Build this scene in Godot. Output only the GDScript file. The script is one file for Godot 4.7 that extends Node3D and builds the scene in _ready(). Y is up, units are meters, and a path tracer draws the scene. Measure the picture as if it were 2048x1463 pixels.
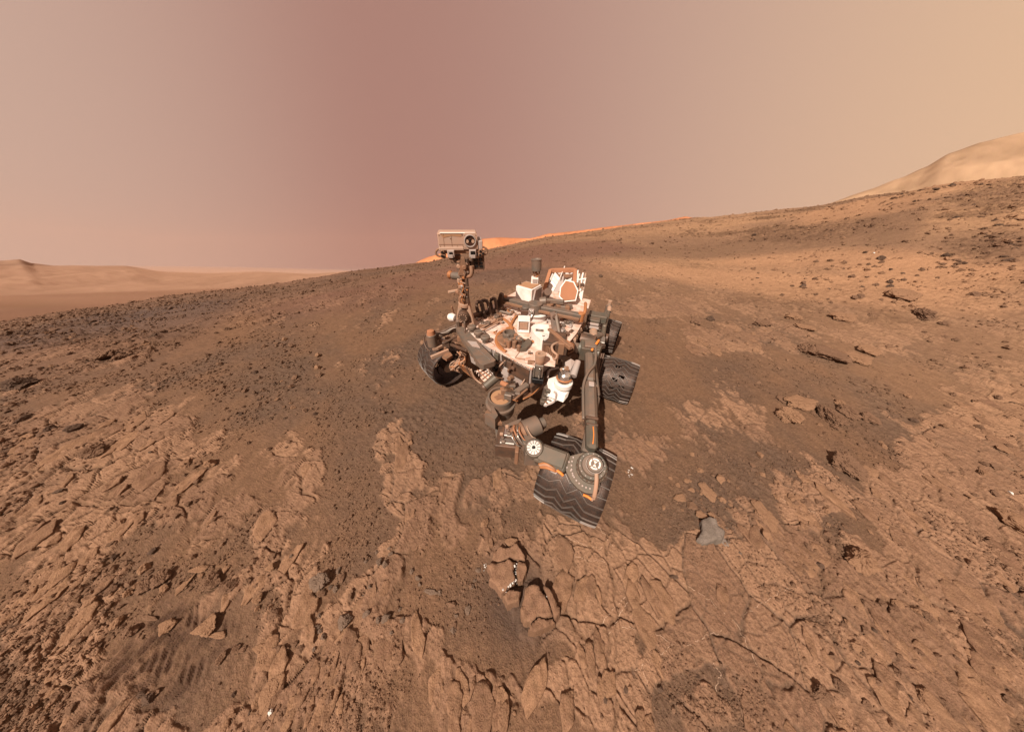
extends Node3D
# A six-wheeled rover on a dusty red slope, seen from above its front left wheel.

var hill_line := PackedVector2Array([Vector2(-1.243, -0.1267), Vector2(-1.104, -0.0883), Vector2(-1.019, -0.0747), Vector2(-0.860, -0.0545), Vector2(-0.750, -0.0454), Vector2(-0.503, -0.0011), Vector2(-0.302, 0.0245), Vector2(-0.112, 0.0646), Vector2(0.131, 0.1102), Vector2(0.412, 0.1400), Vector2(0.567, 0.1479), Vector2(0.693, 0.1541), Vector2(0.796, 0.1573), Vector2(0.877, 0.1672), Vector2(0.956, 0.1684), Vector2(1.023, 0.1624), Vector2(1.158, 0.1588)])
var rim_line := PackedVector2Array([Vector2(-1.194, 0.0186), Vector2(-1.070, 0.0179), Vector2(-1.052, 0.0201), Vector2(-1.045, 0.0137), Vector2(-1.023, 0.0099), Vector2(-0.993, 0.0104), Vector2(-0.947, 0.0111), Vector2(-0.898, -0.0008), Vector2(-0.830, -0.0043), Vector2(-0.739, -0.0010), Vector2(-0.632, -0.0065), Vector2(-0.502, 0.0018), Vector2(-0.221, -0.0046)])
var ridge_line := PackedVector2Array([Vector2(-0.537, -0.0412), Vector2(-0.359, 0.0177), Vector2(-0.283, 0.0484), Vector2(-0.215, 0.0683), Vector2(-0.111, 0.1058), Vector2(-0.042, 0.1111), Vector2(0.062, 0.1078), Vector2(0.130, 0.1226), Vector2(0.230, 0.1294), Vector2(0.324, 0.1376), Vector2(0.480, 0.1449), Vector2(0.530, 0.1512), Vector2(0.592, 0.1355)])
var mount_line := PackedVector2Array([Vector2(0.683, 0.1149), Vector2(0.800, 0.1426), Vector2(0.866, 0.1641), Vector2(0.899, 0.1765), Vector2(0.923, 0.1890), Vector2(0.944, 0.2061), Vector2(0.970, 0.2138), Vector2(1.006, 0.2157), Vector2(1.135, 0.2264)])

var rock_patches := PackedFloat32Array([-2.10, 2.07, 0.21, 0.00, -0.41, 0.60, -1.95, 1.60, 0.20, 0.00, -0.19, 0.26, -1.15, 2.18, 0.17, 0.00, -0.14, 0.38, -0.88, 1.56, 0.11, 0.00, -0.14, 0.42, -0.62, 1.75, 0.14, 0.00, -0.06, 0.29, -0.12, 2.01, 0.29, 0.01, -0.01, 0.17, -4.28, 2.37, 0.98, 0.03, -0.90, 0.71, -3.91, 1.71, 0.68, 0.01, -0.72, 0.50, -2.83, 1.74, 0.63, 0.01, -0.25, 0.24, -1.77, 0.68, 0.25, 0.00, -0.10, 0.10, -2.26, 0.74, 0.19, 0.00, -0.16, 0.12, -1.26, 1.02, 0.19, 0.00, -0.10, 0.16, -1.22, 0.78, 0.42, 0.00, -0.13, 0.19, -0.54, 0.90, 0.34, 0.00, -0.03, 0.12, -0.21, 0.73, 0.36, 0.00, -0.02, 0.13, -1.01, 1.19, 0.21, 0.00, -0.06, 0.13, 1.16, 1.21, 1.05, 0.01, 0.26, 0.49, 2.53, 1.27, 0.82, 0.01, 0.68, 0.61, 3.90, 1.70, 0.76, 0.01, 1.43, 0.99, 4.24, 2.00, 0.70, 0.01, 0.76, 0.54, 5.35, 2.46, 0.69, 0.02, 1.18, 0.76, 3.01, 1.98, 0.55, 0.01, 0.39, 0.39, 0.51, 1.46, 0.28, 0.00, 0.04, 0.20, 3.12, 3.28, 0.57, 0.02, 0.43, 0.60, 3.97, 4.84, 0.69, 0.04, 0.32, 0.47, 3.55, 6.11, 0.96, 0.07, 0.21, 0.42, 6.94, 4.81, 0.92, 0.05, 0.56, 0.47, 5.05, 6.81, 1.61, 0.12, 0.33, 0.50, -2.96, 1.03, 0.34, 0.00, -0.38, 0.26, 2.22, 0.73, 0.58, 0.00, 0.17, 0.13, -2.04, 1.21, 0.21, 0.00, -0.15, 0.16, -0.02, 1.31, 0.26, 0.00, -0.00, 0.26, 0.17, 1.10, 0.17, 0.00, 0.01, 0.15, 4.58, 4.21, 0.45, 0.02, 0.33, 0.38, 0.89, 0.66, 0.88, 0.01, 0.02, 0.03, 0.35, 0.70, 0.31, 0.00, 0.01, 0.07, -0.85, 0.98, 0.28, 0.00, -0.06, 0.15, -1.62, 1.16, 0.24, 0.00, -0.11, 0.15, 1.56, 0.77, 0.24, 0.00, 0.09, 0.11, 1.53, 2.39, 0.34, 0.01, 0.11, 0.25])
var sand_patches := PackedFloat32Array([-1.78, 2.40, 0.30, 0.01, -0.46, 0.89, -1.23, 1.50, 0.24, 0.00, -0.10, 0.20, 4.50, 3.76, 1.53, 0.06, 0.64, 0.68, 3.99, 2.49, 0.36, 0.01, 0.46, 0.40, 0.19, 0.89, 0.15, 0.00, 0.01, 0.06, -2.54, 1.28, 0.46, 0.01, -0.09, 0.08, 2.27, 2.17, 0.69, 0.02, 0.14, 0.20, -2.09, 0.91, 0.33, 0.00, -0.18, 0.17, -2.89, 2.87, 0.71, 0.02, -0.36, 0.48, -0.58, 2.81, 0.47, 0.01, -0.12, 0.76, -0.23, 1.16, 0.21, 0.00, -0.02, 0.21, 1.07, 0.74, 0.38, 0.00, 0.02, 0.03, -0.07, 0.88, 0.21, 0.00, -0.00, 0.06, -4.28, 3.90, 0.88, 0.04, -0.67, 0.77, 1.41, 1.73, 0.23, 0.00, 0.11, 0.21, 2.78, 1.54, 0.17, 0.00, 0.23, 0.21, -0.59, 1.21, 0.18, 0.00, -0.05, 0.19])

# broad areas of the far slope: azimuth, half-width, log of distance, half-depth, kind
const FAR_AREAS := [
	[0.754, 0.262, 2.798, 0.199, "s"],
	[0.909, 0.048, 3.064, 0.444, "s"],
	[0.695, 0.417, 2.360, 0.120, "t"],
	[0.840, 0.262, 2.582, 0.120, "t"],
	[0.790, 0.114, 3.042, 0.290, "d"],
	[0.902, 0.042, 3.621, 0.337, "d"],
	[1.023, 0.046, 2.740, 0.182, "d"],
	[1.006, 0.040, 3.402, 0.440, "d"],
	[0.496, 0.277, 2.686, 0.120, "s"],
	[0.849, 0.103, 3.389, 0.243, "t"],
	[0.961, 0.059, 3.772, 0.262, "t"],
	[0.980, 0.103, 2.506, 0.120, "t"],
	[-1.037, 0.135, 2.619, 0.306, "g"],
	[-0.902, 0.127, 2.453, 0.332, "g"],
	[-0.796, 0.061, 1.994, 0.185, "o"],
	[-0.079, 0.387, 2.340, 0.301, "m"],
	[0.167, 0.256, 2.718, 0.264, "m"],
	[-0.546, 0.248, 2.104, 0.223, "m"],
	[0.029, 0.233, 2.198, 0.120, "g"],
]


const EYE := 2.49          # height of the lens over the ground beneath it
var rng := RandomNumberGenerator.new()
var noise_broad: FastNoiseLite
var noise_streak: FastNoiseLite
var noise_ridge: FastNoiseLite
var noise_fine: FastNoiseLite
var noise_grain: FastNoiseLite
var noise_warp: FastNoiseLite
var plate_edge: FastNoiseLite
var plate_tone: FastNoiseLite
var crack_edge: FastNoiseLite
var noise_clod: FastNoiseLite
var noise_mark: FastNoiseLite
var mask := PackedFloat32Array()
var here := Color()         # colour of the last ground point asked for
var stoniness := 0.0        # how much bare rock the last ground point had
var M := {}                 # materials
var rover: Node3D


func _ready() -> void:
	rng.seed = 7
	_view()
	_noises()
	_materials()
	_terrain()
	_rover()
	_rocks()


func _view() -> void:
	var cam := Camera3D.new()
	cam.name = "camera"
	cam.fov = 109.15
	cam.near = 0.05
	cam.far = 4000.0
	cam.position = Vector3(0, EYE, 0)
	cam.rotation_degrees = Vector3(-20, 0, 0)
	add_child(cam)
	cam.current = true
	var env := Environment.new()
	env.background_mode = Environment.BG_SKY
	var sky := Sky.new()
	var pano := PanoramaSkyMaterial.new()
	pano.panorama = _sky_picture()
	sky.sky_material = pano
	env.sky = sky
	env.background_energy_multiplier = SKYE
	env.tonemap_mode = Environment.TONE_MAPPER_LINEAR
	env.tonemap_exposure = EXPO
	env.fog_enabled = true
	env.fog_density = FOGD
	env.fog_light_color = Color(0.93, 0.70, 0.58)
	env.volumetric_fog_enabled = true
	env.volumetric_fog_density = 0.0
	env.sdfgi_enabled = true
	env.ssao_enabled = true
	env.ssil_enabled = true
	var we := WorldEnvironment.new()
	we.name = "world_environment"
	we.environment = env
	add_child(we)
	var sun := DirectionalLight3D.new()
	sun.name = "sun"
	sun.light_color = Color(1.0, 0.955, 0.89)
	sun.light_energy = SUNE
	sun.light_angular_distance = 0.5
	sun.shadow_enabled = true
	add_child(sun)
	sun.look_at_from_position(Vector3.ZERO, Vector3(0.365, -0.560, -0.745), Vector3.UP)

const SKYE := 0.57
const EXPO := 1.75
const FOGD := 0.00015
const SUNE := 1.5


func _sky_picture() -> ImageTexture:
	# dusty air: dull and pinkish ahead, paler and yellower towards the sun's side
	var im := Image.create(512, 256, false, Image.FORMAT_RGBF)
	for i in 512:
		# column 0 looks along -Z (ahead); columns run to the right
		var az := (float(i) + 0.5) / 512.0 * TAU
		if az > PI:
			az -= TAU
		var off := az + 0.36
		var dullness := exp(-pow(off / (0.50 if off < 0.0 else 0.90), 2.0))
		var yellow := exp(-pow((az - 1.35) / 0.62, 2.0))
		var c := Vector3(0.605, 0.425, 0.340).lerp(Vector3(0.405, 0.220, 0.180), dullness) + Vector3(0.20, 0.11, -0.01) * yellow
		for j in 256:
			im.set_pixel(i, j, Color(c.x, c.y, c.z))
	return ImageTexture.create_from_image(im)


# ---------------------------------------------------------------- small helpers

func make_noise(kind: int, freq: float, octaves: int, s: int) -> FastNoiseLite:
	var n := FastNoiseLite.new()
	n.noise_type = kind
	n.frequency = freq
	n.seed = s
	n.fractal_type = FastNoiseLite.FRACTAL_FBM if octaves > 1 else FastNoiseLite.FRACTAL_NONE
	n.fractal_octaves = octaves
	return n


func _noises() -> void:
	var sm := FastNoiseLite.TYPE_SIMPLEX_SMOOTH
	noise_broad = make_noise(sm, 0.55, 3, 11)
	noise_streak = make_noise(sm, 1.6, 3, 12)
	noise_ridge = make_noise(sm, 2.2, 4, 13)
	noise_ridge.fractal_type = FastNoiseLite.FRACTAL_RIDGED
	noise_fine = make_noise(sm, 9.0, 2, 14)
	noise_grain = make_noise(sm, 38.0, 1, 15)
	noise_warp = make_noise(sm, 1.7, 3, 16)
	noise_clod = make_noise(FastNoiseLite.TYPE_CELLULAR, 13.0, 1, 17)
	noise_clod.cellular_return_type = FastNoiseLite.RETURN_DISTANCE
	noise_mark = make_noise(sm, 0.045, 4, 20)
	plate_edge = make_noise(FastNoiseLite.TYPE_CELLULAR, 2.6, 1, 18)
	plate_edge.cellular_return_type = FastNoiseLite.RETURN_DISTANCE2_SUB
	plate_tone = make_noise(FastNoiseLite.TYPE_CELLULAR, 2.6, 1, 18)
	plate_tone.cellular_return_type = FastNoiseLite.RETURN_CELL_VALUE
	crack_edge = make_noise(FastNoiseLite.TYPE_CELLULAR, 6.5, 1, 19)
	crack_edge.cellular_return_type = FastNoiseLite.RETURN_DISTANCE2_SUB
	# where the bedrock shows and where sand has covered it
	mask.resize(480 * 360)
	mask.fill(0.0)
	_paint(rock_patches, 1.0)
	_paint(sand_patches, -1.3)


func _paint(list: PackedFloat32Array, amount: float) -> void:
	for k in range(0, list.size(), 6):
		var c := Vector2(list[k], list[k + 1])
		var e1 := Vector2(list[k + 2], list[k + 3])
		var e2 := Vector2(list[k + 4], list[k + 5])
		var ax := e1 * 1.1
		var det := ax.x * e2.y - ax.y * e2.x
		var reach := Vector2(absf(ax.x) + absf(e2.x), absf(ax.y) + absf(e2.y)) * 1.5
		for j in range(maxi(0, int((c.y - reach.y) / 0.05)), mini(359, int((c.y + reach.y) / 0.05)) + 1):
			for i in range(maxi(0, int((c.x - reach.x + 12.0) / 0.05)), mini(479, int((c.x + reach.x + 12.0) / 0.05)) + 1):
				var d := Vector2(i * 0.05 - 12.0, j * 0.05) - c
				var s := (d.x * e2.y - d.y * e2.x) / det
				var t := (ax.x * d.y - ax.y * d.x) / det
				var w := clampf(1.6 - sqrt(s * s + t * t) * 1.1, 0.0, 1.0)
				var at := j * 480 + i
				if amount > 0:
					mask[at] = maxf(mask[at], w * amount)
				else:
					mask[at] = mask[at] + w * amount


func mask_at(x: float, zf: float) -> float:
	var i := (x + 12.0) / 0.05
	var j := zf / 0.05
	if i < 0 or j < 0 or i >= 478 or j >= 358:
		return 0.0
	var a := int(i)
	var b := int(j)
	var p := i - a
	var q := j - b
	var k := b * 480 + a
	return lerpf(lerpf(mask[k], mask[k + 1], p), lerpf(mask[k + 480], mask[k + 481], p), q)


func along(line: PackedVector2Array, az: float) -> float:
	var n := line.size()
	if az <= line[0].x:
		return line[0].y
	for k in range(1, n):
		if az < line[k].x:
			var t := (az - line[k - 1].x) / (line[k].x - line[k - 1].x)
			t = t * t * (3.0 - 2.0 * t) * 0.4 + t * 0.6
			return lerpf(line[k - 1].y, line[k].y, t)
	return line[n - 1].y


# the shape of the hill: an even slope where the rover stands, easing off towards its skyline
func hill(x: float, zf: float) -> float:
	var r := sqrt(x * x + zf * zf)
	if r < 0.01:
		return 0.0
	var az := atan2(x, zf)
	var s0 := -0.029 * x / r + 0.287 * zf / r
	if zf < 0.0:
		return s0 * r
	var top := along(hill_line, clampf(az, -1.25, 1.2))
	var side := clampf((absf(az) - 1.15) / 0.4, 0.0, 1.0)
	var near := 4.0
	if r <= near:
		return s0 * r
	var gap := EYE + (top - s0) * near - 0.01
	var rate := maxf((s0 - top) / gap, 0.033)
	var q := r - near
	var bend := 1.0 - exp(-q * rate)
	var h := s0 * near + top * q + gap * bend
	if (s0 - top) / gap < 0.033:
		# slopes that steepen do so gently
		var other := s0 * r
		var w := clampf(q / 9.0, 0.0, 1.0)
		w = w * w * (3.0 - 2.0 * w)
		h = lerpf(other, h, w)
	var crest := 48.0
	if r > crest:
		h -= (r - crest) * (r - crest) * 0.010 + (r - crest) * 0.03
	return lerpf(h, s0 * r, side * side)


# full ground height; sets `here` and `stoniness`
func ground(x: float, zf: float) -> float:
	var r := sqrt(x * x + zf * zf)
	var h := hill(x, zf)
	var wx := noise_warp.get_noise_2d(x, zf)
	var wz := noise_warp.get_noise_2d(x + 31.0, zf - 17.0)
	var broad := noise_broad.get_noise_2d(x, zf * 0.8)
	var streak := noise_streak.get_noise_2d(x * 1.5 + wx * 0.2, zf * 0.38)
	var fine := noise_fine.get_noise_2d(x * 1.3, zf * 0.75)
	var grain := noise_grain.get_noise_2d(x, zf)
	var m := mask_at(x + wx * 0.28, zf + wz * 0.22)
	var far := clampf((r - 5.0) / 6.0, 0.0, 1.0)
	var b := m * 1.1 - 0.40 + streak * 0.85 + broad * 0.45 + fine * 0.36
	if far > 0.0:
		b = lerpf(b, broad * 0.8 + streak * 0.5 + fine * 0.3 + 0.15 * clampf(x * 0.15, -0.5, 1.0), far)
	# bare rock, with a fairly sharp edge
	var bare := clampf(b * 3.6 + 0.5, 0.0, 1.0)
	bare = bare * bare * (3.0 - 2.0 * bare)
	var px := x + wx * 0.07 + fine * 0.006
	var pz := (zf + wz * 0.07) * 0.8 + fine * 0.006
	var e1 := plate_edge.get_noise_2d(px, pz) + 1.0
	var tone := plate_tone.get_noise_2d(px, pz)
	var e2 := crack_edge.get_noise_2d(px * 1.0 + 3.0, pz * 1.15)  + 1.0
	var c1 := 1.0 - clampf(e1 * 20.0, 0.0, 1.0)
	var c2 := 1.0 - clampf(e2 * 10.0, 0.0, 1.0)
	var ridge := noise_ridge.get_noise_2d(x * 2.2 + wz * 0.3, zf * 0.8 + wx * 0.2)
	var rough := clampf(0.35 + streak * 1.3 - broad * 0.7, 0.05, 1.0)
	var calm := exp(-pow((x - 1.25) / 0.95, 2.0) - pow((zf - 1.2) / 0.45, 2.0))
	rough *= 1.0 - 0.75 * calm
	var clod := noise_clod.get_noise_2d(x * 1.2, zf) + 1.0
	var clods := clampf(0.55 - clod * 1.15, 0.0, 1.0) * clampf(0.15 + broad * 1.4 - bare * 0.5, 0.0, 1.0)
	var rock_h := 0.011 + tone * 0.007 + ridge * 0.012 * rough + fine * 0.007
	# thin beds that break off in ledges
	var bed := (streak * 0.6 + broad * 0.5 + fine * 0.10 + ridge * 0.12) * 7.0
	var step := bed - floorf(bed)
	rock_h += (floorf(bed) + smoothstep(0.6, 1.0, step)) * lerpf(0.0015, 0.0060, rough) + 0.003
	rock_h *= 0.85 - 0.45 * calm
	rock_h -= c1 * 0.020 + c2 * 0.014 * clampf(0.7 - tone, 0.35, 1.0)
	var sand_h := fine * 0.004 + streak * 0.008 + clods * 0.03
	var d := lerpf(sand_h, rock_h, bare) + grain * lerpf(0.0022, 0.0035, bare)
	# colour
	var sand := Color(0.187, 0.106, 0.066)
	sand = sand.lerp(Color(0.136, 0.085, 0.060), clampf(0.45 + broad * 1.2 + wx * 0.5, 0.0, 1.0))
	var rock := Color(0.302, 0.173, 0.110).lerp(Color(0.227, 0.129, 0.084), clampf(0.4 + tone * 0.9 + wz * 0.5, 0.0, 1.0))
	var dusty := clampf(c1 * 1.0 + c2 * 0.6 + maxf(0.0, 0.25 - ridge) * rough * 0.9, 0.0, 0.85)
	rock = rock.lerp(sand, dusty)
	var c := sand.lerp(rock, bare)
	c = c * (1.0 + grain * 0.22 + fine * 0.14)
	# the hollow of dark sand round the broken slabs
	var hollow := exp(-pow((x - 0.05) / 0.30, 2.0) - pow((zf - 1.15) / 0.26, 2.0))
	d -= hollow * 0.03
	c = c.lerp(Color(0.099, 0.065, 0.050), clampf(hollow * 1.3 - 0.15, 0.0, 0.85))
	# the wheel track pressed into the sand
	var track := track_at(x, zf)
	if track.y > 0.0:
		d = lerpf(d, -0.016 + track.x * 0.024, track.y)
		c = c.lerp(Color(0.073, 0.041, 0.030), track.y * 0.6)
		bare *= 1.0 - track.y
	if far > 0.0:
		var mark := noise_mark.get_noise_2d(x * 0.8, zf * 1.6)
		var mark2 := noise_mark.get_noise_2d(x * 3.0 + 50.0, zf * 6.0 + wx * 3.0)
		# bright dusty bands and dark rubble on the far slopes, larger with distance
		var right := clampf(0.35 + x / (absf(zf) + 8.0) * 1.1, 0.0, 1.0)
		var band := clampf(0.5 + mark * 1.4 + mark2 * 0.9, 0.0, 1.0)
		var tan_c := Color(0.200, 0.110, 0.074).lerp(Color(0.425, 0.247, 0.144), right)
		var brown := Color(0.146, 0.088, 0.063).lerp(Color(0.262, 0.153, 0.097), right)
		c = c.lerp(brown.lerp(tan_c, band) * (1.0 + fine * 0.2 + grain * 0.1), far * 0.8)
		var rubble := clampf((mark2 * 1.6 + ridge * 0.55 - 0.42) * 2.2, 0.0, 1.0)
		var at_az := atan2(x, zf)
		var at_r := log(r)
		var edge := mark2 * 0.5 + fine * 0.15
		for area in FAR_AREAS:
			var da: float = (at_az - float(area[0])) / float(area[1])
			var dl: float = (at_r - float(area[2])) / float(area[3])
			var w := clampf((1.25 - da * da - dl * dl + edge) * 1.2, 0.0, 1.0)
			if w <= 0.0:
				continue
			w *= far
			match area[4]:
				"s":
					c = c.lerp(Color(0.208, 0.122, 0.079), w * 0.8)
					rubble *= 1.0 - w
				"t":
					c = c.lerp(Color(0.418, 0.232, 0.136), w * 0.7)
					rubble *= 1.0 - w * 0.7
				"d":
					rubble = maxf(rubble, w * clampf(0.45 + ridge * 0.5 + fine * 0.8, 0.0, 1.0))
				"g":
					c = c.lerp(Color(0.118, 0.079, 0.066), w * 0.75)
				"o":
					c = c.lerp(Color(0.24, 0.128, 0.070), w * 0.6)
				"m":
					c = c.lerp(Color(0.183, 0.094, 0.069), w * 0.7)
					rubble *= 1.0 - w * 0.8
		c = c.lerp(Color(0.092, 0.051, 0.033), rubble * 0.7 * far)
		var scale := clampf(r / 9.0, 1.0, 4.5)
		var lump := noise_ridge.get_noise_2d(x * 0.32 + wz * 0.2, zf * 0.55)
		var lump2 := noise_clod.get_noise_2d(x * 0.22, zf * 0.3) + 1.0
		d = d * lerpf(1.0, 1.3, far) + far * (mark * 0.12 * scale + (lump - 0.3) * 0.045 * scale * (0.3 + rubble * 1.4) - lump2 * 0.035 * scale * rubble)
	here = c
	stoniness = bare
	return h + d


# the print of a cleated wheel: (relief, how strongly it shows)
func track_at(x: float, zf: float) -> Vector2:
	var p := Vector2(x + 2.09, zf - 0.90).rotated(0.12)
	var w := smoothstep(0.0, 0.16, 0.38 - absf(p.x)) * smoothstep(0.0, 0.09, 0.21 - absf(p.y + 0.02 * sin(p.x * 9.0)))
	if w <= 0.0:
		return Vector2.ZERO
	w *= clampf(0.75 + noise_fine.get_noise_2d(x * 0.9, zf * 0.9) * 1.1 + noise_warp.get_noise_2d(x * 2.0, zf * 2.0) * 0.6, 0.0, 1.0)
	var zig := absf(fposmod(p.y / 0.19, 1.0) - 0.5) * 0.13
	var s := fposmod((p.x + zig) / 0.052, 1.0)
	var relief := 1.0 - absf(s * 2.0 - 1.0)
	if p.x < -0.08:
		s = fposmod(p.x / 0.05 - p.y * 1.6, 1.0)
		relief = 1.0 - absf(s * 2.0 - 1.0)
	return Vector2(relief, w)


func commit_grid(called: String, v: PackedVector3Array, c: PackedColorArray, w: int, h: int, mat: Material) -> MeshInstance3D:
	var normals := PackedVector3Array()
	normals.resize(v.size())
	for j in h:
		var up := mini(j + 1, h - 1) * w
		var down := maxi(j - 1, 0) * w
		for i in w:
			var a := v[j * w + mini(i + 1, w - 1)] - v[j * w + maxi(i - 1, 0)]
			var b := v[up + i] - v[down + i]
			var n := a.cross(b)
			normals[j * w + i] = (n if n.y > 0 else -n).normalized()
	var idx := PackedInt32Array()
	idx.resize((w - 1) * (h - 1) * 6)
	var k := 0
	for j in h - 1:
		for i in w - 1:
			var a := j * w + i
			idx[k] = a
			idx[k + 1] = a + w
			idx[k + 2] = a + 1
			idx[k + 3] = a + 1
			idx[k + 4] = a + w
			idx[k + 5] = a + w + 1
			k += 6
	var arr := []
	arr.resize(Mesh.ARRAY_MAX)
	arr[Mesh.ARRAY_VERTEX] = v
	arr[Mesh.ARRAY_NORMAL] = normals
	arr[Mesh.ARRAY_COLOR] = c
	arr[Mesh.ARRAY_INDEX] = idx
	var mesh := ArrayMesh.new()
	mesh.add_surface_from_arrays(Mesh.PRIMITIVE_TRIANGLES, arr)
	var o := MeshInstance3D.new()
	o.name = called
	o.mesh = mesh
	o.material_override = mat
	o.set_meta("kind", "structure")
	add_child(o, true)
	return o


func _terrain() -> void:
	# rows: closer together near the lens
	var rows := PackedFloat32Array()
	for k in 12:
		rows.append(-7.0 + k * 0.6)
	rows.append(0.0)
	rows.append(0.2)
	rows.append(0.35)
	var z := 0.45
	var dz := 0.007
	while z < 125.0:
		rows.append(z)
		var slant := EYE * EYE + z * z * 0.75
		dz = minf(slant * 0.0028 / (EYE + 0.15 * z) * 0.62, maxf(z * 0.012, 0.0065))
		dz = maxf(dz, 0.0065)
		if z > 60.0:
			dz = 2.0
		z += dz
	var cols := PackedFloat32Array()
	for k in 14:
		cols.append(-6.0 + k * 0.26)
	var u := -2.36
	while u < 2.36:
		cols.append(u)
		u += 0.0054 if absf(u) < 2.05 else 0.02
	for k in 14:
		cols.append(2.36 + k * 0.28)
	var w := cols.size()
	var h := rows.size()
	var v := PackedVector3Array()
	var c := PackedColorArray()
	v.resize(w * h)
	c.resize(w * h)
	var at := 0
	for j in h:
		var zf := rows[j]
		var wide := maxf(0.94 * zf + 0.86, 1.45)
		for i in w:
			var x := cols[i] * wide
			v[at] = Vector3(x, ground(x, zf), -zf)
			c[at] = here
			at += 1
	print("ground ", w, " x ", h)
	commit_grid("ground", v, c, w, h, M.ground)
	_far_land()


func _far_land() -> void:
	# valley floor far below, crater rim beyond it, a sandy ridge behind the crest and a mountain flank
	var v := PackedVector3Array()
	var c := PackedColorArray()
	var n := make_noise(FastNoiseLite.TYPE_SIMPLEX_SMOOTH, 0.006, 4, 31)
	var w := 90
	var h := 60
	for j in h:
		for i in w:
			var x := -1300.0 + i * 28.0
			var zf := -200.0 + j * 22.0
			v.append(Vector3(x, -22.0 + n.get_noise_2d(x, zf) * 0.6, -zf))
			var t := clampf(0.5 + n.get_noise_2d(x * 0.6, zf * 2.0), 0, 1)
			c.append(Color(0.125, 0.068, 0.045).lerp(Color(0.175, 0.098, 0.066), t))
	commit_grid("valley_floor", v, c, w, h, M.far)
	_dust(Vector3(-620, -30, -480), Vector3(1150, 82, 900), 0.0013, Color(0.92, 0.72, 0.60))
	_range("crater_rim_hills", rim_line, -1.6, 0.1, 850.0, 260.0, -22.0, Color(0.22, 0.135, 0.095), 0.10)
	_range("sand_ridge", ridge_line, -0.56, 0.62, 135.0, 50.0, -14.0, Color(0.44, 0.175, 0.085), 0.012)
	_range("mountain_flank", mount_line, 0.60, 1.75, 560.0, 220.0, -8.0, Color(0.327, 0.213, 0.135), 0.018)  # haze put into the colour: pale, so the flank blends into the sky


# dust hanging in the low air of the valley and beyond the hill
func _dust(at: Vector3, size: Vector3, density: float, col: Color) -> void:
	var f := FogVolume.new()
	f.name = "dust_haze"
	f.shape = RenderingServer.FOG_VOLUME_SHAPE_ELLIPSOID
	f.size = size
	f.position = at
	var m := FogMaterial.new()
	m.density = density
	m.albedo = col
	f.material = m
	f.set_meta("kind", "stuff")
	add_child(f, true)


func _range(called: String, line: PackedVector2Array, az0: float, az1: float, dist: float, deep: float, base: float, col: Color, rough: float) -> void:
	var n := make_noise(FastNoiseLite.TYPE_SIMPLEX_SMOOTH, 0.02 * 600.0 / dist, 5, 41)
	var v := PackedVector3Array()
	var c := PackedColorArray()
	var w := 420
	var h := 48
	for j in h:
		var t := float(j) / (h - 1)
		for i in w:
			var az := lerpf(az0, az1, float(i) / (w - 1))
			var r := dist - deep + t * deep * 1.5
			var top := EYE + dist * along(line, az)
			var s := clampf(t * 1.5, 0.0, 1.0)
			var y := lerpf(base - 1.0, top, s * s * (3.0 - 2.0 * s) * 0.5 + s * 0.5)
			if t > 0.667:
				y = lerpf(top, base - 1.0, (t - 0.667) * 2.0)
			var x := sin(az) * r
			var zf := cos(az) * r
			var q := n.get_noise_2d(x, zf * 0.6)
			var g := absf(n.get_noise_2d(x * 2.1, zf * 0.7))
			var amt := sin(PI * clampf(s * 0.96, 0.0, 1.0)) * rough * (top - base)
			y += (q * 1.6 - g * 1.4) * amt + q * rough * 0.25 * s * absf(top - EYE) * 0.3
			v.append(Vector3(x, y, -zf))
			c.append(col * (1.0 + q * 0.35 - g * 0.3))
	commit_grid(called, v, c, w, h, M.far)


func noise_texture(freq: float, octaves: int, s: int, lo: Color, hi: Color, size := 512, normal := 0.0) -> NoiseTexture2D:
	var t := NoiseTexture2D.new()
	t.width = size
	t.height = size
	t.seamless = true
	t.noise = make_noise(FastNoiseLite.TYPE_SIMPLEX_SMOOTH, freq, octaves, s)
	if normal > 0.0:
		t.as_normal_map = true
		t.bump_strength = normal
	else:
		var g := Gradient.new()
		g.set_color(0, lo)
		g.set_color(1, hi)
		t.color_ramp = g
	return t


func _materials() -> void:
	var speck := noise_texture(0.09, 4, 51, Color(0.66, 0.65, 0.64), Color(1.0, 1.0, 1.0), 1024)
	var bumpy := noise_texture(0.06, 5, 52, Color.BLACK, Color.WHITE, 1024, 7.0)
	var g := StandardMaterial3D.new()
	g.resource_name = "martian soil and bedrock"
	g.vertex_color_use_as_albedo = true
	g.albedo_texture = speck
	g.roughness = 0.97
	g.metallic_specular = 0.2
	g.normal_enabled = true
	g.normal_texture = bumpy
	g.normal_scale = 0.8
	g.uv1_triplanar = true
	g.uv1_world_triplanar = true
	g.uv1_scale = Vector3(1.3, 1.3, 1.3)
	M.ground = g
	var f := StandardMaterial3D.new()
	f.resource_name = "far dusty land"
	f.vertex_color_use_as_albedo = true
	f.roughness = 1.0
	f.metallic_specular = 0.1
	M.far = f
	M.speck = speck
	M.bumpy = bumpy
	var p := g.duplicate() as StandardMaterial3D
	p.resource_name = "pebbles"
	M.pebble = p
	var v := StandardMaterial3D.new()
	v.resource_name = "pale mineral"
	v.albedo_color = Color(0.440, 0.298, 0.213).linear_to_srgb()
	v.roughness = 0.9
	M.vein = v


# ---------------------------------------------------------------- shape builders

func put(called: String, par: Node, st: SurfaceTool, mat: Material) -> MeshInstance3D:
	var o := MeshInstance3D.new()
	o.name = called
	o.mesh = st.commit()
	o.material_override = mat
	par.add_child(o, true)
	return o


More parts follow.
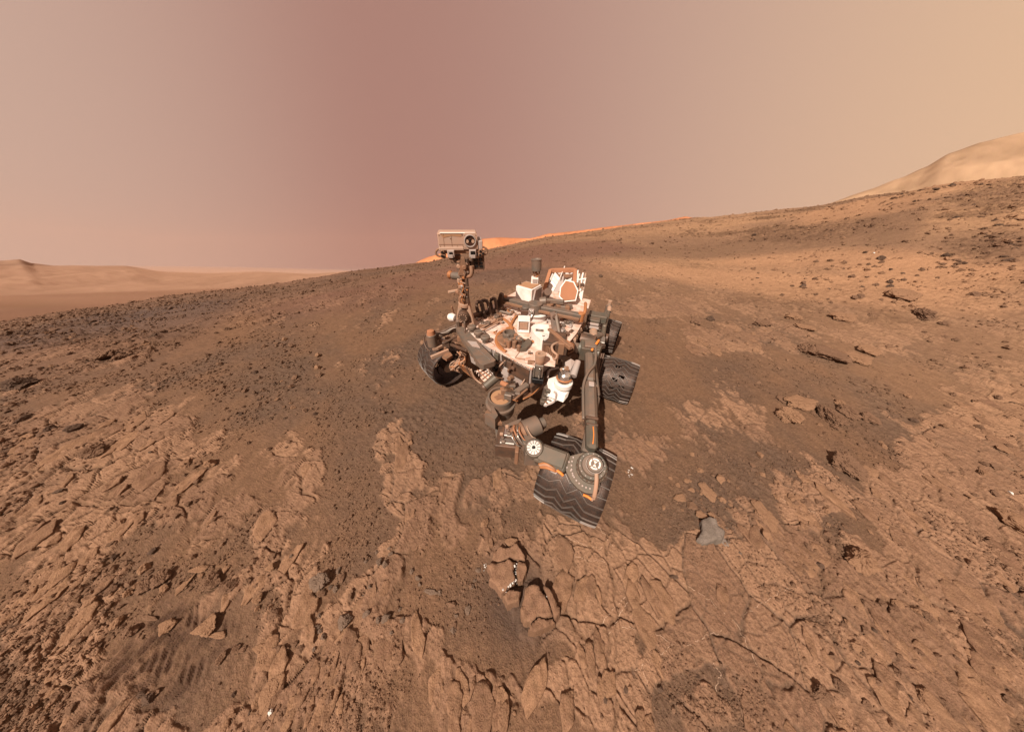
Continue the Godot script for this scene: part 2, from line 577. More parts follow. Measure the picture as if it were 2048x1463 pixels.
func tri(st: SurfaceTool, a: Vector3, b: Vector3, c: Vector3) -> void:
	st.add_vertex(a)
	st.add_vertex(c)
	st.add_vertex(b)


func quad(st: SurfaceTool, a: Vector3, b: Vector3, c: Vector3, d: Vector3) -> void:
	tri(st, a, b, c)
	tri(st, a, c, d)


func begin() -> SurfaceTool:
	var st := SurfaceTool.new()
	st.begin(Mesh.PRIMITIVE_TRIANGLES)
	return st


# a box with chamfered edges
func add_box(st: SurfaceTool, c: Vector3, size: Vector3, b := Basis(), bevel := 0.005) -> void:
	st.set_smooth_group(-1)
	var e := size * 0.5
	var k := minf(bevel, minf(e.x, minf(e.y, e.z)) * 0.6)
	for ax in 3:
		var u := (ax + 1) % 3
		var v := (ax + 2) % 3
		for s in [-1.0, 1.0]:
			var q := []
			for t in [[-1, -1], [1, -1], [1, 1], [-1, 1]]:
				var p := Vector3()
				p[ax] = e[ax] * s
				p[u] = (e[u] - k) * t[0]
				p[v] = (e[v] - k) * t[1]
				q.append(c + b * p)
			if s > 0:
				quad(st, q[0], q[1], q[2], q[3])
			else:
				quad(st, q[3], q[2], q[1], q[0])
			# the chamfer strips that run along axis v, between the faces ax and u
			for t in [-1.0, 1.0]:
				var p1 := Vector3()
				p1[ax] = e[ax] * s
				p1[u] = (e[u] - k) * t
				var p2 := Vector3()
				p2[ax] = (e[ax] - k) * s
				p2[u] = e[u] * t
				var lo := Vector3()
				lo[v] = -(e[v] - k)
				var hi := -lo
				var r := [c + b * (p1 + lo), c + b * (p2 + lo), c + b * (p2 + hi), c + b * (p1 + hi)]
				if s * t > 0:
					quad(st, r[0], r[1], r[2], r[3])
				else:
					quad(st, r[3], r[2], r[1], r[0])
	for sx in [-1.0, 1.0]:
		for sy in [-1.0, 1.0]:
			for sz in [-1.0, 1.0]:
				var a: Vector3 = c + b * Vector3(e.x * sx, (e.y - k) * sy, (e.z - k) * sz)
				var d: Vector3 = c + b * Vector3((e.x - k) * sx, e.y * sy, (e.z - k) * sz)
				var f: Vector3 = c + b * Vector3((e.x - k) * sx, (e.y - k) * sy, e.z * sz)
				if sx * sy * sz > 0:
					tri(st, a, d, f)
				else:
					tri(st, a, f, d)


func facing(dir: Vector3, up := Vector3.UP) -> Basis:
	# x across, y up, z along dir
	var z := dir.normalized()
	if absf(z.dot(up.normalized())) > 0.98:
		up = Vector3(0, 0, 1) if absf(z.z) < 0.9 else Vector3(1, 0, 0)
	var x := up.cross(z).normalized()
	return Basis(x, z.cross(x), z)


func bx(called: String, par: Node, mat: Material, c: Vector3, size: Vector3, b := Basis(), bevel := 0.005) -> MeshInstance3D:
	var st := begin()
	add_box(st, c, size, b, bevel)
	st.generate_normals()
	return put(called, par, st, mat)


func bar(called: String, par: Node, mat: Material, a: Vector3, b: Vector3, wide: float, tall: float, up := Vector3.UP, bevel := 0.006) -> MeshInstance3D:
	return bx(called, par, mat, (a + b) * 0.5, Vector3(wide, tall, a.distance_to(b)), facing(b - a, up), bevel)


# a turned shape about the line from a to b; profile holds (radius, share of the way)
func add_lathe(st: SurfaceTool, a: Vector3, b: Vector3, profile: Array, seg := 24) -> void:
	var f := facing(b - a)
	var group := 1
	for k in profile.size() - 1:
		var p: Vector2 = profile[k]
		var q: Vector2 = profile[k + 1]
		st.set_smooth_group(group)
		group += 1
		var pa := a.lerp(b, p.y)
		var qa := a.lerp(b, q.y)
		for i in seg:
			var t0 := TAU * i / seg
			var t1 := TAU * (i + 1) / seg
			var d0 := f.x * cos(t0) + f.y * sin(t0)
			var d1 := f.x * cos(t1) + f.y * sin(t1)
			if q.x > 0.00001:
				tri(st, pa + d0 * p.x, qa + d1 * q.x, qa + d0 * q.x)
			if p.x > 0.00001:
				tri(st, pa + d0 * p.x, pa + d1 * p.x, qa + d1 * q.x)


func lathe(called: String, par: Node, mat: Material, a: Vector3, b: Vector3, profile: Array, seg := 24) -> MeshInstance3D:
	var st := begin()
	add_lathe(st, a, b, profile, seg)
	st.generate_normals()
	return put(called, par, st, mat)


func cyl_profile(r0: float, r1: float, len: float, bevel := 0.004) -> Array:
	var k := minf(bevel, minf(len * 0.3, maxf(r0, r1) * 0.4))
	var s := k / len
	return [Vector2(0, 0), Vector2(maxf(r0 - k, 0.0), 0), Vector2(r0, s), Vector2(r1, 1.0 - s), Vector2(maxf(r1 - k, 0.0), 1), Vector2(0, 1)]


func cy(called: String, par: Node, mat: Material, a: Vector3, b: Vector3, r0: float, r1 := -1.0, seg := 20) -> MeshInstance3D:
	return lathe(called, par, mat, a, b, cyl_profile(r0, r0 if r1 < 0 else r1, a.distance_to(b)), seg)


func smooth_path(p: Array, each := 5) -> PackedVector3Array:
	var c := Curve3D.new()
	for i in p.size():
		var t: Vector3 = (p[mini(i + 1, p.size() - 1)] - p[maxi(i - 1, 0)]) / 6.0
		c.add_point(p[i], -t, t)
	var out := PackedVector3Array()
	for i in (p.size() - 1):
		for k in each:
			out.append(c.sample(i, float(k) / each))
	out.append(p[p.size() - 1])
	return out


func add_tube(st: SurfaceTool, path: PackedVector3Array, r: float, seg := 8, flat := 1.0, up := Vector3.UP) -> void:
	st.set_smooth_group(1)
	var rings := []
	for i in path.size():
		var d := path[mini(i + 1, path.size() - 1)] - path[maxi(i - 1, 0)]
		var f := facing(d, up)
		var ring := PackedVector3Array()
		for k in seg:
			var t := TAU * k / seg
			ring.append(path[i] + f.x * cos(t) * r + f.y * sin(t) * r * flat)
		rings.append(ring)
	for i in rings.size() - 1:
		for k in seg:
			var n := (k + 1) % seg
			quad(st, rings[i][k], rings[i][n], rings[i + 1][n], rings[i + 1][k])
	for k in range(1, seg - 1):
		tri(st, rings[0][0], rings[0][k + 1], rings[0][k])
		var e: PackedVector3Array = rings[rings.size() - 1]
		tri(st, e[0], e[k], e[k + 1])


func tube(called: String, par: Node, mat: Material, pts: Array, r: float, seg := 8, flat := 1.0) -> MeshInstance3D:
	var st := begin()
	add_tube(st, smooth_path(pts), r, seg, flat)
	st.generate_normals()
	return put(called, par, st, mat)


# a flat outline pushed along a vector; the outline may turn either way
func add_slab(st: SurfaceTool, pts: Array, push: Vector3) -> void:
	st.set_smooth_group(-1)
	var n := pts.size()
	var normal := Vector3()
	var mid := Vector3()
	for i in n:
		normal += (pts[i] as Vector3).cross(pts[(i + 1) % n])
		mid += pts[i] / float(n)
	var f := facing(normal)
	var flat := PackedVector2Array()
	for p in pts:
		flat.append(Vector2((p - mid).dot(f.x), (p - mid).dot(f.y)))
	var idx := Geometry2D.triangulate_polygon(flat)
	var flip := normal.dot(push) > 0
	for k in range(0, idx.size(), 3):
		var a: Vector3 = pts[idx[k]]
		var b: Vector3 = pts[idx[k + 1]]
		var c: Vector3 = pts[idx[k + 2]]
		var away := (b - a).cross(c - a).dot(push) < 0
		if not away:
			var t := b
			b = c
			c = t
		tri(st, a, b, c)
		tri(st, a + push, c + push, b + push)
	for i in n:
		var a: Vector3 = pts[i]
		var b: Vector3 = pts[(i + 1) % n]
		if flip:
			quad(st, a, b, b + push, a + push)
		else:
			quad(st, b, a, a + push, b + push)


func slab(called: String, par: Node, mat: Material, pts: Array, push: Vector3) -> MeshInstance3D:
	var st := begin()
	add_slab(st, pts, push)
	st.generate_normals()
	return put(called, par, st, mat)


func part(called: String, par: Node, at := Vector3.ZERO) -> Node3D:
	var o := Node3D.new()
	o.name = called
	o.position = at
	par.add_child(o, true)
	return o


func thing(called: String, label: String, category: String, group := "") -> Node3D:
	var o := part(called, self)
	tag(o, label, category, group)
	return o


func tag(o: Node, label: String, category: String, group := "") -> void:
	o.set_meta("label", label)
	o.set_meta("category", category)
	if group:
		o.set_meta("group", group)


# a ring of small bolt heads
func bolt_ring(called: String, par: Node, mat: Material, c: Vector3, axis: Vector3, radius: float, count: int, r: float, from := 0.0, to := TAU) -> void:
	var f := facing(axis)
	var first: MeshInstance3D = null
	for k in count:
		var t := lerpf(from, to, float(k) / count)
		var at := c + (f.x * cos(t) + f.y * sin(t)) * radius
		if first == null:
			first = cy(called, par, mat, Vector3.ZERO, axis.normalized() * r * 0.9, r, r * 0.8, 8)
			first.position = at
		else:
			var d: MeshInstance3D = first.duplicate()
			d.name = called
			par.add_child(d, true)
			d.position = at


# ---------------------------------------------------------------- the rover's wheels

# a wheel whose axle runs along local x; its outer side is at -x
func wheel(par: Node, at: Vector3, torn: Array, label := "") -> Node3D:
	var w := part("wheel", par, at)
	if label:
		w.set_meta("label", label)
	var wide := 0.47
	var radius := 0.270
	var around := 96
	var across := 14
	var st := begin()
	st.set_smooth_group(1)
	var grid := []
	for i in around + 1:
		var t := TAU * i / around
		var row := []
		for j in across + 1:
			var s := float(j) / across * 2.0 - 1.0
			var r := radius - 0.012 * s * s * s * s - 0.004 * s * s
			row.append([Vector3(s * wide * 0.5, sin(t) * r, -cos(t) * r), Vector3(s * wide * 0.5, sin(t) * (r - 0.005), -cos(t) * (r - 0.005))])
		grid.append(row)
	for i in around:
		for j in across:
			var hole := false
			for h in torn:
				# (degrees round, share across, half-length in degrees, half-width)
				var dt: float = absf(wrapf(360.0 * (i + 0.5) / around - h[0], -180, 180))
				var ds: float = absf((j + 0.5) / across - h[1])
				if dt <= h[2] and ds <= h[3]:
					hole = true
			if hole:
				continue
			quad(st, grid[i][j][0], grid[i + 1][j][0], grid[i + 1][j + 1][0], grid[i][j + 1][0])
			quad(st, grid[i][j + 1][1], grid[i + 1][j + 1][1], grid[i + 1][j][1], grid[i][j][1])
	# rolled edges
	for i in around:
		for j in [0, across]:
			var a: Vector3 = grid[i][j][0]
			var b: Vector3 = grid[i + 1][j][0]
			var ia := Vector3(a.x, a.y * 0.93, a.z * 0.93)
			var ib := Vector3(b.x, b.y * 0.93, b.z * 0.93)
			if j == 0:
				quad(st, a, ia, ib, b)
			else:
				quad(st, a, b, ib, ia)
	st.generate_normals()
	var skin := put("tyre_skin", w, st, M.wheel)
	# cleats: raised zig-zag bars across the skin
	var cs := begin()
	var path := PackedVector3Array()
	var steps := [Vector2(-1.0, 0.0), Vector2(-0.55, 0.0), Vector2(-0.22, 1.0), Vector2(0.05, 0.0), Vector2(0.34, 1.0), Vector2(0.62, 0.35), Vector2(1.0, 0.35)]
	for k in steps.size() - 1:
		for q in 3:
			path.append(_on_wheel(steps[k].lerp(steps[k + 1], q / 3.0), radius, wide))
	path.append(_on_wheel(steps[steps.size() - 1], radius, wide))
	_cleat(cs, path)
	cs.generate_normals()
	var first := put("cleat", skin, cs, M.cleat)
	for k in range(1, 24):
		var c: MeshInstance3D = first.duplicate()
		c.name = "cleat"
		skin.add_child(c, true)
		c.rotation.x = TAU * k / 24
	# hub and springy spokes
	cy("hub", w, M.dark_metal, Vector3(-0.12, 0, 0), Vector3(0.20, 0, 0), 0.075)
	cy("hub_cap", w, M.grey_metal, Vector3(-0.15, 0, 0), Vector3(-0.118, 0, 0), 0.05)
	var ss := begin()
	var arc := []
	for q in 7:
		var t := q / 6.0
		arc.append(Vector3(-0.02, cos(t * 0.9) * lerpf(0.07, 0.248, t), sin(t * 0.9) * lerpf(0.07, 0.248, t)))
	add_tube(ss, smooth_path(arc, 3), 0.007, 6)
	add_tube(ss, smooth_path([arc[0] + Vector3(0.03, 0, 0), arc[2] + Vector3(0.03, 0, 0), arc[4] + Vector3(0.03, 0, 0), arc[6] + Vector3(0.03, 0, 0)], 3), 0.007, 6)
	ss.generate_normals()
	var spoke := put("spoke", w, ss, M.dark_metal)
	for k in range(1, 6):
		var c: MeshInstance3D = spoke.duplicate()
		c.name = "spoke"
		w.add_child(c, true)
		c.rotation.x = TAU * k / 6
	return w


func _on_wheel(p: Vector2, radius: float, wide: float) -> Vector3:
	var t := p.y * TAU / 24.0 * 0.92
	var r := radius - 0.012 * pow(p.x, 4) - 0.004 * p.x * p.x
	return Vector3(p.x * wide * 0.5, sin(t) * r, -cos(t) * r)


func _cleat(st: SurfaceTool, path: PackedVector3Array) -> void:
	st.set_smooth_group(-1)
	var n := path.size()
	var ring := []
	for i in n:
		var d := (path[mini(i + 1, n - 1)] - path[maxi(i - 1, 0)]).normalized()
		var out := Vector3(0, path[i].y, path[i].z).normalized()
		var side := d.cross(out).normalized()
		ring.append([path[i] - side * 0.0045 - out * 0.002, path[i] - side * 0.0022 + out * 0.0085, path[i] + side * 0.0022 + out * 0.0085, path[i] + side * 0.0045 - out * 0.002])
	for i in n - 1:
		for k in 3:
			quad(st, ring[i][k + 1], ring[i][k], ring[i + 1][k], ring[i + 1][k + 1])
	quad(st, ring[0][0], ring[0][1], ring[0][2], ring[0][3])
	quad(st, ring[n - 1][3], ring[n - 1][2], ring[n - 1][1], ring[n - 1][0])


func metal(called: String, col: Color, rough: float, metallic: float, dusty: float, s: int) -> StandardMaterial3D:
	var m := StandardMaterial3D.new()
	m.resource_name = called
	m.albedo_color = col.linear_to_srgb()
	m.roughness = rough
	m.metallic = metallic
	m.metallic_specular = 0.4
	if dusty > 0.0:
		# thin red dust lying in patches
		var t := NoiseTexture2D.new()
		t.width = 256
		t.height = 256
		t.seamless = true
		t.noise = make_noise(FastNoiseLite.TYPE_SIMPLEX_SMOOTH, 0.018, 5, s)
		var g := Gradient.new()
		g.offsets = PackedFloat32Array([0.0, 0.5, 1.0])
		var d := Color(0.66, 0.44, 0.32)
		g.colors = PackedColorArray([Color(d, 0.0), Color(d, dusty * 0.5), Color(d, dusty)])
		t.color_ramp = g
		m.detail_enabled = true
		m.detail_albedo = t
		m.detail_uv_layer = BaseMaterial3D.DETAIL_UV_1
		m.uv1_triplanar = true
		m.uv1_scale = Vector3(1.6, 1.6, 1.6)
	return m


func _rover_materials() -> void:
	M.white = metal("dusty white paint", Color(0.66, 0.62, 0.59), 0.55, 0.0, 0.42, 61)
	M.deck = metal("white deck paint under dust", Color(0.56, 0.49, 0.445), 0.6, 0.0, 0.9, 62)
	M.head = metal("white paint dulled by dust and shade", Color(0.30, 0.215, 0.17), 0.65, 0.0, 0.45, 82)  # darker, browner copy of the white paint: dust plus shade put into the colour
	M.panel = metal("pale grey insulation panel", Color(0.28, 0.26, 0.25), 0.6, 0.1, 0.4, 63)
	M.grey_metal = metal("grey anodised metal", Color(0.092, 0.083, 0.071), 0.5, 0.15, 0.28, 64)
	M.green_metal = metal("grey green anodised metal", Color(0.064, 0.066, 0.055), 0.5, 0.15, 0.22, 65)
	M.dark_metal = metal("dark metal", Color(0.036, 0.030, 0.025), 0.5, 0.2, 0.3, 66)
	M.brown_metal = metal("dust-brown metal", Color(0.12, 0.074, 0.048), 0.7, 0.1, 0.5, 67)
	M.tan_metal = metal("dust-covered pale metal", Color(0.24, 0.175, 0.132), 0.7, 0.0, 0.6, 68)
	M.pale_metal = metal("bare bright metal", Color(0.36, 0.34, 0.31), 0.32, 0.85, 0.12, 69)
	M.silver = metal("polished metal", Color(0.720, 0.700, 0.670), 0.22, 0.95, 0.10, 70)
	M.black = metal("black glass or opening", Color(0.010, 0.009, 0.009), 0.2, 0.0, 0.0, 71)
	M.lens = metal("dark lens glass", Color(0.043, 0.020, 0.014), 0.1, 0.0, 0.0, 72)
	M.copper = metal("orange wrapped cable", Color(0.30, 0.115, 0.042), 0.55, 0.1, 0.25, 73)
	M.orange = metal("orange tape", Color(0.60, 0.17, 0.028), 0.5, 0.0, 0.1, 74)
	M.rust = metal("rust red dusty panel", Color(0.24, 0.10, 0.05), 0.8, 0.0, 0.4, 75)
	M.dust = metal("packed tan dust", Color(0.27, 0.145, 0.078), 0.95, 0.0, 0.2, 76)
	M.wheel = metal("scuffed grey wheel aluminium", Color(0.062, 0.058, 0.056), 0.38, 0.5, 0.16, 77)
	M.wheel.albedo_texture = noise_texture(0.05, 5, 78, Color(0.30, 0.29, 0.28), Color(1.0, 1.0, 1.0), 512)
	M.wheel.roughness_texture = noise_texture(0.09, 4, 79, Color(0.55, 0.55, 0.55), Color(1.3, 1.3, 1.3), 512)
	M.wheel.roughness = 0.6
	M.wheel.uv1_triplanar = true
	M.wheel.uv1_scale = Vector3(4, 4, 4)
	M.wheel.normal_enabled = true
	M.wheel.normal_texture = noise_texture(0.05, 4, 80, Color.BLACK, Color.WHITE, 512, 3.0)
	M.wheel.normal_scale = 1.3
	M.cleat = metal("worn cleat edges", Color(0.085, 0.08, 0.075), 0.5, 0.3, 0.2, 81)


func _rover() -> void:
	_rover_materials()
	rover = thing("rover", "dusty white and grey six-wheeled rover standing on the red slope", "rover")
	rover.transform = Transform3D(Basis(Vector3(-0.88076, 0.15423, -0.44774), Vector3(0.02804, 0.96081, 0.27580), Vector3(0.47273, 0.23036, -0.85057)), Vector3(0.2861, 0.9773, -3.4221))
	var r := rover
	slab("deck", r, M.deck, [Vector3(0.470, 1.100, -0.840), Vector3(0.040, 1.100, -0.960), Vector3(-0.400, 1.100, -1.060), Vector3(-0.530, 1.100, -0.620), Vector3(-0.545, 1.100, -0.260), Vector3(-0.520, 1.100, 0.180), Vector3(-0.440, 1.100, 0.720), Vector3(0.520, 1.100, 0.780), Vector3(0.570, 1.100, 0.180), Vector3(0.600, 1.100, -0.700)], Vector3(0, -0.022, 0))
	var st := begin()
	st.set_smooth_group(-1)
	var top := [Vector3(0.458, 1.080, -0.824), Vector3(0.039, 1.080, -0.941), Vector3(-0.390, 1.080, -1.038), Vector3(-0.517, 1.080, -0.609), Vector3(-0.531, 1.080, -0.259), Vector3(-0.507, 1.080, 0.170), Vector3(-0.429, 1.080, 0.697), Vector3(0.507, 1.080, 0.756), Vector3(0.556, 1.080, 0.170), Vector3(0.585, 1.080, -0.688)]
	var low := [Vector3(0.437, 0.700, -0.795), Vector3(0.037, 0.700, -0.907), Vector3(-0.372, 0.700, -1.000), Vector3(-0.493, 0.700, -0.591), Vector3(-0.507, 0.700, -0.256), Vector3(-0.484, 0.700, 0.153), Vector3(-0.409, 0.700, 0.656), Vector3(0.484, 0.700, 0.711), Vector3(0.530, 0.700, 0.153), Vector3(0.558, 0.700, -0.665)]
	for i in 10:
		quad(st, low[i], low[(i + 1) % 10], top[(i + 1) % 10], top[i])
	for i in range(1, 9):
		tri(st, low[0], low[i + 1], low[i])
	st.generate_normals()
	put("body", r, st, M.panel)
	slab("front_panel", r, M.white, [Vector3(0.441, 1.065, -0.833), Vector3(0.197, 1.058, -0.901), Vector3(0.193, 0.891, -0.887), Vector3(0.416, 0.910, -0.826)], Vector3(0.002, 0.001, -0.008))
	slab("front_panel", r, M.panel, [Vector3(0.188, 1.062, -0.904), Vector3(0.075, 1.065, -0.936), Vector3(0.073, 0.796, -0.912), Vector3(0.167, 0.845, -0.890)], Vector3(0.002, 0.001, -0.008))
	slab("front_panel", r, M.white, [Vector3(0.186, 0.872, -0.893), Vector3(0.163, 0.831, -0.896), Vector3(0.074, 0.777, -0.916), Vector3(0.074, 0.717, -0.910), Vector3(0.149, 0.717, -0.889)], Vector3(0.002, 0.001, -0.008))
	slab("front_panel", r, M.panel, [Vector3(0.058, 1.062, -0.940), Vector3(-0.058, 1.062, -0.968), Vector3(-0.057, 0.853, -0.948), Vector3(0.056, 0.815, -0.918)], Vector3(0.002, 0.001, -0.008))
	slab("front_panel", r, M.dark_metal, [Vector3(-0.067, 1.062, -0.969), Vector3(-0.149, 1.062, -0.988), Vector3(-0.145, 0.853, -0.968), Vector3(-0.065, 0.853, -0.950)], Vector3(0.002, 0.001, -0.008))
	slab("front_panel", r, M.dark_metal, [Vector3(-0.157, 1.050, -0.989), Vector3(-0.371, 1.050, -1.037), Vector3(-0.363, 0.891, -1.021), Vector3(-0.154, 0.891, -0.974)], Vector3(0.002, 0.001, -0.008))
	slab("front_panel", r, M.panel, [Vector3(0.056, 0.799, -0.917), Vector3(-0.137, 0.837, -0.965), Vector3(-0.362, 0.853, -1.017), Vector3(-0.356, 0.716, -1.004), Vector3(0.023, 0.716, -0.918)], Vector3(0.002, 0.001, -0.008))
	cy("bolt", r, M.pale_metal, Vector3(0.019, 1.088, -0.969), Vector3(0.021, 1.089, -0.977), 0.006, 0.005, 6)
	cy("bolt", r, M.pale_metal, Vector3(-0.025, 1.088, -0.979), Vector3(-0.023, 1.089, -0.987), 0.006, 0.005, 6)
	cy("bolt", r, M.pale_metal, Vector3(-0.069, 1.088, -0.989), Vector3(-0.067, 1.089, -0.997), 0.006, 0.005, 6)
	cy("bolt", r, M.pale_metal, Vector3(-0.113, 1.088, -0.999), Vector3(-0.111, 1.089, -1.007), 0.006, 0.005, 6)
	cy("bolt", r, M.pale_metal, Vector3(-0.157, 1.088, -1.009), Vector3(-0.155, 1.089, -1.017), 0.006, 0.005, 6)
	cy("bolt", r, M.pale_metal, Vector3(-0.201, 1.088, -1.019), Vector3(-0.199, 1.089, -1.027), 0.006, 0.005, 6)
	cy("bolt", r, M.pale_metal, Vector3(-0.245, 1.088, -1.029), Vector3(-0.243, 1.089, -1.037), 0.006, 0.005, 6)
	cy("bolt", r, M.pale_metal, Vector3(-0.289, 1.088, -1.039), Vector3(-0.287, 1.089, -1.047), 0.006, 0.005, 6)
	cy("bolt", r, M.pale_metal, Vector3(-0.333, 1.088, -1.049), Vector3(-0.331, 1.089, -1.057), 0.006, 0.005, 6)
	cy("bolt", r, M.pale_metal, Vector3(-0.377, 1.088, -1.059), Vector3(-0.375, 1.089, -1.067), 0.006, 0.005, 6)
	bx("hazard_camera", r, M.dark_metal, Vector3(0.016, 0.971, -0.977), Vector3(0.06, 0.05, 0.08), facing(Vector3(0.241, 0.116, -0.964)))
	cy("hazard_camera_lens", r, M.black, Vector3(0.025, 0.975, -1.015), Vector3(0.030, 0.978, -1.034), 0.02)
	bx("hazard_camera", r, M.dark_metal, Vector3(-0.050, 0.971, -0.991), Vector3(0.06, 0.05, 0.08), facing(Vector3(0.241, 0.116, -0.964)))
	cy("hazard_camera_lens", r, M.black, Vector3(-0.040, 0.975, -1.030), Vector3(-0.035, 0.978, -1.049), 0.02)
	lathe("camera_barrel", r, M.black, Vector3(-0.252, 0.820, -0.949), Vector3(-0.252, 0.960, -0.949), [Vector2(0,0),Vector2(0.03,0),Vector2(0.034,0.1),Vector2(0.034,0.5),Vector2(0.026,0.52),Vector2(0.026,1),Vector2(0.0,1)])
	bx("camera_cap", r, M.pale_metal, Vector3(-0.260, 0.960, -0.942), Vector3(0.05, 0.03, 0.05))
	cy("front_fitting", r, M.black, Vector3(0.018, 0.864, -0.926), Vector3(0.032, 0.871, -0.982), 0.024)
	tube("front_hose", r, M.brown_metal, [Vector3(-0.070, 0.981, -0.977), Vector3(-0.068, 0.931, -1.007), Vector3(-0.082, 0.873, -0.970)], 0.008)
	bx("front_fitting", r, M.green_metal, Vector3(0.281, 0.791, -0.867), Vector3(0.068, 0.072, 0.046), facing(Vector3(0.241, 0.116, -0.964)))
	bx("front_fitting", r, M.green_metal, Vector3(0.023, 0.812, -0.940), Vector3(0.039, 0.031, 0.051), facing(Vector3(0.241, 0.116, -0.964)))
	cy("front_fitting", r, M.dark_metal, Vector3(0.305, 0.977, -0.857), Vector3(0.321, 0.984, -0.921), 0.030)
	tube("front_hose", r, M.tan_metal, [Vector3(0.113, 0.857, -0.920), Vector3(0.106, 0.805, -0.948), Vector3(0.085, 0.746, -0.918)], 0.007)
	bx("front_fitting", r, M.panel, Vector3(-0.116, 0.913, -0.981), Vector3(0.090, 0.089, 0.058), facing(Vector3(0.241, 0.116, -0.964)))
	bx("front_fitting", r, M.grey_metal, Vector3(0.123, 0.967, -0.928), Vector3(0.032, 0.069, 0.034), facing(Vector3(0.241, 0.116, -0.964)))
	cy("front_fitting", r, M.dark_metal, Vector3(0.269, 0.946, -0.865), Vector3(0.290, 0.956, -0.949), 0.031)
	tube("front_hose", r, M.tan_metal, [Vector3(0.353, 0.973, -0.864), Vector3(0.356, 0.904, -0.909), Vector3(0.334, 0.823, -0.855)], 0.009)
	bx("front_fitting", r, M.grey_metal, Vector3(0.205, 0.832, -0.892), Vector3(0.035, 0.053, 0.069), facing(Vector3(0.241, 0.116, -0.964)))
	bx("front_fitting", r, M.dark_metal, Vector3(-0.189, 1.001, -1.006), Vector3(0.072, 0.031, 0.049), facing(Vector3(0.241, 0.116, -0.964)))
	cy("front_fitting", r, M.dark_metal, Vector3(-0.005, 0.827, -0.928), Vector3(0.008, 0.834, -0.983), 0.018)
	tube("front_hose", r, M.brown_metal, [Vector3(-0.171, 0.997, -1.001), Vector3(-0.156, 0.959, -1.025), Vector3(-0.156, 0.914, -0.990)], 0.011)
	bx("front_fitting", r, M.dark_metal, Vector3(-0.333, 0.857, -1.025), Vector3(0.043, 0.058, 0.064), facing(Vector3(0.241, 0.116, -0.964)))
	bx("front_fitting", r, M.dark_metal, Vector3(-0.108, 1.006, -0.988), Vector3(0.043, 0.048, 0.061), facing(Vector3(0.241, 0.116, -0.964)))
	cy("front_fitting", r, M.dark_metal, Vector3(0.107, 0.944, -0.910), Vector3(0.116, 0.948, -0.943), 0.018)
	tube("front_hose", r, M.tan_metal, [Vector3(-0.105, 1.032, -0.989), Vector3(-0.079, 0.995, -1.052), Vector3(-0.088, 0.942, -0.977)], 0.007)
	bx("front_fitting", r, M.grey_metal, Vector3(0.070, 0.846, -0.931), Vector3(0.085, 0.087, 0.040), facing(Vector3(0.241, 0.116, -0.964)))
	bx("front_fitting", r, M.panel, Vector3(0.210, 0.812, -0.889), Vector3(0.042, 0.097, 0.065), facing(Vector3(0.241, 0.116, -0.964)))
	cy("front_fitting", r, M.dark_metal, Vector3(-0.085, 0.906, -0.953), Vector3(-0.077, 0.911, -0.989), 0.024)
	tube("front_hose", r, M.tan_metal, [Vector3(0.163, 0.812, -0.902), Vector3(0.198, 0.770, -0.934), Vector3(0.212, 0.718, -0.880)], 0.007)
	bx("front_fitting", r, M.dark_metal, Vector3(-0.163, 1.016, -1.001), Vector3(0.059, 0.076, 0.055), facing(Vector3(0.241, 0.116, -0.964)))
	bx("front_fitting", r, M.dark_metal, Vector3(0.299, 0.972, -0.879), Vector3(0.075, 0.035, 0.046), facing(Vector3(0.241, 0.116, -0.964)))
	cy("front_fitting", r, M.grey_metal, Vector3(0.167, 1.020, -0.900), Vector3(0.180, 1.026, -0.950), 0.025)
	tube("front_hose", r, M.brown_metal, [Vector3(0.256, 0.927, -0.887), Vector3(0.187, 0.877, -0.962), Vector3(0.089, 0.814, -0.923)], 0.012)
	bx("front_fitting", r, M.grey_metal, Vector3(0.008, 0.928, -0.954), Vector3(0.088, 0.031, 0.055), facing(Vector3(0.241, 0.116, -0.964)))
	bx("front_fitting", r, M.grey_metal, Vector3(0.003, 0.815, -0.945), Vector3(0.038, 0.035, 0.048), facing(Vector3(0.241, 0.116, -0.964)))
	cy("front_fitting", r, M.green_metal, Vector3(0.080, 1.021, -0.924), Vector3(0.098, 1.029, -0.996), 0.017)
	tube("front_hose", r, M.tan_metal, [Vector3(-0.329, 0.933, -1.031), Vector3(-0.319, 0.871, -1.101), Vector3(-0.348, 0.792, -1.023)], 0.006)
	bx("front_fitting", r, M.green_metal, Vector3(-0.010, 1.032, -0.968), Vector3(0.053, 0.071, 0.054), facing(Vector3(0.241, 0.116, -0.964)))
	bx("front_fitting", r, M.grey_metal, Vector3(0.290, 0.842, -0.870), Vector3(0.083, 0.081, 0.046), facing(Vector3(0.241, 0.116, -0.964)))
	cy("front_fitting", r, M.brown_metal, Vector3(-0.175, 0.858, -0.969), Vector3(-0.161, 0.864, -1.025), 0.025)
	tube("front_hose", r, M.brown_metal, [Vector3(-0.022, 0.880, -0.957), Vector3(-0.027, 0.843, -1.033), Vector3(-0.070, 0.787, -0.959)], 0.007)
	bx("sample_inlet", r, M.grey_metal, Vector3(-0.438, 1.060, -0.992), Vector3(0.075, 0.13, 0.075), Basis(Vector3.UP, 0.3))
	lathe("sample_inlet_cup", r, M.tan_metal, Vector3(-0.438, 1.125, -0.992), Vector3(-0.438, 1.220, -0.992), [Vector2(0,0),Vector2(0.034,0),Vector2(0.042,0.3),Vector2(0.046,0.9),Vector2(0.046,1),Vector2(0.022,1),Vector2(0.018,0.6),Vector2(0,0.6)])
	cy("sample_inlet_post", r, M.pale_metal, Vector3(-0.413, 1.000, -1.042), Vector3(-0.413, 1.110, -1.042), 0.008)
	cy("sample_inlet_post", r, M.pale_metal, Vector3(-0.463, 1.000, -1.042), Vector3(-0.463, 1.110, -1.042), 0.008)
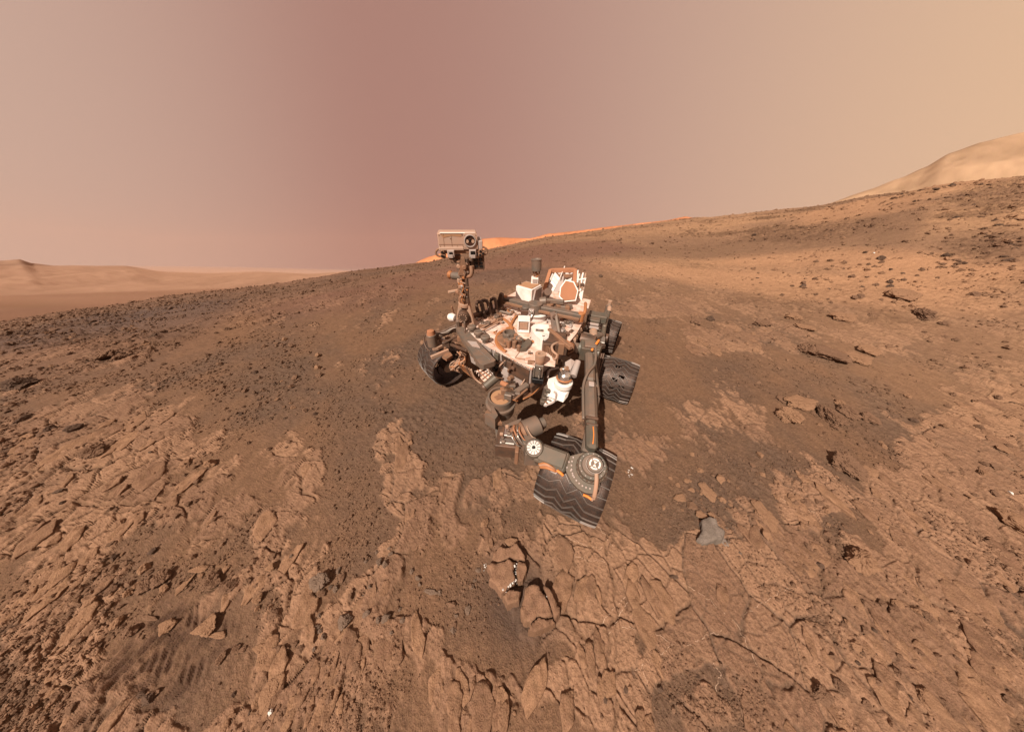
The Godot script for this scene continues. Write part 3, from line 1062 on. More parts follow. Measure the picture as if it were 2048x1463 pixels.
	bx("sample_inlet_foot", r, M.black, Vector3(-0.438, 0.960, -0.992), Vector3(0.10, 0.05, 0.10), Basis(Vector3.UP, 0.3))
	bx("deck_plate", r, M.deck, Vector3(-0.412, 1.112, -0.901), Vector3(0.26, 0.012, 0.20), Basis(Vector3.UP, 0.28))
	slab("deck_hatch", r, M.green_metal, [Vector3(-0.159, 1.100, -0.879), Vector3(-0.163, 1.100, -0.753), Vector3(-0.180, 1.100, -0.677), Vector3(-0.230, 1.100, -0.702), Vector3(-0.244, 1.100, -0.767), Vector3(-0.246, 1.100, -0.857), Vector3(-0.210, 1.100, -0.888)], Vector3(0, 0.035, 0))
	lathe("sample_ring", r, M.grey_metal, Vector3(0.006, 1.100, -0.721), Vector3(0.006, 1.170, -0.721), [Vector2(0.062,0),Vector2(0.066,0.8),Vector2(0.06,1),Vector2(0.048,1),Vector2(0.044,0.4),Vector2(0,0.4)])
	cy("sample_base", r, M.brown_metal, Vector3(-0.004, 1.100, -0.761), Vector3(-0.004, 1.122, -0.761), 0.125, 0.115, 28)
	cy("sample_mechanism", r, M.green_metal, Vector3(-0.054, 1.100, -0.850), Vector3(-0.054, 1.148, -0.850), 0.027)
	bx("sample_mechanism", r, M.dark_metal, Vector3(-0.108, 1.138, -0.834), Vector3(0.049, 0.075, 0.036), Basis(Vector3.UP, 0.70))
	bx("sample_mechanism", r, M.green_metal, Vector3(-0.152, 1.136, -0.773), Vector3(0.049, 0.072, 0.037), Basis(Vector3.UP, 2.58))
	cy("sample_mechanism", r, M.grey_metal, Vector3(-0.011, 1.100, -0.775), Vector3(-0.011, 1.176, -0.775), 0.023)
	bx("sample_mechanism", r, M.brown_metal, Vector3(-0.064, 1.134, -0.719), Vector3(0.054, 0.068, 0.041), Basis(Vector3.UP, 2.34))
	bx("sample_mechanism", r, M.pale_metal, Vector3(-0.107, 1.130, -0.748), Vector3(0.068, 0.060, 0.051), Basis(Vector3.UP, 2.14))
	cy("sample_mechanism", r, M.tan_metal, Vector3(-0.134, 1.100, -0.765), Vector3(-0.134, 1.170, -0.765), 0.024)
	bx("sample_mechanism", r, M.green_metal, Vector3(-0.097, 1.118, -0.708), Vector3(0.038, 0.037, 0.028), Basis(Vector3.UP, 1.31))
	bx("sample_mechanism", r, M.brown_metal, Vector3(-0.083, 1.128, -0.771), Vector3(0.045, 0.055, 0.034), Basis(Vector3.UP, 1.60))
	cy("sample_mechanism", r, M.grey_metal, Vector3(-0.045, 1.100, -0.776), Vector3(-0.045, 1.147, -0.776), 0.034)
	bx("sample_mechanism", r, M.brown_metal, Vector3(-0.182, 1.132, -0.883), Vector3(0.035, 0.064, 0.026), Basis(Vector3.UP, 2.89))
	bx("sample_mechanism", r, M.dark_metal, Vector3(-0.149, 1.133, -0.800), Vector3(0.037, 0.066, 0.028), Basis(Vector3.UP, 0.80))
	cy("sample_mechanism", r, M.brown_metal, Vector3(-0.032, 1.100, -0.848), Vector3(-0.032, 1.162, -0.848), 0.025)
	bx("sample_mechanism", r, M.pale_metal, Vector3(-0.118, 1.119, -0.778), Vector3(0.041, 0.038, 0.031), Basis(Vector3.UP, 2.62))
	bx("sample_mechanism", r, M.brown_metal, Vector3(-0.035, 1.116, -0.879), Vector3(0.060, 0.032, 0.045), Basis(Vector3.UP, 1.65))
	cy("sample_mechanism", r, M.grey_metal, Vector3(-0.122, 1.100, -0.742), Vector3(-0.122, 1.142, -0.742), 0.015)
	bx("sample_mechanism", r, M.pale_metal, Vector3(-0.038, 1.116, -0.874), Vector3(0.037, 0.032, 0.028), Basis(Vector3.UP, 0.87))
	bx("sample_mechanism", r, M.brown_metal, Vector3(-0.073, 1.139, -0.875), Vector3(0.043, 0.079, 0.032), Basis(Vector3.UP, 2.88))
	cy("sample_mechanism", r, M.green_metal, Vector3(-0.129, 1.100, -0.763), Vector3(-0.129, 1.153, -0.763), 0.025)
	bx("sample_mechanism", r, M.dark_metal, Vector3(-0.154, 1.118, -0.825), Vector3(0.071, 0.035, 0.053), Basis(Vector3.UP, 0.81))
	bx("sample_mechanism", r, M.brown_metal, Vector3(-0.126, 1.138, -0.850), Vector3(0.047, 0.077, 0.035), Basis(Vector3.UP, 1.56))
	cy("sample_mechanism", r, M.grey_metal, Vector3(-0.041, 1.100, -0.719), Vector3(-0.041, 1.151, -0.719), 0.027)
	bx("deck_bracket", r, M.brown_metal, Vector3(0.355, 1.120, -0.681), Vector3(0.07, 0.04, 0.03), Basis(Vector3.UP, 0.72))
	lathe("deck_cup", r, M.grey_metal, Vector3(0.354, 1.100, -0.648), Vector3(0.354, 1.150, -0.648), [Vector2(0.028,0),Vector2(0.03,0.9),Vector2(0.027,1),Vector2(0.02,1),Vector2(0.018,0.3),Vector2(0,0.3)], 14)
	bx("deck_bracket", r, M.dark_metal, Vector3(0.363, 1.120, -0.610), Vector3(0.07, 0.04, 0.03), Basis(Vector3.UP, 0.71))
	lathe("deck_cup", r, M.grey_metal, Vector3(0.341, 1.100, -0.640), Vector3(0.341, 1.150, -0.640), [Vector2(0.028,0),Vector2(0.03,0.9),Vector2(0.027,1),Vector2(0.02,1),Vector2(0.018,0.3),Vector2(0,0.3)], 14)
	bx("deck_bracket", r, M.grey_metal, Vector3(0.348, 1.120, -0.597), Vector3(0.07, 0.04, 0.03), Basis(Vector3.UP, 0.77))
	lathe("deck_cup", r, M.grey_metal, Vector3(0.324, 1.100, -0.611), Vector3(0.324, 1.150, -0.611), [Vector2(0.028,0),Vector2(0.03,0.9),Vector2(0.027,1),Vector2(0.02,1),Vector2(0.018,0.3),Vector2(0,0.3)], 14)
	bx("deck_bracket", r, M.tan_metal, Vector3(0.343, 1.120, -0.550), Vector3(0.07, 0.04, 0.03), Basis(Vector3.UP, 1.09))
	lathe("deck_cup", r, M.brown_metal, Vector3(0.349, 1.100, -0.500), Vector3(0.349, 1.150, -0.500), [Vector2(0.028,0),Vector2(0.03,0.9),Vector2(0.027,1),Vector2(0.02,1),Vector2(0.018,0.3),Vector2(0,0.3)], 14)
	bx("deck_bracket", r, M.grey_metal, Vector3(0.335, 1.120, -0.496), Vector3(0.07, 0.04, 0.03), Basis(Vector3.UP, 0.77))
	lathe("deck_cup", r, M.tan_metal, Vector3(0.305, 1.100, -0.528), Vector3(0.305, 1.150, -0.528), [Vector2(0.028,0),Vector2(0.03,0.9),Vector2(0.027,1),Vector2(0.02,1),Vector2(0.018,0.3),Vector2(0,0.3)], 14)
	bx("deck_bracket", r, M.brown_metal, Vector3(0.280, 1.120, -0.535), Vector3(0.07, 0.04, 0.03), Basis(Vector3.UP, 0.88))
	lathe("deck_cup", r, M.grey_metal, Vector3(0.324, 1.100, -0.424), Vector3(0.324, 1.150, -0.424), [Vector2(0.028,0),Vector2(0.03,0.9),Vector2(0.027,1),Vector2(0.02,1),Vector2(0.018,0.3),Vector2(0,0.3)], 14)
	bx("deck_bracket", r, M.dark_metal, Vector3(0.318, 1.120, -0.411), Vector3(0.07, 0.04, 0.03), Basis(Vector3.UP, 0.81))
	lathe("deck_cup", r, M.brown_metal, Vector3(0.325, 1.100, -0.368), Vector3(0.325, 1.150, -0.368), [Vector2(0.028,0),Vector2(0.03,0.9),Vector2(0.027,1),Vector2(0.02,1),Vector2(0.018,0.3),Vector2(0,0.3)], 14)
	bx("deck_bracket", r, M.brown_metal, Vector3(0.273, 1.120, -0.450), Vector3(0.07, 0.04, 0.03), Basis(Vector3.UP, 1.05))
	bar("deck_rail", r, M.tan_metal, Vector3(0.328, 1.130, -0.751), Vector3(0.270, 1.130, -0.415), 0.016, 0.014)
	bar("deck_rail", r, M.tan_metal, Vector3(0.293, 1.130, -0.803), Vector3(0.233, 1.130, -0.479), 0.016, 0.014)
	tube("deck_cable", r, M.copper, [Vector3(0.357, 1.115, -0.462), Vector3(0.279, 1.115, -0.399), Vector3(0.159, 1.115, -0.455), Vector3(0.077, 1.115, -0.539), Vector3(0.022, 1.115, -0.620), Vector3(-0.051, 1.115, -0.672), Vector3(-0.136, 1.115, -0.700), Vector3(-0.215, 1.115, -0.686), Vector3(-0.278, 1.115, -0.637), Vector3(-0.301, 1.115, -0.590)], 0.020, 8, 0.45)
	tube("deck_cable", r, M.copper, [Vector3(0.146, 1.115, -0.376), Vector3(0.119, 1.115, -0.472), Vector3(0.090, 1.115, -0.547), Vector3(0.108, 1.115, -0.622), Vector3(0.130, 1.115, -0.685), Vector3(0.109, 1.115, -0.780), Vector3(0.060, 1.115, -0.872), Vector3(-0.023, 1.115, -0.947), Vector3(-0.095, 1.115, -0.964)], 0.017, 8, 0.45)
	tube("deck_cable", r, M.copper, [Vector3(0.110, 1.115, -0.721), Vector3(0.076, 1.115, -0.816), Vector3(0.021, 1.115, -0.891), Vector3(-0.051, 1.115, -0.941)], 0.009, 8, 0.45)
	tube("deck_cable", r, M.copper, [Vector3(0.150, 1.115, -0.197), Vector3(0.165, 1.115, -0.268), Vector3(0.146, 1.115, -0.376)], 0.015, 8, 0.45)
	bar("deck_seam", r, M.brown_metal, Vector3(0.352, 1.102, -0.471), Vector3(0.200, 1.102, -0.097), 0.006, 0.006)
	bar("deck_seam", r, M.brown_metal, Vector3(0.014, 1.102, -0.884), Vector3(-0.009, 1.102, -0.622), 0.006, 0.006)
	bar("deck_seam", r, M.brown_metal, Vector3(-0.353, 1.102, -0.664), Vector3(-0.511, 1.102, -0.219), 0.006, 0.006)
	bar("deck_seam", r, M.brown_metal, Vector3(-0.241, 1.102, -0.249), Vector3(-0.458, 1.102, -0.047), 0.006, 0.006)
	bar("deck_seam", r, M.brown_metal, Vector3(-0.205, 1.102, -0.997), Vector3(-0.189, 1.102, -0.762), 0.006, 0.006)
	bar("deck_seam", r, M.brown_metal, Vector3(0.460, 1.102, -0.743), Vector3(0.055, 1.102, -0.908), 0.006, 0.006)
	bar("deck_seam", r, M.brown_metal, Vector3(-0.360, 1.102, -0.995), Vector3(-0.428, 1.102, -0.723), 0.006, 0.006)
	bx("deck_bracket", r, M.tan_metal, Vector3(-0.336, 1.110, -0.291), Vector3(0.058, 0.027, 0.031), Basis(Vector3.UP, 0.39))
	tube("deck_wire", r, M.tan_metal, [Vector3(-0.299, 1.104, -0.236), Vector3(-0.283, 1.114, -0.275), Vector3(-0.241, 1.104, -0.273)], 0.0041)
	cy("deck_bolt", r, M.pale_metal, Vector3(0.336, 1.100, -0.375), Vector3(0.336, 1.130, -0.375), 0.015)
	bx("deck_bracket", r, M.panel, Vector3(-0.248, 1.110, -0.155), Vector3(0.055, 0.039, 0.030), Basis(Vector3.UP, 1.63))
	tube("deck_wire", r, M.copper, [Vector3(-0.372, 1.104, -0.923), Vector3(-0.299, 1.114, -0.895), Vector3(-0.300, 1.104, -0.817)], 0.0067)
	cy("deck_bolt", r, M.pale_metal, Vector3(-0.439, 1.100, -0.698), Vector3(-0.439, 1.112, -0.698), 0.011)
	bx("deck_bracket", r, M.grey_metal, Vector3(0.366, 1.110, -0.757), Vector3(0.034, 0.020, 0.018), Basis(Vector3.UP, 1.61))
	cy("deck_bolt", r, M.grey_metal, Vector3(-0.287, 1.100, -0.449), Vector3(-0.287, 1.114, -0.449), 0.008)
	bx("deck_bracket", r, M.brown_metal, Vector3(0.257, 1.110, -0.175), Vector3(0.059, 0.020, 0.031), Basis(Vector3.UP, 1.89))
	tube("deck_wire", r, M.copper, [Vector3(0.263, 1.104, -0.212), Vector3(0.331, 1.114, -0.167), Vector3(0.312, 1.104, -0.086)], 0.0066)
	cy("deck_bolt", r, M.tan_metal, Vector3(0.501, 1.100, -0.792), Vector3(0.501, 1.131, -0.792), 0.006)
	bx("deck_bracket", r, M.grey_metal, Vector3(0.212, 1.110, -0.477), Vector3(0.027, 0.028, 0.014), Basis(Vector3.UP, 1.17))
	tube("deck_wire", r, M.tan_metal, [Vector3(0.267, 1.104, -0.250), Vector3(0.373, 1.114, -0.246), Vector3(0.406, 1.104, -0.145)], 0.0064)
	cy("deck_bolt", r, M.pale_metal, Vector3(0.504, 1.100, -0.552), Vector3(0.504, 1.128, -0.552), 0.012)
	bx("deck_bracket", r, M.dark_metal, Vector3(-0.307, 1.110, -0.337), Vector3(0.061, 0.021, 0.033), Basis(Vector3.UP, 1.88))
	tube("deck_wire", r, M.dark_metal, [Vector3(0.213, 1.104, -0.774), Vector3(0.300, 1.114, -0.734), Vector3(0.292, 1.104, -0.639)], 0.0061)
	cy("deck_bolt", r, M.pale_metal, Vector3(0.095, 1.100, 0.018), Vector3(0.095, 1.113, 0.018), 0.007)
	bx("deck_bracket", r, M.dark_metal, Vector3(-0.487, 1.110, -0.274), Vector3(0.057, 0.025, 0.031), Basis(Vector3.UP, 1.39))
	tube("deck_wire", r, M.copper, [Vector3(-0.320, 1.104, -0.042), Vector3(-0.306, 1.114, -0.058), Vector3(-0.286, 1.104, -0.050)], 0.0062)
	cy("deck_bolt", r, M.dark_metal, Vector3(0.440, 1.100, -0.548), Vector3(0.440, 1.121, -0.548), 0.013)
	bx("deck_bracket", r, M.dark_metal, Vector3(0.134, 1.110, -0.171), Vector3(0.028, 0.022, 0.015), Basis(Vector3.UP, 2.64))
	tube("deck_wire", r, M.dark_metal, [Vector3(0.525, 1.104, -0.106), Vector3(0.565, 1.114, -0.054), Vector3(0.530, 1.104, 0.002)], 0.0057)
	cy("deck_bolt", r, M.panel, Vector3(0.003, 1.100, -0.783), Vector3(0.003, 1.123, -0.783), 0.008)
	bx("deck_bracket", r, M.dark_metal, Vector3(-0.042, 1.110, -0.015), Vector3(0.038, 0.031, 0.020), Basis(Vector3.UP, 2.48))
	tube("deck_wire", r, M.dark_metal, [Vector3(0.358, 1.104, -0.178), Vector3(0.276, 1.114, -0.163), Vector3(0.234, 1.104, -0.234)], 0.0051)
	cy("deck_bolt", r, M.pale_metal, Vector3(0.175, 1.100, -0.356), Vector3(0.175, 1.120, -0.356), 0.015)
	bx("deck_bracket", r, M.panel, Vector3(-0.445, 1.110, -0.171), Vector3(0.065, 0.028, 0.034), Basis(Vector3.UP, 1.71))
	cy("deck_bolt", r, M.panel, Vector3(0.447, 1.100, -0.072), Vector3(0.447, 1.126, -0.072), 0.010)
	bx("deck_bracket", r, M.dark_metal, Vector3(0.393, 1.110, -0.765), Vector3(0.037, 0.025, 0.020), Basis(Vector3.UP, 2.07))
	tube("deck_wire", r, M.copper, [Vector3(0.108, 1.104, -0.711), Vector3(0.170, 1.114, -0.706), Vector3(0.187, 1.104, -0.646)], 0.0048)
	cy("deck_bolt", r, M.dark_metal, Vector3(0.335, 1.100, -0.825), Vector3(0.335, 1.118, -0.825), 0.009)
	bx("deck_bracket", r, M.panel, Vector3(0.396, 1.110, -0.790), Vector3(0.044, 0.032, 0.024), Basis(Vector3.UP, 1.40))
	tube("deck_wire", r, M.tan_metal, [Vector3(-0.329, 1.104, -0.860), Vector3(-0.318, 1.114, -0.971), Vector3(-0.209, 1.104, -0.998)], 0.0063)
	cy("deck_bolt", r, M.panel, Vector3(-0.403, 1.100, -0.948), Vector3(-0.403, 1.126, -0.948), 0.013)
	bx("deck_bracket", r, M.brown_metal, Vector3(-0.364, 1.110, -1.003), Vector3(0.061, 0.036, 0.033), Basis(Vector3.UP, 0.41))
	tube("deck_wire", r, M.dark_metal, [Vector3(-0.172, 1.104, -0.615), Vector3(-0.200, 1.114, -0.545), Vector3(-0.275, 1.104, -0.547)], 0.0045)
	cy("deck_bolt", r, M.tan_metal, Vector3(-0.305, 1.100, -0.005), Vector3(-0.305, 1.129, -0.005), 0.007)
	bx("deck_bracket", r, M.dark_metal, Vector3(0.168, 1.110, -0.236), Vector3(0.055, 0.027, 0.029), Basis(Vector3.UP, 0.09))
	tube("deck_wire", r, M.tan_metal, [Vector3(0.144, 1.104, -0.281), Vector3(0.072, 1.114, -0.248), Vector3(0.016, 1.104, -0.305)], 0.0044)
	cy("deck_bolt", r, M.tan_metal, Vector3(-0.395, 1.100, -0.267), Vector3(-0.395, 1.114, -0.267), 0.012)
	bx("deck_bracket", r, M.tan_metal, Vector3(-0.422, 1.110, -0.920), Vector3(0.046, 0.034, 0.025), Basis(Vector3.UP, 2.04))
	tube("deck_wire", r, M.dark_metal, [Vector3(0.068, 1.104, -0.324), Vector3(0.010, 1.114, -0.315), Vector3(-0.018, 1.104, -0.367)], 0.0043)
	cy("deck_bolt", r, M.panel, Vector3(-0.012, 1.100, -0.551), Vector3(-0.012, 1.119, -0.551), 0.010)
	bx("deck_bracket", r, M.dark_metal, Vector3(-0.176, 1.110, -0.726), Vector3(0.055, 0.033, 0.029), Basis(Vector3.UP, 2.19))
	tube("deck_wire", r, M.dark_metal, [Vector3(0.153, 1.104, -0.072), Vector3(0.183, 1.114, -0.011), Vector3(0.137, 1.104, 0.038)], 0.0059)
	cy("deck_bolt", r, M.grey_metal, Vector3(0.100, 1.100, -0.647), Vector3(0.100, 1.121, -0.647), 0.012)
	bx("deck_bracket", r, M.tan_metal, Vector3(0.361, 1.110, -0.259), Vector3(0.029, 0.024, 0.015), Basis(Vector3.UP, 1.66))
	tube("deck_wire", r, M.copper, [Vector3(0.131, 1.104, -0.562), Vector3(0.090, 1.114, -0.509), Vector3(0.026, 1.104, -0.530)], 0.0054)
	cy("deck_bolt", r, M.dark_metal, Vector3(-0.194, 1.100, -0.212), Vector3(-0.194, 1.119, -0.212), 0.009)
	bx("deck_bracket", r, M.tan_metal, Vector3(-0.029, 1.110, -0.364), Vector3(0.039, 0.037, 0.021), Basis(Vector3.UP, 0.34))
	tube("deck_wire", r, M.brown_metal, [Vector3(0.443, 1.104, -0.211), Vector3(0.458, 1.114, -0.306), Vector3(0.552, 1.104, -0.326)], 0.0057)
	cy("deck_bolt", r, M.panel, Vector3(0.131, 1.100, -0.671), Vector3(0.131, 1.124, -0.671), 0.007)
	bx("deck_bracket", r, M.dark_metal, Vector3(-0.304, 1.110, -0.888), Vector3(0.046, 0.031, 0.025), Basis(Vector3.UP, 0.61))
	tube("deck_wire", r, M.tan_metal, [Vector3(-0.286, 1.104, -0.188), Vector3(-0.268, 1.114, -0.189), Vector3(-0.260, 1.104, -0.172)], 0.0049)
	cy("deck_bolt", r, M.panel, Vector3(-0.016, 1.100, -0.472), Vector3(-0.016, 1.129, -0.472), 0.009)
	bx("deck_bracket", r, M.panel, Vector3(-0.093, 1.110, -0.457), Vector3(0.051, 0.022, 0.027), Basis(Vector3.UP, 2.27))
	tube("deck_wire", r, M.copper, [Vector3(0.365, 1.104, -0.169), Vector3(0.391, 1.114, -0.123), Vector3(0.357, 1.104, -0.083)], 0.0064)
	cy("deck_bolt", r, M.panel, Vector3(0.247, 1.100, -0.028), Vector3(0.247, 1.115, -0.028), 0.014)
	bx("deck_bracket", r, M.tan_metal, Vector3(-0.117, 1.110, -0.811), Vector3(0.025, 0.032, 0.013), Basis(Vector3.UP, 1.52))
	tube("deck_wire", r, M.brown_metal, [Vector3(0.530, 1.104, -0.473), Vector3(0.466, 1.114, -0.506), Vector3(0.475, 1.104, -0.577)], 0.0042)
	cy("deck_bolt", r, M.tan_metal, Vector3(-0.280, 1.100, -0.865), Vector3(-0.280, 1.127, -0.865), 0.013)
	bx("deck_bracket", r, M.tan_metal, Vector3(-0.313, 1.110, -0.295), Vector3(0.060, 0.029, 0.032), Basis(Vector3.UP, 2.27))
	tube("deck_wire", r, M.tan_metal, [Vector3(0.433, 1.104, -0.458), Vector3(0.371, 1.114, -0.486), Vector3(0.376, 1.104, -0.554)], 0.0055)
	cy("deck_bolt", r, M.pale_metal, Vector3(-0.025, 1.100, -0.704), Vector3(-0.025, 1.122, -0.704), 0.008)
	bx("deck_bracket", r, M.panel, Vector3(0.060, 1.110, 0.073), Vector3(0.041, 0.024, 0.022), Basis(Vector3.UP, 2.70))
	tube("deck_wire", r, M.copper, [Vector3(0.157, 1.104, -0.728), Vector3(0.185, 1.114, -0.718), Vector3(0.185, 1.104, -0.689)], 0.0064)
	cy("deck_bolt", r, M.pale_metal, Vector3(0.154, 1.100, -0.197), Vector3(0.154, 1.115, -0.197), 0.011)
	bx("deck_bracket", r, M.dark_metal, Vector3(-0.075, 1.110, 0.074), Vector3(0.031, 0.021, 0.017), Basis(Vector3.UP, 0.33))
	bx("instrument_box", r, M.white, Vector3(-0.034, 1.165, -0.478), Vector3(0.125, 0.13, 0.12), Basis(Vector3.UP, 0.42))
	bx("instrument_box_face", r, M.tan_metal, Vector3(-0.062, 1.175, -0.540), Vector3(0.085, 0.075, 0.012), facing(Vector3(-0.415, 0.000, -0.910)))
	bx("instrument_box_frame", r, M.white, Vector3(-0.013, 1.170, -0.564), Vector3(0.014, 0.12, 0.02), facing(Vector3(-0.415, 0.000, -0.910)))
	bx("instrument_box_frame", r, M.white, Vector3(-0.113, 1.170, -0.519), Vector3(0.014, 0.12, 0.02), facing(Vector3(-0.415, 0.000, -0.910)))
	bx("instrument_box_frame", r, M.white, Vector3(-0.064, 1.230, -0.543), Vector3(0.124, 0.016, 0.02), facing(Vector3(-0.415, 0.000, -0.910)))
	bx("instrument_box_frame", r, M.white, Vector3(-0.064, 1.112, -0.543), Vector3(0.124, 0.02, 0.024), facing(Vector3(-0.415, 0.000, -0.910)))
	bx("instrument_motor", r, M.dark_metal, Vector3(0.062, 1.160, -0.244), Vector3(0.10, 0.12, 0.10), Basis(Vector3.UP, 0.42))
	cy("instrument_motor_cap", r, M.grey_metal, Vector3(0.062, 1.220, -0.244), Vector3(0.062, 1.245, -0.244), 0.042)
	tube("instrument_hose", r, M.dark_metal, [Vector3(0.002, 1.200, -0.194), Vector3(-0.028, 1.240, -0.214), Vector3(-0.018, 1.180, -0.304), Vector3(0.012, 1.150, -0.354)], 0.008)
	tube("instrument_hose", r, M.grey_metal, [Vector3(0.002, 1.200, -0.224), Vector3(-0.028, 1.240, -0.244), Vector3(-0.028, 1.180, -0.304), Vector3(0.012, 1.150, -0.354)], 0.008)
	tube("instrument_hose", r, M.silver, [Vector3(0.002, 1.200, -0.254), Vector3(-0.028, 1.240, -0.274), Vector3(-0.038, 1.180, -0.304), Vector3(0.012, 1.150, -0.354)], 0.008)
	tube("instrument_hose", r, M.pale_metal, [Vector3(0.002, 1.200, -0.284), Vector3(-0.028, 1.240, -0.304), Vector3(-0.048, 1.180, -0.304), Vector3(0.012, 1.150, -0.354)], 0.008)
	bar("instrument_post", r, M.grey_metal, Vector3(0.046, 1.100, -0.173), Vector3(0.046, 1.200, -0.173), 0.018, 0.018)
	bar("instrument_arm", r, M.dark_metal, Vector3(0.058, 1.200, -0.266), Vector3(-0.004, 1.200, -0.243), 0.016, 0.016)
	lathe("drum", r, M.white, Vector3(-0.039, 1.100, -0.167), Vector3(-0.039, 1.175, -0.167), [Vector2(0,0),Vector2(0.112,0),Vector2(0.116,0.1),Vector2(0.116,0.75),Vector2(0.124,0.78),Vector2(0.124,0.95),Vector2(0.118,1),Vector2(0,1)], 40)
	lathe("drum_rim", r, M.panel, Vector3(-0.039, 1.158, -0.167), Vector3(-0.039, 1.171, -0.167), [Vector2(0.120,0),Vector2(0.129,0),Vector2(0.129,1),Vector2(0.118,1)], 40)
	slab("curved_housing", r, M.white, [Vector3(-0.154, 1.200, -0.565), Vector3(-0.157, 1.200, -0.501), Vector3(-0.226, 1.200, -0.446), Vector3(-0.287, 1.200, -0.434), Vector3(-0.346, 1.200, -0.557), Vector3(-0.384, 1.200, -0.679), Vector3(-0.377, 1.200, -0.746), Vector3(-0.331, 1.200, -0.743), Vector3(-0.269, 1.200, -0.705), Vector3(-0.205, 1.200, -0.642)], Vector3(0, -0.10, 0))
	bx("name_plate", r, M.grey_metal, Vector3(-0.258, 1.204, -0.597), Vector3(0.075, 0.006, 0.042), Basis(Vector3.UP, 0.35))
	bx("name_plate_mark", r, M.pale_metal, Vector3(-0.258, 1.208, -0.597), Vector3(0.028, 0.004, 0.012), Basis(Vector3.UP, 0.35))
	bx("housing_latch", r, M.dark_metal, Vector3(-0.333, 1.202, -0.677), Vector3(0.025, 0.008, 0.010), Basis(Vector3.UP, 0.35))
	bar("differential_bar", r, M.grey_metal, Vector3(0.415, 1.200, -0.082), Vector3(-0.021, 1.240, -0.182), 0.075, 0.055)
	bar("differential_bar", r, M.grey_metal, Vector3(-0.021, 1.240, -0.182), Vector3(-0.513, 1.200, -0.063), 0.075, 0.055)
	bar("differential_lip", r, M.brown_metal, Vector3(0.415, 1.180, -0.137), Vector3(-0.021, 1.220, -0.237), 0.02, 0.035)
	bar("differential_lip", r, M.brown_metal, Vector3(-0.021, 1.220, -0.237), Vector3(-0.513, 1.180, -0.118), 0.02, 0.035)
	cy("differential_pivot", r, M.grey_metal, Vector3(-0.021, 1.120, -0.182), Vector3(-0.021, 1.285, -0.182), 0.085, 0.08, 28)
	bx("pivot_clamp", r, M.panel, Vector3(-0.021, 1.210, -0.272), Vector3(0.06, 0.07, 0.04), Basis(Vector3.UP, 0.4))
	cy("bar_end", r, M.copper, Vector3(-0.513, 1.140, -0.063), Vector3(-0.513, 1.240, -0.063), 0.035)
	cy("bar_end", r, M.copper, Vector3(0.415, 1.150, -0.082), Vector3(0.415, 1.240, -0.082), 0.03)
	bar("link_plate", r, M.grey_metal, Vector3(-0.420, 1.120, -0.436), Vector3(-0.303, 1.260, -0.286), 0.075, 0.03, Vector3(0, 1, 1))
	bar("link_edge", r, M.dark_metal, Vector3(-0.360, 1.120, -0.406), Vector3(-0.253, 1.260, -0.256), 0.03, 0.06, Vector3(0, 1, 1))
	cy("link_pivot", r, M.dark_metal, Vector3(-0.303, 1.230, -0.306), Vector3(-0.323, 1.260, -0.336), 0.028)
	bx("link_foot", r, M.dark_metal, Vector3(-0.410, 1.130, -0.486), Vector3(0.16, 0.06, 0.09), Basis(Vector3.UP, 0.3))
	cy("sun_dial", r, M.panel, Vector3(-0.204, 1.100, -0.140), Vector3(-0.204, 1.120, -0.140), 0.046, 0.046, 24)
	cy("sun_dial_face", r, M.dark_metal, Vector3(-0.204, 1.120, -0.140), Vector3(-0.204, 1.126, -0.140), 0.032, 0.03, 24)
	bx("deck_fitting", r, M.grey_metal, Vector3(-0.358, 1.118, -0.224), Vector3(0.026, 0.040, 0.022), Basis(Vector3.UP, 0.42))
	bx("deck_fitting", r, M.grey_metal, Vector3(-0.369, 1.118, -0.131), Vector3(0.025, 0.040, 0.021), Basis(Vector3.UP, 0.42))
	bx("deck_fitting", r, M.tan_metal, Vector3(-0.319, 1.118, -0.016), Vector3(0.043, 0.040, 0.036), Basis(Vector3.UP, 0.42))
	bx("deck_fitting", r, M.panel, Vector3(-0.357, 1.118, -0.175), Vector3(0.031, 0.040, 0.026), Basis(Vector3.UP, 0.42))
	bx("deck_fitting", r, M.grey_metal, Vector3(-0.399, 1.118, -0.128), Vector3(0.029, 0.040, 0.024), Basis(Vector3.UP, 0.42))
	bx("deck_fitting", r, M.pale_metal, Vector3(-0.417, 1.118, -0.089), Vector3(0.062, 0.040, 0.051), Basis(Vector3.UP, 0.42))
	bx("deck_fitting", r, M.dark_metal, Vector3(-0.473, 1.118, -0.370), Vector3(0.043, 0.040, 0.036), Basis(Vector3.UP, 0.42))
	bx("deck_fitting", r, M.panel, Vector3(-0.400, 1.118, -0.349), Vector3(0.048, 0.040, 0.040), Basis(Vector3.UP, 0.42))
	bx("deck_fitting", r, M.grey_metal, Vector3(-0.331, 1.118, -0.018), Vector3(0.041, 0.040, 0.034), Basis(Vector3.UP, 0.42))
	bx("deck_fitting", r, M.grey_metal, Vector3(-0.361, 1.118, 0.029), Vector3(0.025, 0.040, 0.021), Basis(Vector3.UP, 0.42))
	bx("deck_fitting", r, M.tan_metal, Vector3(-0.341, 1.118, -0.240), Vector3(0.043, 0.040, 0.035), Basis(Vector3.UP, 0.42))
	bx("deck_fitting", r, M.pale_metal, Vector3(-0.453, 1.118, -0.355), Vector3(0.032, 0.040, 0.026), Basis(Vector3.UP, 0.42))
	bx("deck_fitting", r, M.grey_metal, Vector3(-0.377, 1.118, -0.206), Vector3(0.037, 0.040, 0.031), Basis(Vector3.UP, 0.42))
	bx("deck_fitting", r, M.pale_metal, Vector3(-0.408, 1.118, -0.316), Vector3(0.048, 0.040, 0.040), Basis(Vector3.UP, 0.42))
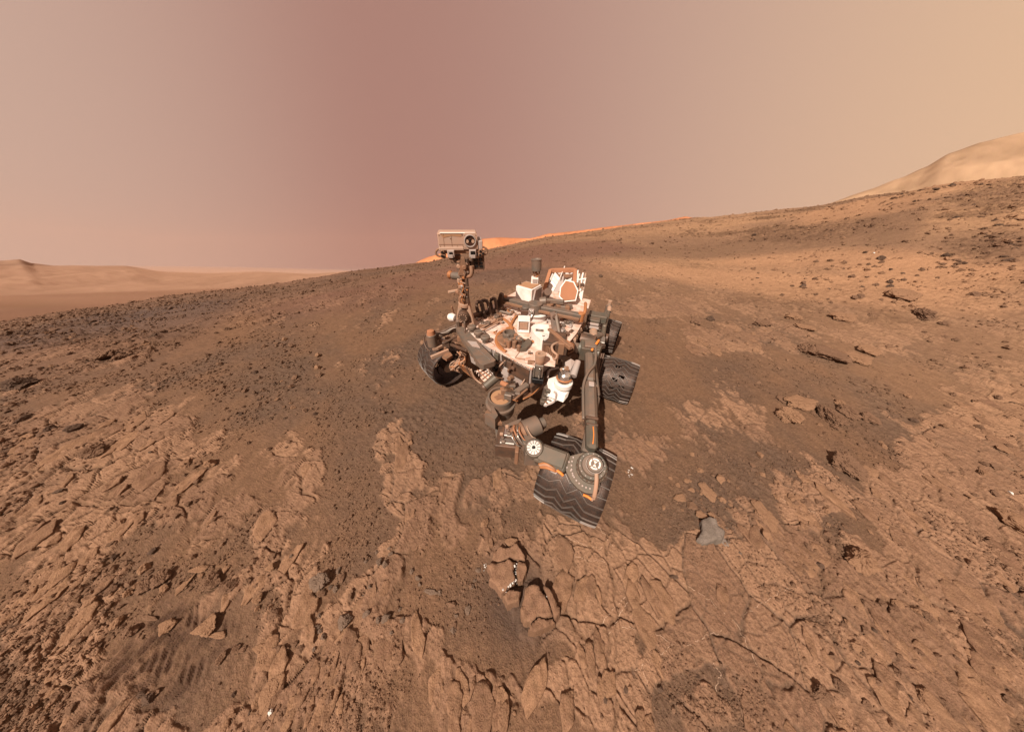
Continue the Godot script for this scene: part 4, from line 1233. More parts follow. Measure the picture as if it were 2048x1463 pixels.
	tube("side_cable", r, M.copper, [Vector3(-0.457, 1.200, 0.321), Vector3(-0.505, 1.180, 0.136), Vector3(-0.502, 1.100, 0.058), Vector3(-0.516, 1.020, -0.037)], 0.018)
	bar("side_strip", r, M.dark_metal, Vector3(-0.500, 1.060, 0.033), Vector3(-0.530, 1.020, -0.403), 0.05, 0.07)
	bx("side_connector", r, M.grey_metal, Vector3(-0.501, 1.050, 0.116), Vector3(0.05, 0.045, 0.06), Basis(Vector3.UP, 0.09))
	bx("side_connector", r, M.brown_metal, Vector3(-0.509, 1.050, 0.018), Vector3(0.05, 0.045, 0.06), Basis(Vector3.UP, 0.29))
	bx("side_connector", r, M.tan_metal, Vector3(-0.517, 1.050, -0.075), Vector3(0.05, 0.045, 0.06), Basis(Vector3.UP, 0.85))
	bx("side_connector", r, M.grey_metal, Vector3(-0.524, 1.050, -0.163), Vector3(0.05, 0.045, 0.06), Basis(Vector3.UP, 0.11))
	bx("side_connector", r, M.brown_metal, Vector3(-0.532, 1.050, -0.248), Vector3(0.05, 0.045, 0.06), Basis(Vector3.UP, 0.39))
	bx("side_connector", r, M.tan_metal, Vector3(-0.538, 1.050, -0.329), Vector3(0.05, 0.045, 0.06), Basis(Vector3.UP, 0.33))
	var hex := part("hexagon_antenna", r)
	slab("antenna_face", hex, M.rust, [Vector3(-0.106, 1.294, 0.410), Vector3(-0.137, 1.368, 0.466), Vector3(-0.229, 1.358, 0.485), Vector3(-0.300, 1.281, 0.455), Vector3(-0.307, 1.187, 0.397), Vector3(-0.193, 1.165, 0.352), Vector3(-0.124, 1.204, 0.358)], Vector3(-0.001, 0.003, -0.005))
	slab("antenna_frame", hex, M.white, [Vector3(-0.092, 1.296, 0.413), Vector3(-0.127, 1.380, 0.476), Vector3(-0.231, 1.369, 0.497), Vector3(-0.312, 1.282, 0.463), Vector3(-0.320, 1.175, 0.398), Vector3(-0.191, 1.150, 0.346), Vector3(-0.113, 1.194, 0.353)], Vector3(0.008, -0.018, 0.029))
	bar("antenna_stem", hex, M.grey_metal, Vector3(-0.197, 1.244, 0.445), Vector3(-0.204, 1.120, 0.540), 0.05, 0.05)
	bar("antenna_gimbal", hex, M.grey_metal, Vector3(0.039, 1.170, 0.207), Vector3(-0.226, 1.200, 0.212), 0.05, 0.05)
	cy("antenna_gimbal_motor", hex, M.grey_metal, Vector3(0.060, 1.160, 0.166), Vector3(-0.013, 1.180, 0.191), 0.05)
	cy("antenna_gimbal_motor", hex, M.dark_metal, Vector3(0.090, 1.150, 0.435), Vector3(0.022, 1.250, 0.306), 0.05)
	bx("antenna_base", hex, M.dark_metal, Vector3(0.017, 1.140, 0.195), Vector3(0.14, 0.10, 0.10), Basis(Vector3.UP, 0.42))
	bx("rear_fitting", r, M.grey_metal, Vector3(0.038, 1.130, 0.107), Vector3(0.082, 0.06, 0.06), Basis(Vector3.UP, 1.73))
	bx("rear_fitting", r, M.dark_metal, Vector3(0.002, 1.130, 0.118), Vector3(0.086, 0.06, 0.06), Basis(Vector3.UP, 0.73))
	bx("rear_fitting", r, M.brown_metal, Vector3(-0.024, 1.130, 0.187), Vector3(0.064, 0.06, 0.06), Basis(Vector3.UP, 0.54))
	bx("rear_fitting", r, M.brown_metal, Vector3(-0.075, 1.130, 0.165), Vector3(0.086, 0.06, 0.06), Basis(Vector3.UP, 1.39))
	bx("rear_fitting", r, M.grey_metal, Vector3(-0.127, 1.130, 0.247), Vector3(0.076, 0.06, 0.06), Basis(Vector3.UP, 0.05))
	bx("rear_fitting", r, M.brown_metal, Vector3(-0.176, 1.130, 0.203), Vector3(0.073, 0.06, 0.06), Basis(Vector3.UP, 0.64))
	bx("rear_fitting", r, M.grey_metal, Vector3(-0.226, 1.130, 0.220), Vector3(0.084, 0.06, 0.06), Basis(Vector3.UP, 1.74))
	bx("rear_fitting", r, M.brown_metal, Vector3(-0.268, 1.130, 0.227), Vector3(0.072, 0.06, 0.06), Basis(Vector3.UP, 1.99))
	bx("rear_fitting", r, M.grey_metal, Vector3(-0.282, 1.130, 0.287), Vector3(0.057, 0.06, 0.06), Basis(Vector3.UP, 0.62))
	bx("rear_white_plate", r, M.white, Vector3(-0.116, 1.140, 0.278), Vector3(0.14, 0.03, 0.07), Basis(Vector3.UP, 0.42))
	var eb := part("electronics_box", r)
	bx("box_shell", eb, M.white, Vector3(0.282, 1.200, 0.294), Vector3(0.235, 0.17, 0.24), facing(Vector3(0.098, -0.000, -0.995)))
	slab("box_dust", eb, M.dust, [Vector3(0.390, 1.286, 0.224), Vector3(0.193, 1.286, 0.184), Vector3(0.173, 1.286, 0.383), Vector3(0.253, 1.286, 0.391), Vector3(0.373, 1.286, 0.393)], Vector3(0, 0.006, 0))
	cy("box_pin", eb, M.dark_metal, Vector3(0.378, 1.280, 0.243), Vector3(0.378, 1.330, 0.243), 0.006)
	slab("box_side", eb, M.panel, [Vector3(0.173, 1.130, 0.182), Vector3(0.153, 1.130, 0.381), Vector3(0.153, 1.270, 0.381), Vector3(0.169, 1.270, 0.222)], Vector3(-0.020, 0.000, -0.002))
	var ua := part("cylinder_antenna", r)
	lathe("antenna_can", ua, M.grey_metal, Vector3(0.244, 1.443, 0.417), Vector3(0.257, 1.579, 0.417), [Vector2(0,0),Vector2(0.058,0),Vector2(0.062,0.03),Vector2(0.062,0.93),Vector2(0.066,0.94),Vector2(0.066,1),Vector2(0.055,1),Vector2(0.05,0.95),Vector2(0,0.95)], 32)
	bar("antenna_leg", ua, M.brown_metal, Vector3(0.271, 1.363, 0.417), Vector3(0.285, 1.436, 0.417), 0.014, 0.014)
	bar("antenna_leg", ua, M.brown_metal, Vector3(0.237, 1.369, 0.417), Vector3(0.244, 1.443, 0.417), 0.014, 0.014)
	bar("antenna_leg", ua, M.brown_metal, Vector3(0.205, 1.375, 0.417), Vector3(0.204, 1.449, 0.417), 0.014, 0.014)
	tube("antenna_cable", ua, M.copper, [Vector3(0.256, 1.347, 0.417), Vector3(0.219, 1.397, 0.417), Vector3(0.262, 1.415, 0.417), Vector3(0.237, 1.444, 0.417)], 0.008)
	bx("antenna_bracket", ua, M.white, Vector3(0.258, 1.289, 0.417), Vector3(0.09, 0.14, 0.10), facing(Vector3(-0.368, 0.000, -0.877)))
	bx("antenna_bracket_window", ua, M.panel, Vector3(0.235, 1.328, 0.371), Vector3(0.06, 0.05, 0.012), facing(Vector3(-0.368, 0.000, -0.877)))
	bar("antenna_foot", ua, M.white, Vector3(0.269, 1.241, 0.417), Vector3(0.312, 1.100, 0.538), 0.10, 0.09)
	var ps := part("power_source", r)
	bar("frame_side", ps, M.rust, Vector3(0.231, 1.036, 0.700), Vector3(0.284, 1.286, 1.050), 0.05, 0.07)
	bar("frame_side", ps, M.rust, Vector3(-0.204, 1.125, 0.700), Vector3(-0.078, 1.350, 1.050), 0.05, 0.07)
	bar("frame_top", ps, M.rust, Vector3(0.284, 1.286, 1.050), Vector3(-0.078, 1.350, 1.050), 0.05, 0.06)
	bar("frame_top", ps, M.brown_metal, Vector3(0.284, 1.206, 1.050), Vector3(-0.078, 1.270, 1.050), 0.03, 0.05)
	slab("shade_panel", ps, M.white, [Vector3(0.199, 1.082, 0.760), Vector3(0.195, 1.291, 1.000), Vector3(0.102, 1.226, 0.980), Vector3(0.118, 1.046, 0.740)], Vector3(-0.000, -0.010, 0.020))
	bar("shade_panel_seam", ps, M.panel, Vector3(0.196, 1.126, 0.803), Vector3(0.113, 1.084, 0.783), 0.004, 0.004)
	bar("shade_panel_seam", ps, M.panel, Vector3(0.196, 1.167, 0.851), Vector3(0.110, 1.120, 0.831), 0.004, 0.004)
	bar("shade_panel_seam", ps, M.panel, Vector3(0.195, 1.209, 0.899), Vector3(0.107, 1.156, 0.879), 0.004, 0.004)
	bar("shade_panel_seam", ps, M.panel, Vector3(0.194, 1.251, 0.947), Vector3(0.104, 1.191, 0.927), 0.004, 0.004)
	slab("shade_panel", ps, M.panel, [Vector3(0.111, 1.048, 0.740), Vector3(0.102, 1.226, 0.980), Vector3(0.055, 1.264, 1.000), Vector3(0.007, 1.143, 0.850), Vector3(0.052, 1.060, 0.740)], Vector3(-0.000, -0.010, 0.020))
	cy("generator_can", ps, M.white, Vector3(0.084, 1.062, 0.950), Vector3(0.125, 1.159, 1.250), 0.11, 0.11, 28)
	bar("generator_fin", ps, M.white, Vector3(-0.064, 1.068, 0.989), Vector3(-0.029, 1.153, 1.252), 0.012, 0.12, Vector3(-0.159, 0.000, 0.022))
	bar("generator_fin", ps, M.white, Vector3(-0.016, 0.965, 1.016), Vector3(0.020, 1.050, 1.278), 0.012, 0.12, Vector3(-0.107, -0.108, 0.050))
	bar("generator_fin", ps, M.white, Vector3(0.092, 0.923, 1.015), Vector3(0.128, 1.008, 1.277), 0.012, 0.12, Vector3(0.007, -0.152, 0.048))
	bar("generator_fin", ps, M.white, Vector3(0.197, 0.965, 0.987), Vector3(0.233, 1.050, 1.249), 0.012, 0.12, Vector3(0.117, -0.108, 0.019))
	bar("generator_fin", ps, M.white, Vector3(0.237, 1.068, 0.948), Vector3(0.273, 1.153, 1.211), 0.012, 0.12, Vector3(0.159, -0.000, -0.022))
	bar("generator_fin", ps, M.white, Vector3(0.188, 1.170, 0.922), Vector3(0.224, 1.255, 1.184), 0.012, 0.12, Vector3(0.107, 0.108, -0.050))
	bar("generator_fin", ps, M.white, Vector3(0.080, 1.212, 0.923), Vector3(0.116, 1.297, 1.185), 0.012, 0.12, Vector3(-0.007, 0.152, -0.048))
	bar("generator_fin", ps, M.white, Vector3(-0.025, 1.170, 0.951), Vector3(0.011, 1.255, 1.213), 0.012, 0.12, Vector3(-0.117, 0.108, -0.019))
	slab("side_shield", ps, M.white, [Vector3(-0.346, 1.078, 0.620), Vector3(-0.323, 1.183, 0.700), Vector3(-0.272, 1.298, 0.950), Vector3(-0.241, 1.288, 0.970), Vector3(-0.277, 1.140, 0.700)], Vector3(-0.000, 0.000, 0.030))
	slab("side_shield", ps, M.white, [Vector3(-0.129, 1.229, 0.860), Vector3(-0.095, 1.349, 1.040), Vector3(-0.130, 1.354, 1.040), Vector3(-0.187, 1.209, 0.820)], Vector3(-0.000, 0.000, 0.030))
	tube("coolant_pipe", ps, M.tan_metal, [Vector3(-0.210, 1.141, 0.740), Vector3(-0.182, 1.203, 0.840), Vector3(-0.152, 1.264, 0.950), Vector3(-0.135, 1.309, 1.030)], 0.011)
	tube("coolant_pipe", ps, M.white, [Vector3(-0.226, 1.151, 0.740), Vector3(-0.200, 1.206, 0.840), Vector3(-0.166, 1.266, 0.950), Vector3(-0.152, 1.316, 1.030)], 0.011)
	tube("coolant_pipe", ps, M.pale_metal, [Vector3(-0.242, 1.161, 0.740), Vector3(-0.218, 1.209, 0.840), Vector3(-0.195, 1.271, 0.950), Vector3(-0.172, 1.311, 1.030)], 0.011)
	tube("coolant_pipe", ps, M.tan_metal, [Vector3(-0.258, 1.171, 0.740), Vector3(-0.235, 1.213, 0.840), Vector3(-0.201, 1.272, 0.950), Vector3(-0.190, 1.312, 1.030)], 0.011)
	tube("coolant_pipe", ps, M.white, [Vector3(-0.274, 1.181, 0.740), Vector3(-0.253, 1.216, 0.840), Vector3(-0.218, 1.275, 0.950), Vector3(-0.203, 1.338, 1.030)], 0.011)
	tube("coolant_pipe", ps, M.pale_metal, [Vector3(-0.290, 1.191, 0.740), Vector3(-0.270, 1.219, 0.840), Vector3(-0.237, 1.279, 0.950), Vector3(-0.225, 1.323, 1.030)], 0.011)
	tube("coolant_pipe", ps, M.tan_metal, [Vector3(-0.306, 1.201, 0.740), Vector3(-0.287, 1.222, 0.840), Vector3(-0.259, 1.282, 0.950), Vector3(-0.240, 1.337, 1.030)], 0.011)
	bar("shield_edge", ps, M.white, Vector3(-0.155, 1.258, 0.920), Vector3(-0.274, 1.292, 0.950), 0.02, 0.02)
	bx("pipe_clamp", ps, M.tan_metal, Vector3(-0.280, 1.216, 0.800), Vector3(0.05, 0.04, 0.05), Basis(Vector3.UP, 0.78))
	bx("pipe_clamp", ps, M.brown_metal, Vector3(-0.246, 1.168, 0.800), Vector3(0.05, 0.04, 0.05), Basis(Vector3.UP, 0.83))
	bx("pipe_clamp", ps, M.brown_metal, Vector3(-0.198, 1.241, 0.800), Vector3(0.05, 0.04, 0.05), Basis(Vector3.UP, 0.20))
	bx("pipe_clamp", ps, M.dark_metal, Vector3(-0.273, 1.247, 0.800), Vector3(0.05, 0.04, 0.05), Basis(Vector3.UP, 0.40))
	bx("pipe_clamp", ps, M.brown_metal, Vector3(-0.281, 1.167, 0.800), Vector3(0.05, 0.04, 0.05), Basis(Vector3.UP, 0.64))
	bx("pipe_clamp", ps, M.dark_metal, Vector3(-0.280, 1.140, 0.800), Vector3(0.05, 0.04, 0.05), Basis(Vector3.UP, 0.40))
	var mast := part("mast", r)
	bx("mast_foot", mast, M.tan_metal, Vector3(0.540, 1.125, -0.700), Vector3(0.16, 0.05, 0.16), Basis(Vector3.UP, 0.5))
	bar("mast_bracket", mast, M.tan_metal, Vector3(0.470, 1.120, -0.700), Vector3(0.524, 1.374, -0.700), 0.035, 0.09)
	bar("mast_bracket", mast, M.tan_metal, Vector3(0.620, 1.120, -0.720), Vector3(0.570, 1.343, -0.700), 0.03, 0.06)
	lathe("mast_drive", mast, M.dark_metal, Vector3(0.577, 1.225, -0.650), Vector3(0.497, 1.225, -0.800), [Vector2(0,0),Vector2(0.05,0),Vector2(0.058,0.15),Vector2(0.058,0.85),Vector2(0.045,1),Vector2(0,1)])
	bolt_ring("mast_drive_bolt", mast, M.tan_metal, Vector3(0.497, 1.225, -0.800), Vector3(-0.471, 0.000, -0.882), 0.036, 10, 0.006)
	cy("mast_tube", mast, M.brown_metal, Vector3(0.543, 1.306, -0.700), Vector3(0.538, 1.591, -0.700), 0.05, 0.046)
	cy("mast_collar", mast, M.brown_metal, Vector3(0.543, 1.365, -0.700), Vector3(0.540, 1.392, -0.700), 0.056)
	cy("mast_collar", mast, M.tan_metal, Vector3(0.542, 1.311, -0.700), Vector3(0.538, 1.350, -0.700), 0.062)
	cy("mast_wrap", mast, M.brown_metal, Vector3(0.545, 1.468, -0.700), Vector3(0.546, 1.517, -0.700), 0.052, 0.05)
	cy("mast_wrap", mast, M.copper, Vector3(0.542, 1.523, -0.700), Vector3(0.542, 1.557, -0.700), 0.0505, 0.0505)
	tube("mast_cable", mast, M.dark_metal, [Vector3(0.472, 1.364, -0.730), Vector3(0.471, 1.447, -0.730), Vector3(0.468, 1.545, -0.730), Vector3(0.466, 1.630, -0.730), Vector3(0.439, 1.675, -0.730)], 0.017)
	tube("mast_cable", mast, M.copper, [Vector3(0.549, 1.365, -0.750), Vector3(0.535, 1.440, -0.750), Vector3(0.496, 1.522, -0.750), Vector3(0.518, 1.589, -0.750)], 0.008)
	bar("mast_sensor", mast, M.tan_metal, Vector3(0.595, 1.463, -0.700), Vector3(0.734, 1.415, -0.700), 0.028, 0.028)
	cy("mast_sensor_joint", mast, M.brown_metal, Vector3(0.651, 1.436, -0.680), Vector3(0.565, 1.451, -0.740), 0.02)
	cy("mast_elbow", mast, M.grey_metal, Vector3(0.658, 1.595, -0.700), Vector3(0.507, 1.611, -0.700), 0.036)
	lathe("mast_elbow_cap", mast, M.copper, Vector3(0.707, 1.601, -0.700), Vector3(0.664, 1.599, -0.700), [Vector2(0,0),Vector2(0.03,0.1),Vector2(0.042,0.5),Vector2(0.03,1),Vector2(0,1)])
	tube("mast_elbow_cable", mast, M.brown_metal, [Vector3(0.483, 1.627, -0.730), Vector3(0.426, 1.637, -0.730), Vector3(0.413, 1.668, -0.720), Vector3(0.429, 1.719, -0.700)], 0.018)
	slab("mast_neck", mast, M.brown_metal, [Vector3(0.560, 1.641, -0.730), Vector3(0.510, 1.641, -0.692), Vector3(0.493, 1.686, -0.678), Vector3(0.507, 1.789, -0.689), Vector3(0.532, 1.789, -0.708), Vector3(0.542, 1.708, -0.717)], Vector3(-0.043, 0.000, -0.055))
	slab("mast_neck_side", mast, M.grey_metal, [Vector3(0.564, 1.663, -0.747), Vector3(0.547, 1.663, -0.733), Vector3(0.540, 1.744, -0.727), Vector3(0.568, 1.771, -0.749), Vector3(0.589, 1.771, -0.766), Vector3(0.561, 1.717, -0.744)], Vector3(0.031, -0.000, 0.039))
	bar("mast_neck_strut", mast, M.tan_metal, Vector3(0.477, 1.641, -0.691), Vector3(0.466, 1.735, -0.683), 0.02, 0.03)
	cy("mast_neck_pivot", mast, M.brown_metal, Vector3(0.477, 1.713, -0.742), Vector3(0.462, 1.713, -0.761), 0.02)
	cy("mast_neck_pivot", mast, M.tan_metal, Vector3(0.534, 1.717, -0.748), Vector3(0.516, 1.717, -0.772), 0.018)
	bar("mast_neck_strut", mast, M.dark_metal, Vector3(0.465, 1.632, -0.656), Vector3(0.458, 1.762, -0.650), 0.04, 0.05)
	bx("head_shell", mast, M.head, Vector3(0.598, 1.921, -0.646), Vector3(0.341, 0.121, 0.18), facing(Vector3(-0.617, 0.000, -0.787)), 0.008)
	slab("head_lens_plate", mast, M.head, [Vector3(0.502, 1.854, -0.688), Vector3(0.407, 1.854, -0.613), Vector3(0.407, 1.979, -0.613), Vector3(0.428, 1.986, -0.630), Vector3(0.488, 1.986, -0.677), Vector3(0.502, 1.973, -0.688)], Vector3(-0.007, 0.000, -0.009))
	lathe("laser_lens_ring", mast, M.panel, Vector3(0.452, 1.923, -0.661), Vector3(0.441, 1.923, -0.675), [Vector2(0.0529,0),Vector2(0.0529,0.6),Vector2(0.0506,1),Vector2(0.0448,1),Vector2(0.0421,0)], 32)
	cy("laser_lens", mast, M.lens, Vector3(0.454, 1.923, -0.658), Vector3(0.448, 1.923, -0.666), 0.0439, 0.0439, 32)
	cy("lens_mirror_highlight", mast, M.tan_metal, Vector3(0.467, 1.919, -0.682), Vector3(0.466, 1.919, -0.684), 0.0152, 0.0143, 12)  # tan discs paint the highlights on the mirrors inside the lens
	cy("lens_mirror_highlight", mast, M.tan_metal, Vector3(0.428, 1.919, -0.651), Vector3(0.427, 1.919, -0.653), 0.0152, 0.0143, 12)
	cy("lens_centre", mast, M.black, Vector3(0.448, 1.928, -0.667), Vector3(0.445, 1.928, -0.670), 0.0117, 0.0108, 12)
	bar("head_lip", mast, M.head, Vector3(0.670, 1.858, -0.830), Vector3(0.497, 1.858, -0.694), 0.02, 0.03)
	bar("head_seam", mast, M.brown_metal, Vector3(0.637, 1.977, -0.792), Vector3(0.637, 1.865, -0.792), 0.003, 0.003)
	bar("head_seam", mast, M.brown_metal, Vector3(0.584, 1.977, -0.751), Vector3(0.584, 1.865, -0.751), 0.003, 0.003)
	bar("head_top_highlight", mast, M.white, Vector3(0.659, 1.983, -0.808), Vector3(0.422, 1.983, -0.623), 0.012, 0.010)  # white strip paints the bright sunlit edge along the top of the head
	bar("head_seam", mast, M.brown_metal, Vector3(0.672, 1.892, -0.820), Vector3(0.506, 1.892, -0.690), 0.003, 0.003)
	cy("head_bolt", mast, M.brown_metal, Vector3(0.666, 1.968, -0.813), Vector3(0.662, 1.968, -0.817), 0.0045, 0.004, 6)
	cy("head_bolt", mast, M.brown_metal, Vector3(0.666, 1.878, -0.813), Vector3(0.662, 1.878, -0.817), 0.0045, 0.004, 6)
	cy("head_bolt", mast, M.brown_metal, Vector3(0.510, 1.968, -0.692), Vector3(0.507, 1.968, -0.696), 0.0045, 0.004, 6)
	cy("head_bolt", mast, M.brown_metal, Vector3(0.510, 1.878, -0.692), Vector3(0.507, 1.878, -0.696), 0.0045, 0.004, 6)
	cy("head_bolt", mast, M.brown_metal, Vector3(0.493, 1.865, -0.678), Vector3(0.482, 1.865, -0.692), 0.0045, 0.004, 6)
	cy("head_bolt", mast, M.brown_metal, Vector3(0.419, 1.865, -0.620), Vector3(0.408, 1.865, -0.634), 0.0045, 0.004, 6)
	cy("head_bolt", mast, M.brown_metal, Vector3(0.419, 1.968, -0.620), Vector3(0.408, 1.968, -0.634), 0.0045, 0.004, 6)
	cy("head_bolt", mast, M.brown_metal, Vector3(0.592, 1.941, -0.755), Vector3(0.588, 1.941, -0.759), 0.0045, 0.004, 6)
	cy("head_bolt", mast, M.brown_metal, Vector3(0.493, 1.964, -0.678), Vector3(0.482, 1.964, -0.692), 0.0045, 0.004, 6)
	cy("head_bolt", mast, M.brown_metal, Vector3(0.637, 1.968, -0.791), Vector3(0.634, 1.968, -0.795), 0.0045, 0.004, 6)
	cy("head_bolt", mast, M.brown_metal, Vector3(0.549, 1.878, -0.722), Vector3(0.546, 1.878, -0.726), 0.0045, 0.004, 6)
	slab("head_stain", mast, M.dust, [Vector3(0.658, 1.973, -0.808), Vector3(0.602, 1.977, -0.764), Vector3(0.514, 1.973, -0.695), Vector3(0.517, 1.955, -0.698), Vector3(0.584, 1.959, -0.750), Vector3(0.637, 1.946, -0.792)], Vector3(-0.001, 0.000, -0.001))
	bx("head_side", mast, M.panel, Vector3(0.437, 1.887, -0.532), Vector3(0.036, 0.072, 0.2), facing(Vector3(-0.617, 0.000, -0.787)))
	bx("camera_bar", mast, M.brown_metal, Vector3(0.552, 1.834, -0.661), Vector3(0.376, 0.040, 0.10), facing(Vector3(-0.617, 0.000, -0.787)))
	bx("mast_camera", mast, M.panel, Vector3(0.603, 1.820, -0.752), Vector3(0.063, 0.063, 0.09), facing(Vector3(-0.617, 0.000, -0.787)))
	bx("mast_camera_opening", mast, M.black, Vector3(0.574, 1.820, -0.789), Vector3(0.031, 0.031, 0.01), facing(Vector3(-0.617, 0.000, -0.787)))
	bar("mast_camera_hood", mast, M.panel, Vector3(0.586, 1.801, -0.802), Vector3(0.559, 1.801, -0.780), 0.012, 0.03)
	bx("mast_camera", mast, M.panel, Vector3(0.451, 1.822, -0.633), Vector3(0.063, 0.063, 0.09), facing(Vector3(-0.617, 0.000, -0.787)))
	bx("mast_camera_opening", mast, M.black, Vector3(0.422, 1.822, -0.670), Vector3(0.040, 0.040, 0.01), facing(Vector3(-0.617, 0.000, -0.787)))
	bar("mast_camera_hood", mast, M.panel, Vector3(0.438, 1.797, -0.686), Vector3(0.403, 1.797, -0.658), 0.012, 0.03)
	cy("navigation_camera", mast, M.brown_metal, Vector3(0.680, 1.834, -0.774), Vector3(0.636, 1.834, -0.829), 0.0179)
	cy("navigation_camera_lens", mast, M.black, Vector3(0.636, 1.834, -0.829), Vector3(0.634, 1.834, -0.832), 0.0108)
	cy("navigation_camera", mast, M.brown_metal, Vector3(0.673, 1.798, -0.768), Vector3(0.629, 1.798, -0.823), 0.0179)
	cy("navigation_camera_lens", mast, M.black, Vector3(0.629, 1.798, -0.823), Vector3(0.627, 1.798, -0.826), 0.0108)
	cy("navigation_camera", mast, M.brown_metal, Vector3(0.415, 1.838, -0.566), Vector3(0.372, 1.838, -0.621), 0.0179)
	cy("navigation_camera_lens", mast, M.black, Vector3(0.372, 1.838, -0.621), Vector3(0.370, 1.838, -0.624), 0.0108)
	cy("navigation_camera", mast, M.brown_metal, Vector3(0.419, 1.807, -0.569), Vector3(0.376, 1.807, -0.624), 0.0179)
	cy("navigation_camera_lens", mast, M.black, Vector3(0.376, 1.807, -0.624), Vector3(0.373, 1.807, -0.627), 0.0108)
	cy("navigation_camera", mast, M.brown_metal, Vector3(0.683, 1.802, -0.776), Vector3(0.640, 1.802, -0.831), 0.0179)
	cy("navigation_camera_lens", mast, M.black, Vector3(0.640, 1.802, -0.831), Vector3(0.638, 1.802, -0.835), 0.0108)
	cy("navigation_camera", mast, M.brown_metal, Vector3(0.398, 1.820, -0.552), Vector3(0.355, 1.820, -0.607), 0.0179)
	cy("navigation_camera_lens", mast, M.black, Vector3(0.355, 1.820, -0.607), Vector3(0.352, 1.820, -0.611), 0.0108)
	tube("head_cable", mast, M.brown_metal, [Vector3(0.662, 1.861, -0.811), Vector3(0.690, 1.847, -0.833), Vector3(0.701, 1.820, -0.841), Vector3(0.687, 1.798, -0.830), Vector3(0.659, 1.793, -0.808)], 0.009)
	tube("head_cable", mast, M.brown_metal, [Vector3(0.370, 1.870, -0.581), Vector3(0.345, 1.852, -0.562), Vector3(0.341, 1.825, -0.559), Vector3(0.355, 1.807, -0.570), Vector3(0.380, 1.802, -0.589)], 0.009)
	bx("head_radiator_rib", mast, M.rust, Vector3(0.624, 1.771, -0.743), Vector3(0.006, 0.036, 0.02), facing(Vector3(-0.617, 0.000, -0.787)))
	bx("head_radiator_rib", mast, M.rust, Vector3(0.615, 1.771, -0.736), Vector3(0.006, 0.036, 0.02), facing(Vector3(-0.617, 0.000, -0.787)))
	bx("head_radiator_rib", mast, M.rust, Vector3(0.606, 1.771, -0.728), Vector3(0.006, 0.036, 0.02), facing(Vector3(-0.617, 0.000, -0.787)))
	bx("head_radiator_rib", mast, M.rust, Vector3(0.597, 1.771, -0.721), Vector3(0.006, 0.036, 0.02), facing(Vector3(-0.617, 0.000, -0.787)))
	bx("head_radiator_rib", mast, M.rust, Vector3(0.588, 1.771, -0.714), Vector3(0.006, 0.036, 0.02), facing(Vector3(-0.617, 0.000, -0.787)))
	bx("head_radiator_rib", mast, M.rust, Vector3(0.578, 1.771, -0.707), Vector3(0.006, 0.036, 0.02), facing(Vector3(-0.617, 0.000, -0.787)))
	bx("head_radiator_rib", mast, M.rust, Vector3(0.569, 1.771, -0.700), Vector3(0.006, 0.036, 0.02), facing(Vector3(-0.617, 0.000, -0.787)))
	bx("head_radiator_rib", mast, M.rust, Vector3(0.560, 1.771, -0.692), Vector3(0.006, 0.036, 0.02), facing(Vector3(-0.617, 0.000, -0.787)))
	bx("head_radiator", mast, M.brown_metal, Vector3(0.623, 1.771, -0.679), Vector3(0.108, 0.036, 0.08), facing(Vector3(-0.617, 0.000, -0.787)))
	bx("mast_electronics", mast, M.dark_metal, Vector3(0.442, 1.731, -0.562), Vector3(0.108, 0.125, 0.10), facing(Vector3(-0.617, 0.000, -0.787)))
	bx("electronics_window", mast, M.black, Vector3(0.427, 1.758, -0.617), Vector3(0.031, 0.021, 0.006), facing(Vector3(-0.617, 0.000, -0.787)))
	bx("electronics_window", mast, M.black, Vector3(0.427, 1.728, -0.617), Vector3(0.031, 0.021, 0.006), facing(Vector3(-0.617, 0.000, -0.787)))
	bx("electronics_window", mast, M.black, Vector3(0.427, 1.699, -0.617), Vector3(0.031, 0.021, 0.006), facing(Vector3(-0.617, 0.000, -0.787)))
	bx("electronics_window", mast, M.black, Vector3(0.393, 1.758, -0.591), Vector3(0.031, 0.021, 0.006), facing(Vector3(-0.617, 0.000, -0.787)))
	bx("electronics_window", mast, M.black, Vector3(0.393, 1.728, -0.591), Vector3(0.031, 0.021, 0.006), facing(Vector3(-0.617, 0.000, -0.787)))
	bx("electronics_window", mast, M.black, Vector3(0.393, 1.699, -0.591), Vector3(0.031, 0.021, 0.006), facing(Vector3(-0.617, 0.000, -0.787)))
	bar("camera_bracket", mast, M.tan_metal, Vector3(0.472, 1.784, -0.661), Vector3(0.401, 1.784, -0.606), 0.02, 0.02)
	tube("mast_wire", mast, M.dark_metal, [Vector3(0.478, 1.440, -0.745), Vector3(0.467, 1.477, -0.760), Vector3(0.489, 1.504, -0.750)], 0.005)
	bx("mast_clip", mast, M.panel, Vector3(0.544, 1.380, -0.745), Vector3(0.015, 0.021, 0.03), Basis(Vector3.UP, 1.14))
	bx("mast_clip", mast, M.tan_metal, Vector3(0.538, 1.521, -0.745), Vector3(0.038, 0.033, 0.03), Basis(Vector3.UP, 0.86))
	tube("mast_wire", mast, M.panel, [Vector3(0.559, 1.386, -0.745), Vector3(0.532, 1.427, -0.760), Vector3(0.516, 1.462, -0.750)], 0.005)
	bx("mast_clip", mast, M.copper, Vector3(0.532, 1.326, -0.745), Vector3(0.026, 0.020, 0.03), Basis(Vector3.UP, 0.82))
	bx("mast_clip", mast, M.brown_metal, Vector3(0.543, 1.400, -0.745), Vector3(0.037, 0.042, 0.03), Basis(Vector3.UP, 1.11))
	tube("mast_wire", mast, M.copper, [Vector3(0.508, 1.351, -0.745), Vector3(0.521, 1.385, -0.760), Vector3(0.537, 1.414, -0.750)], 0.005)
	bx("mast_clip", mast, M.copper, Vector3(0.518, 1.443, -0.745), Vector3(0.027, 0.030, 0.03), Basis(Vector3.UP, 0.53))
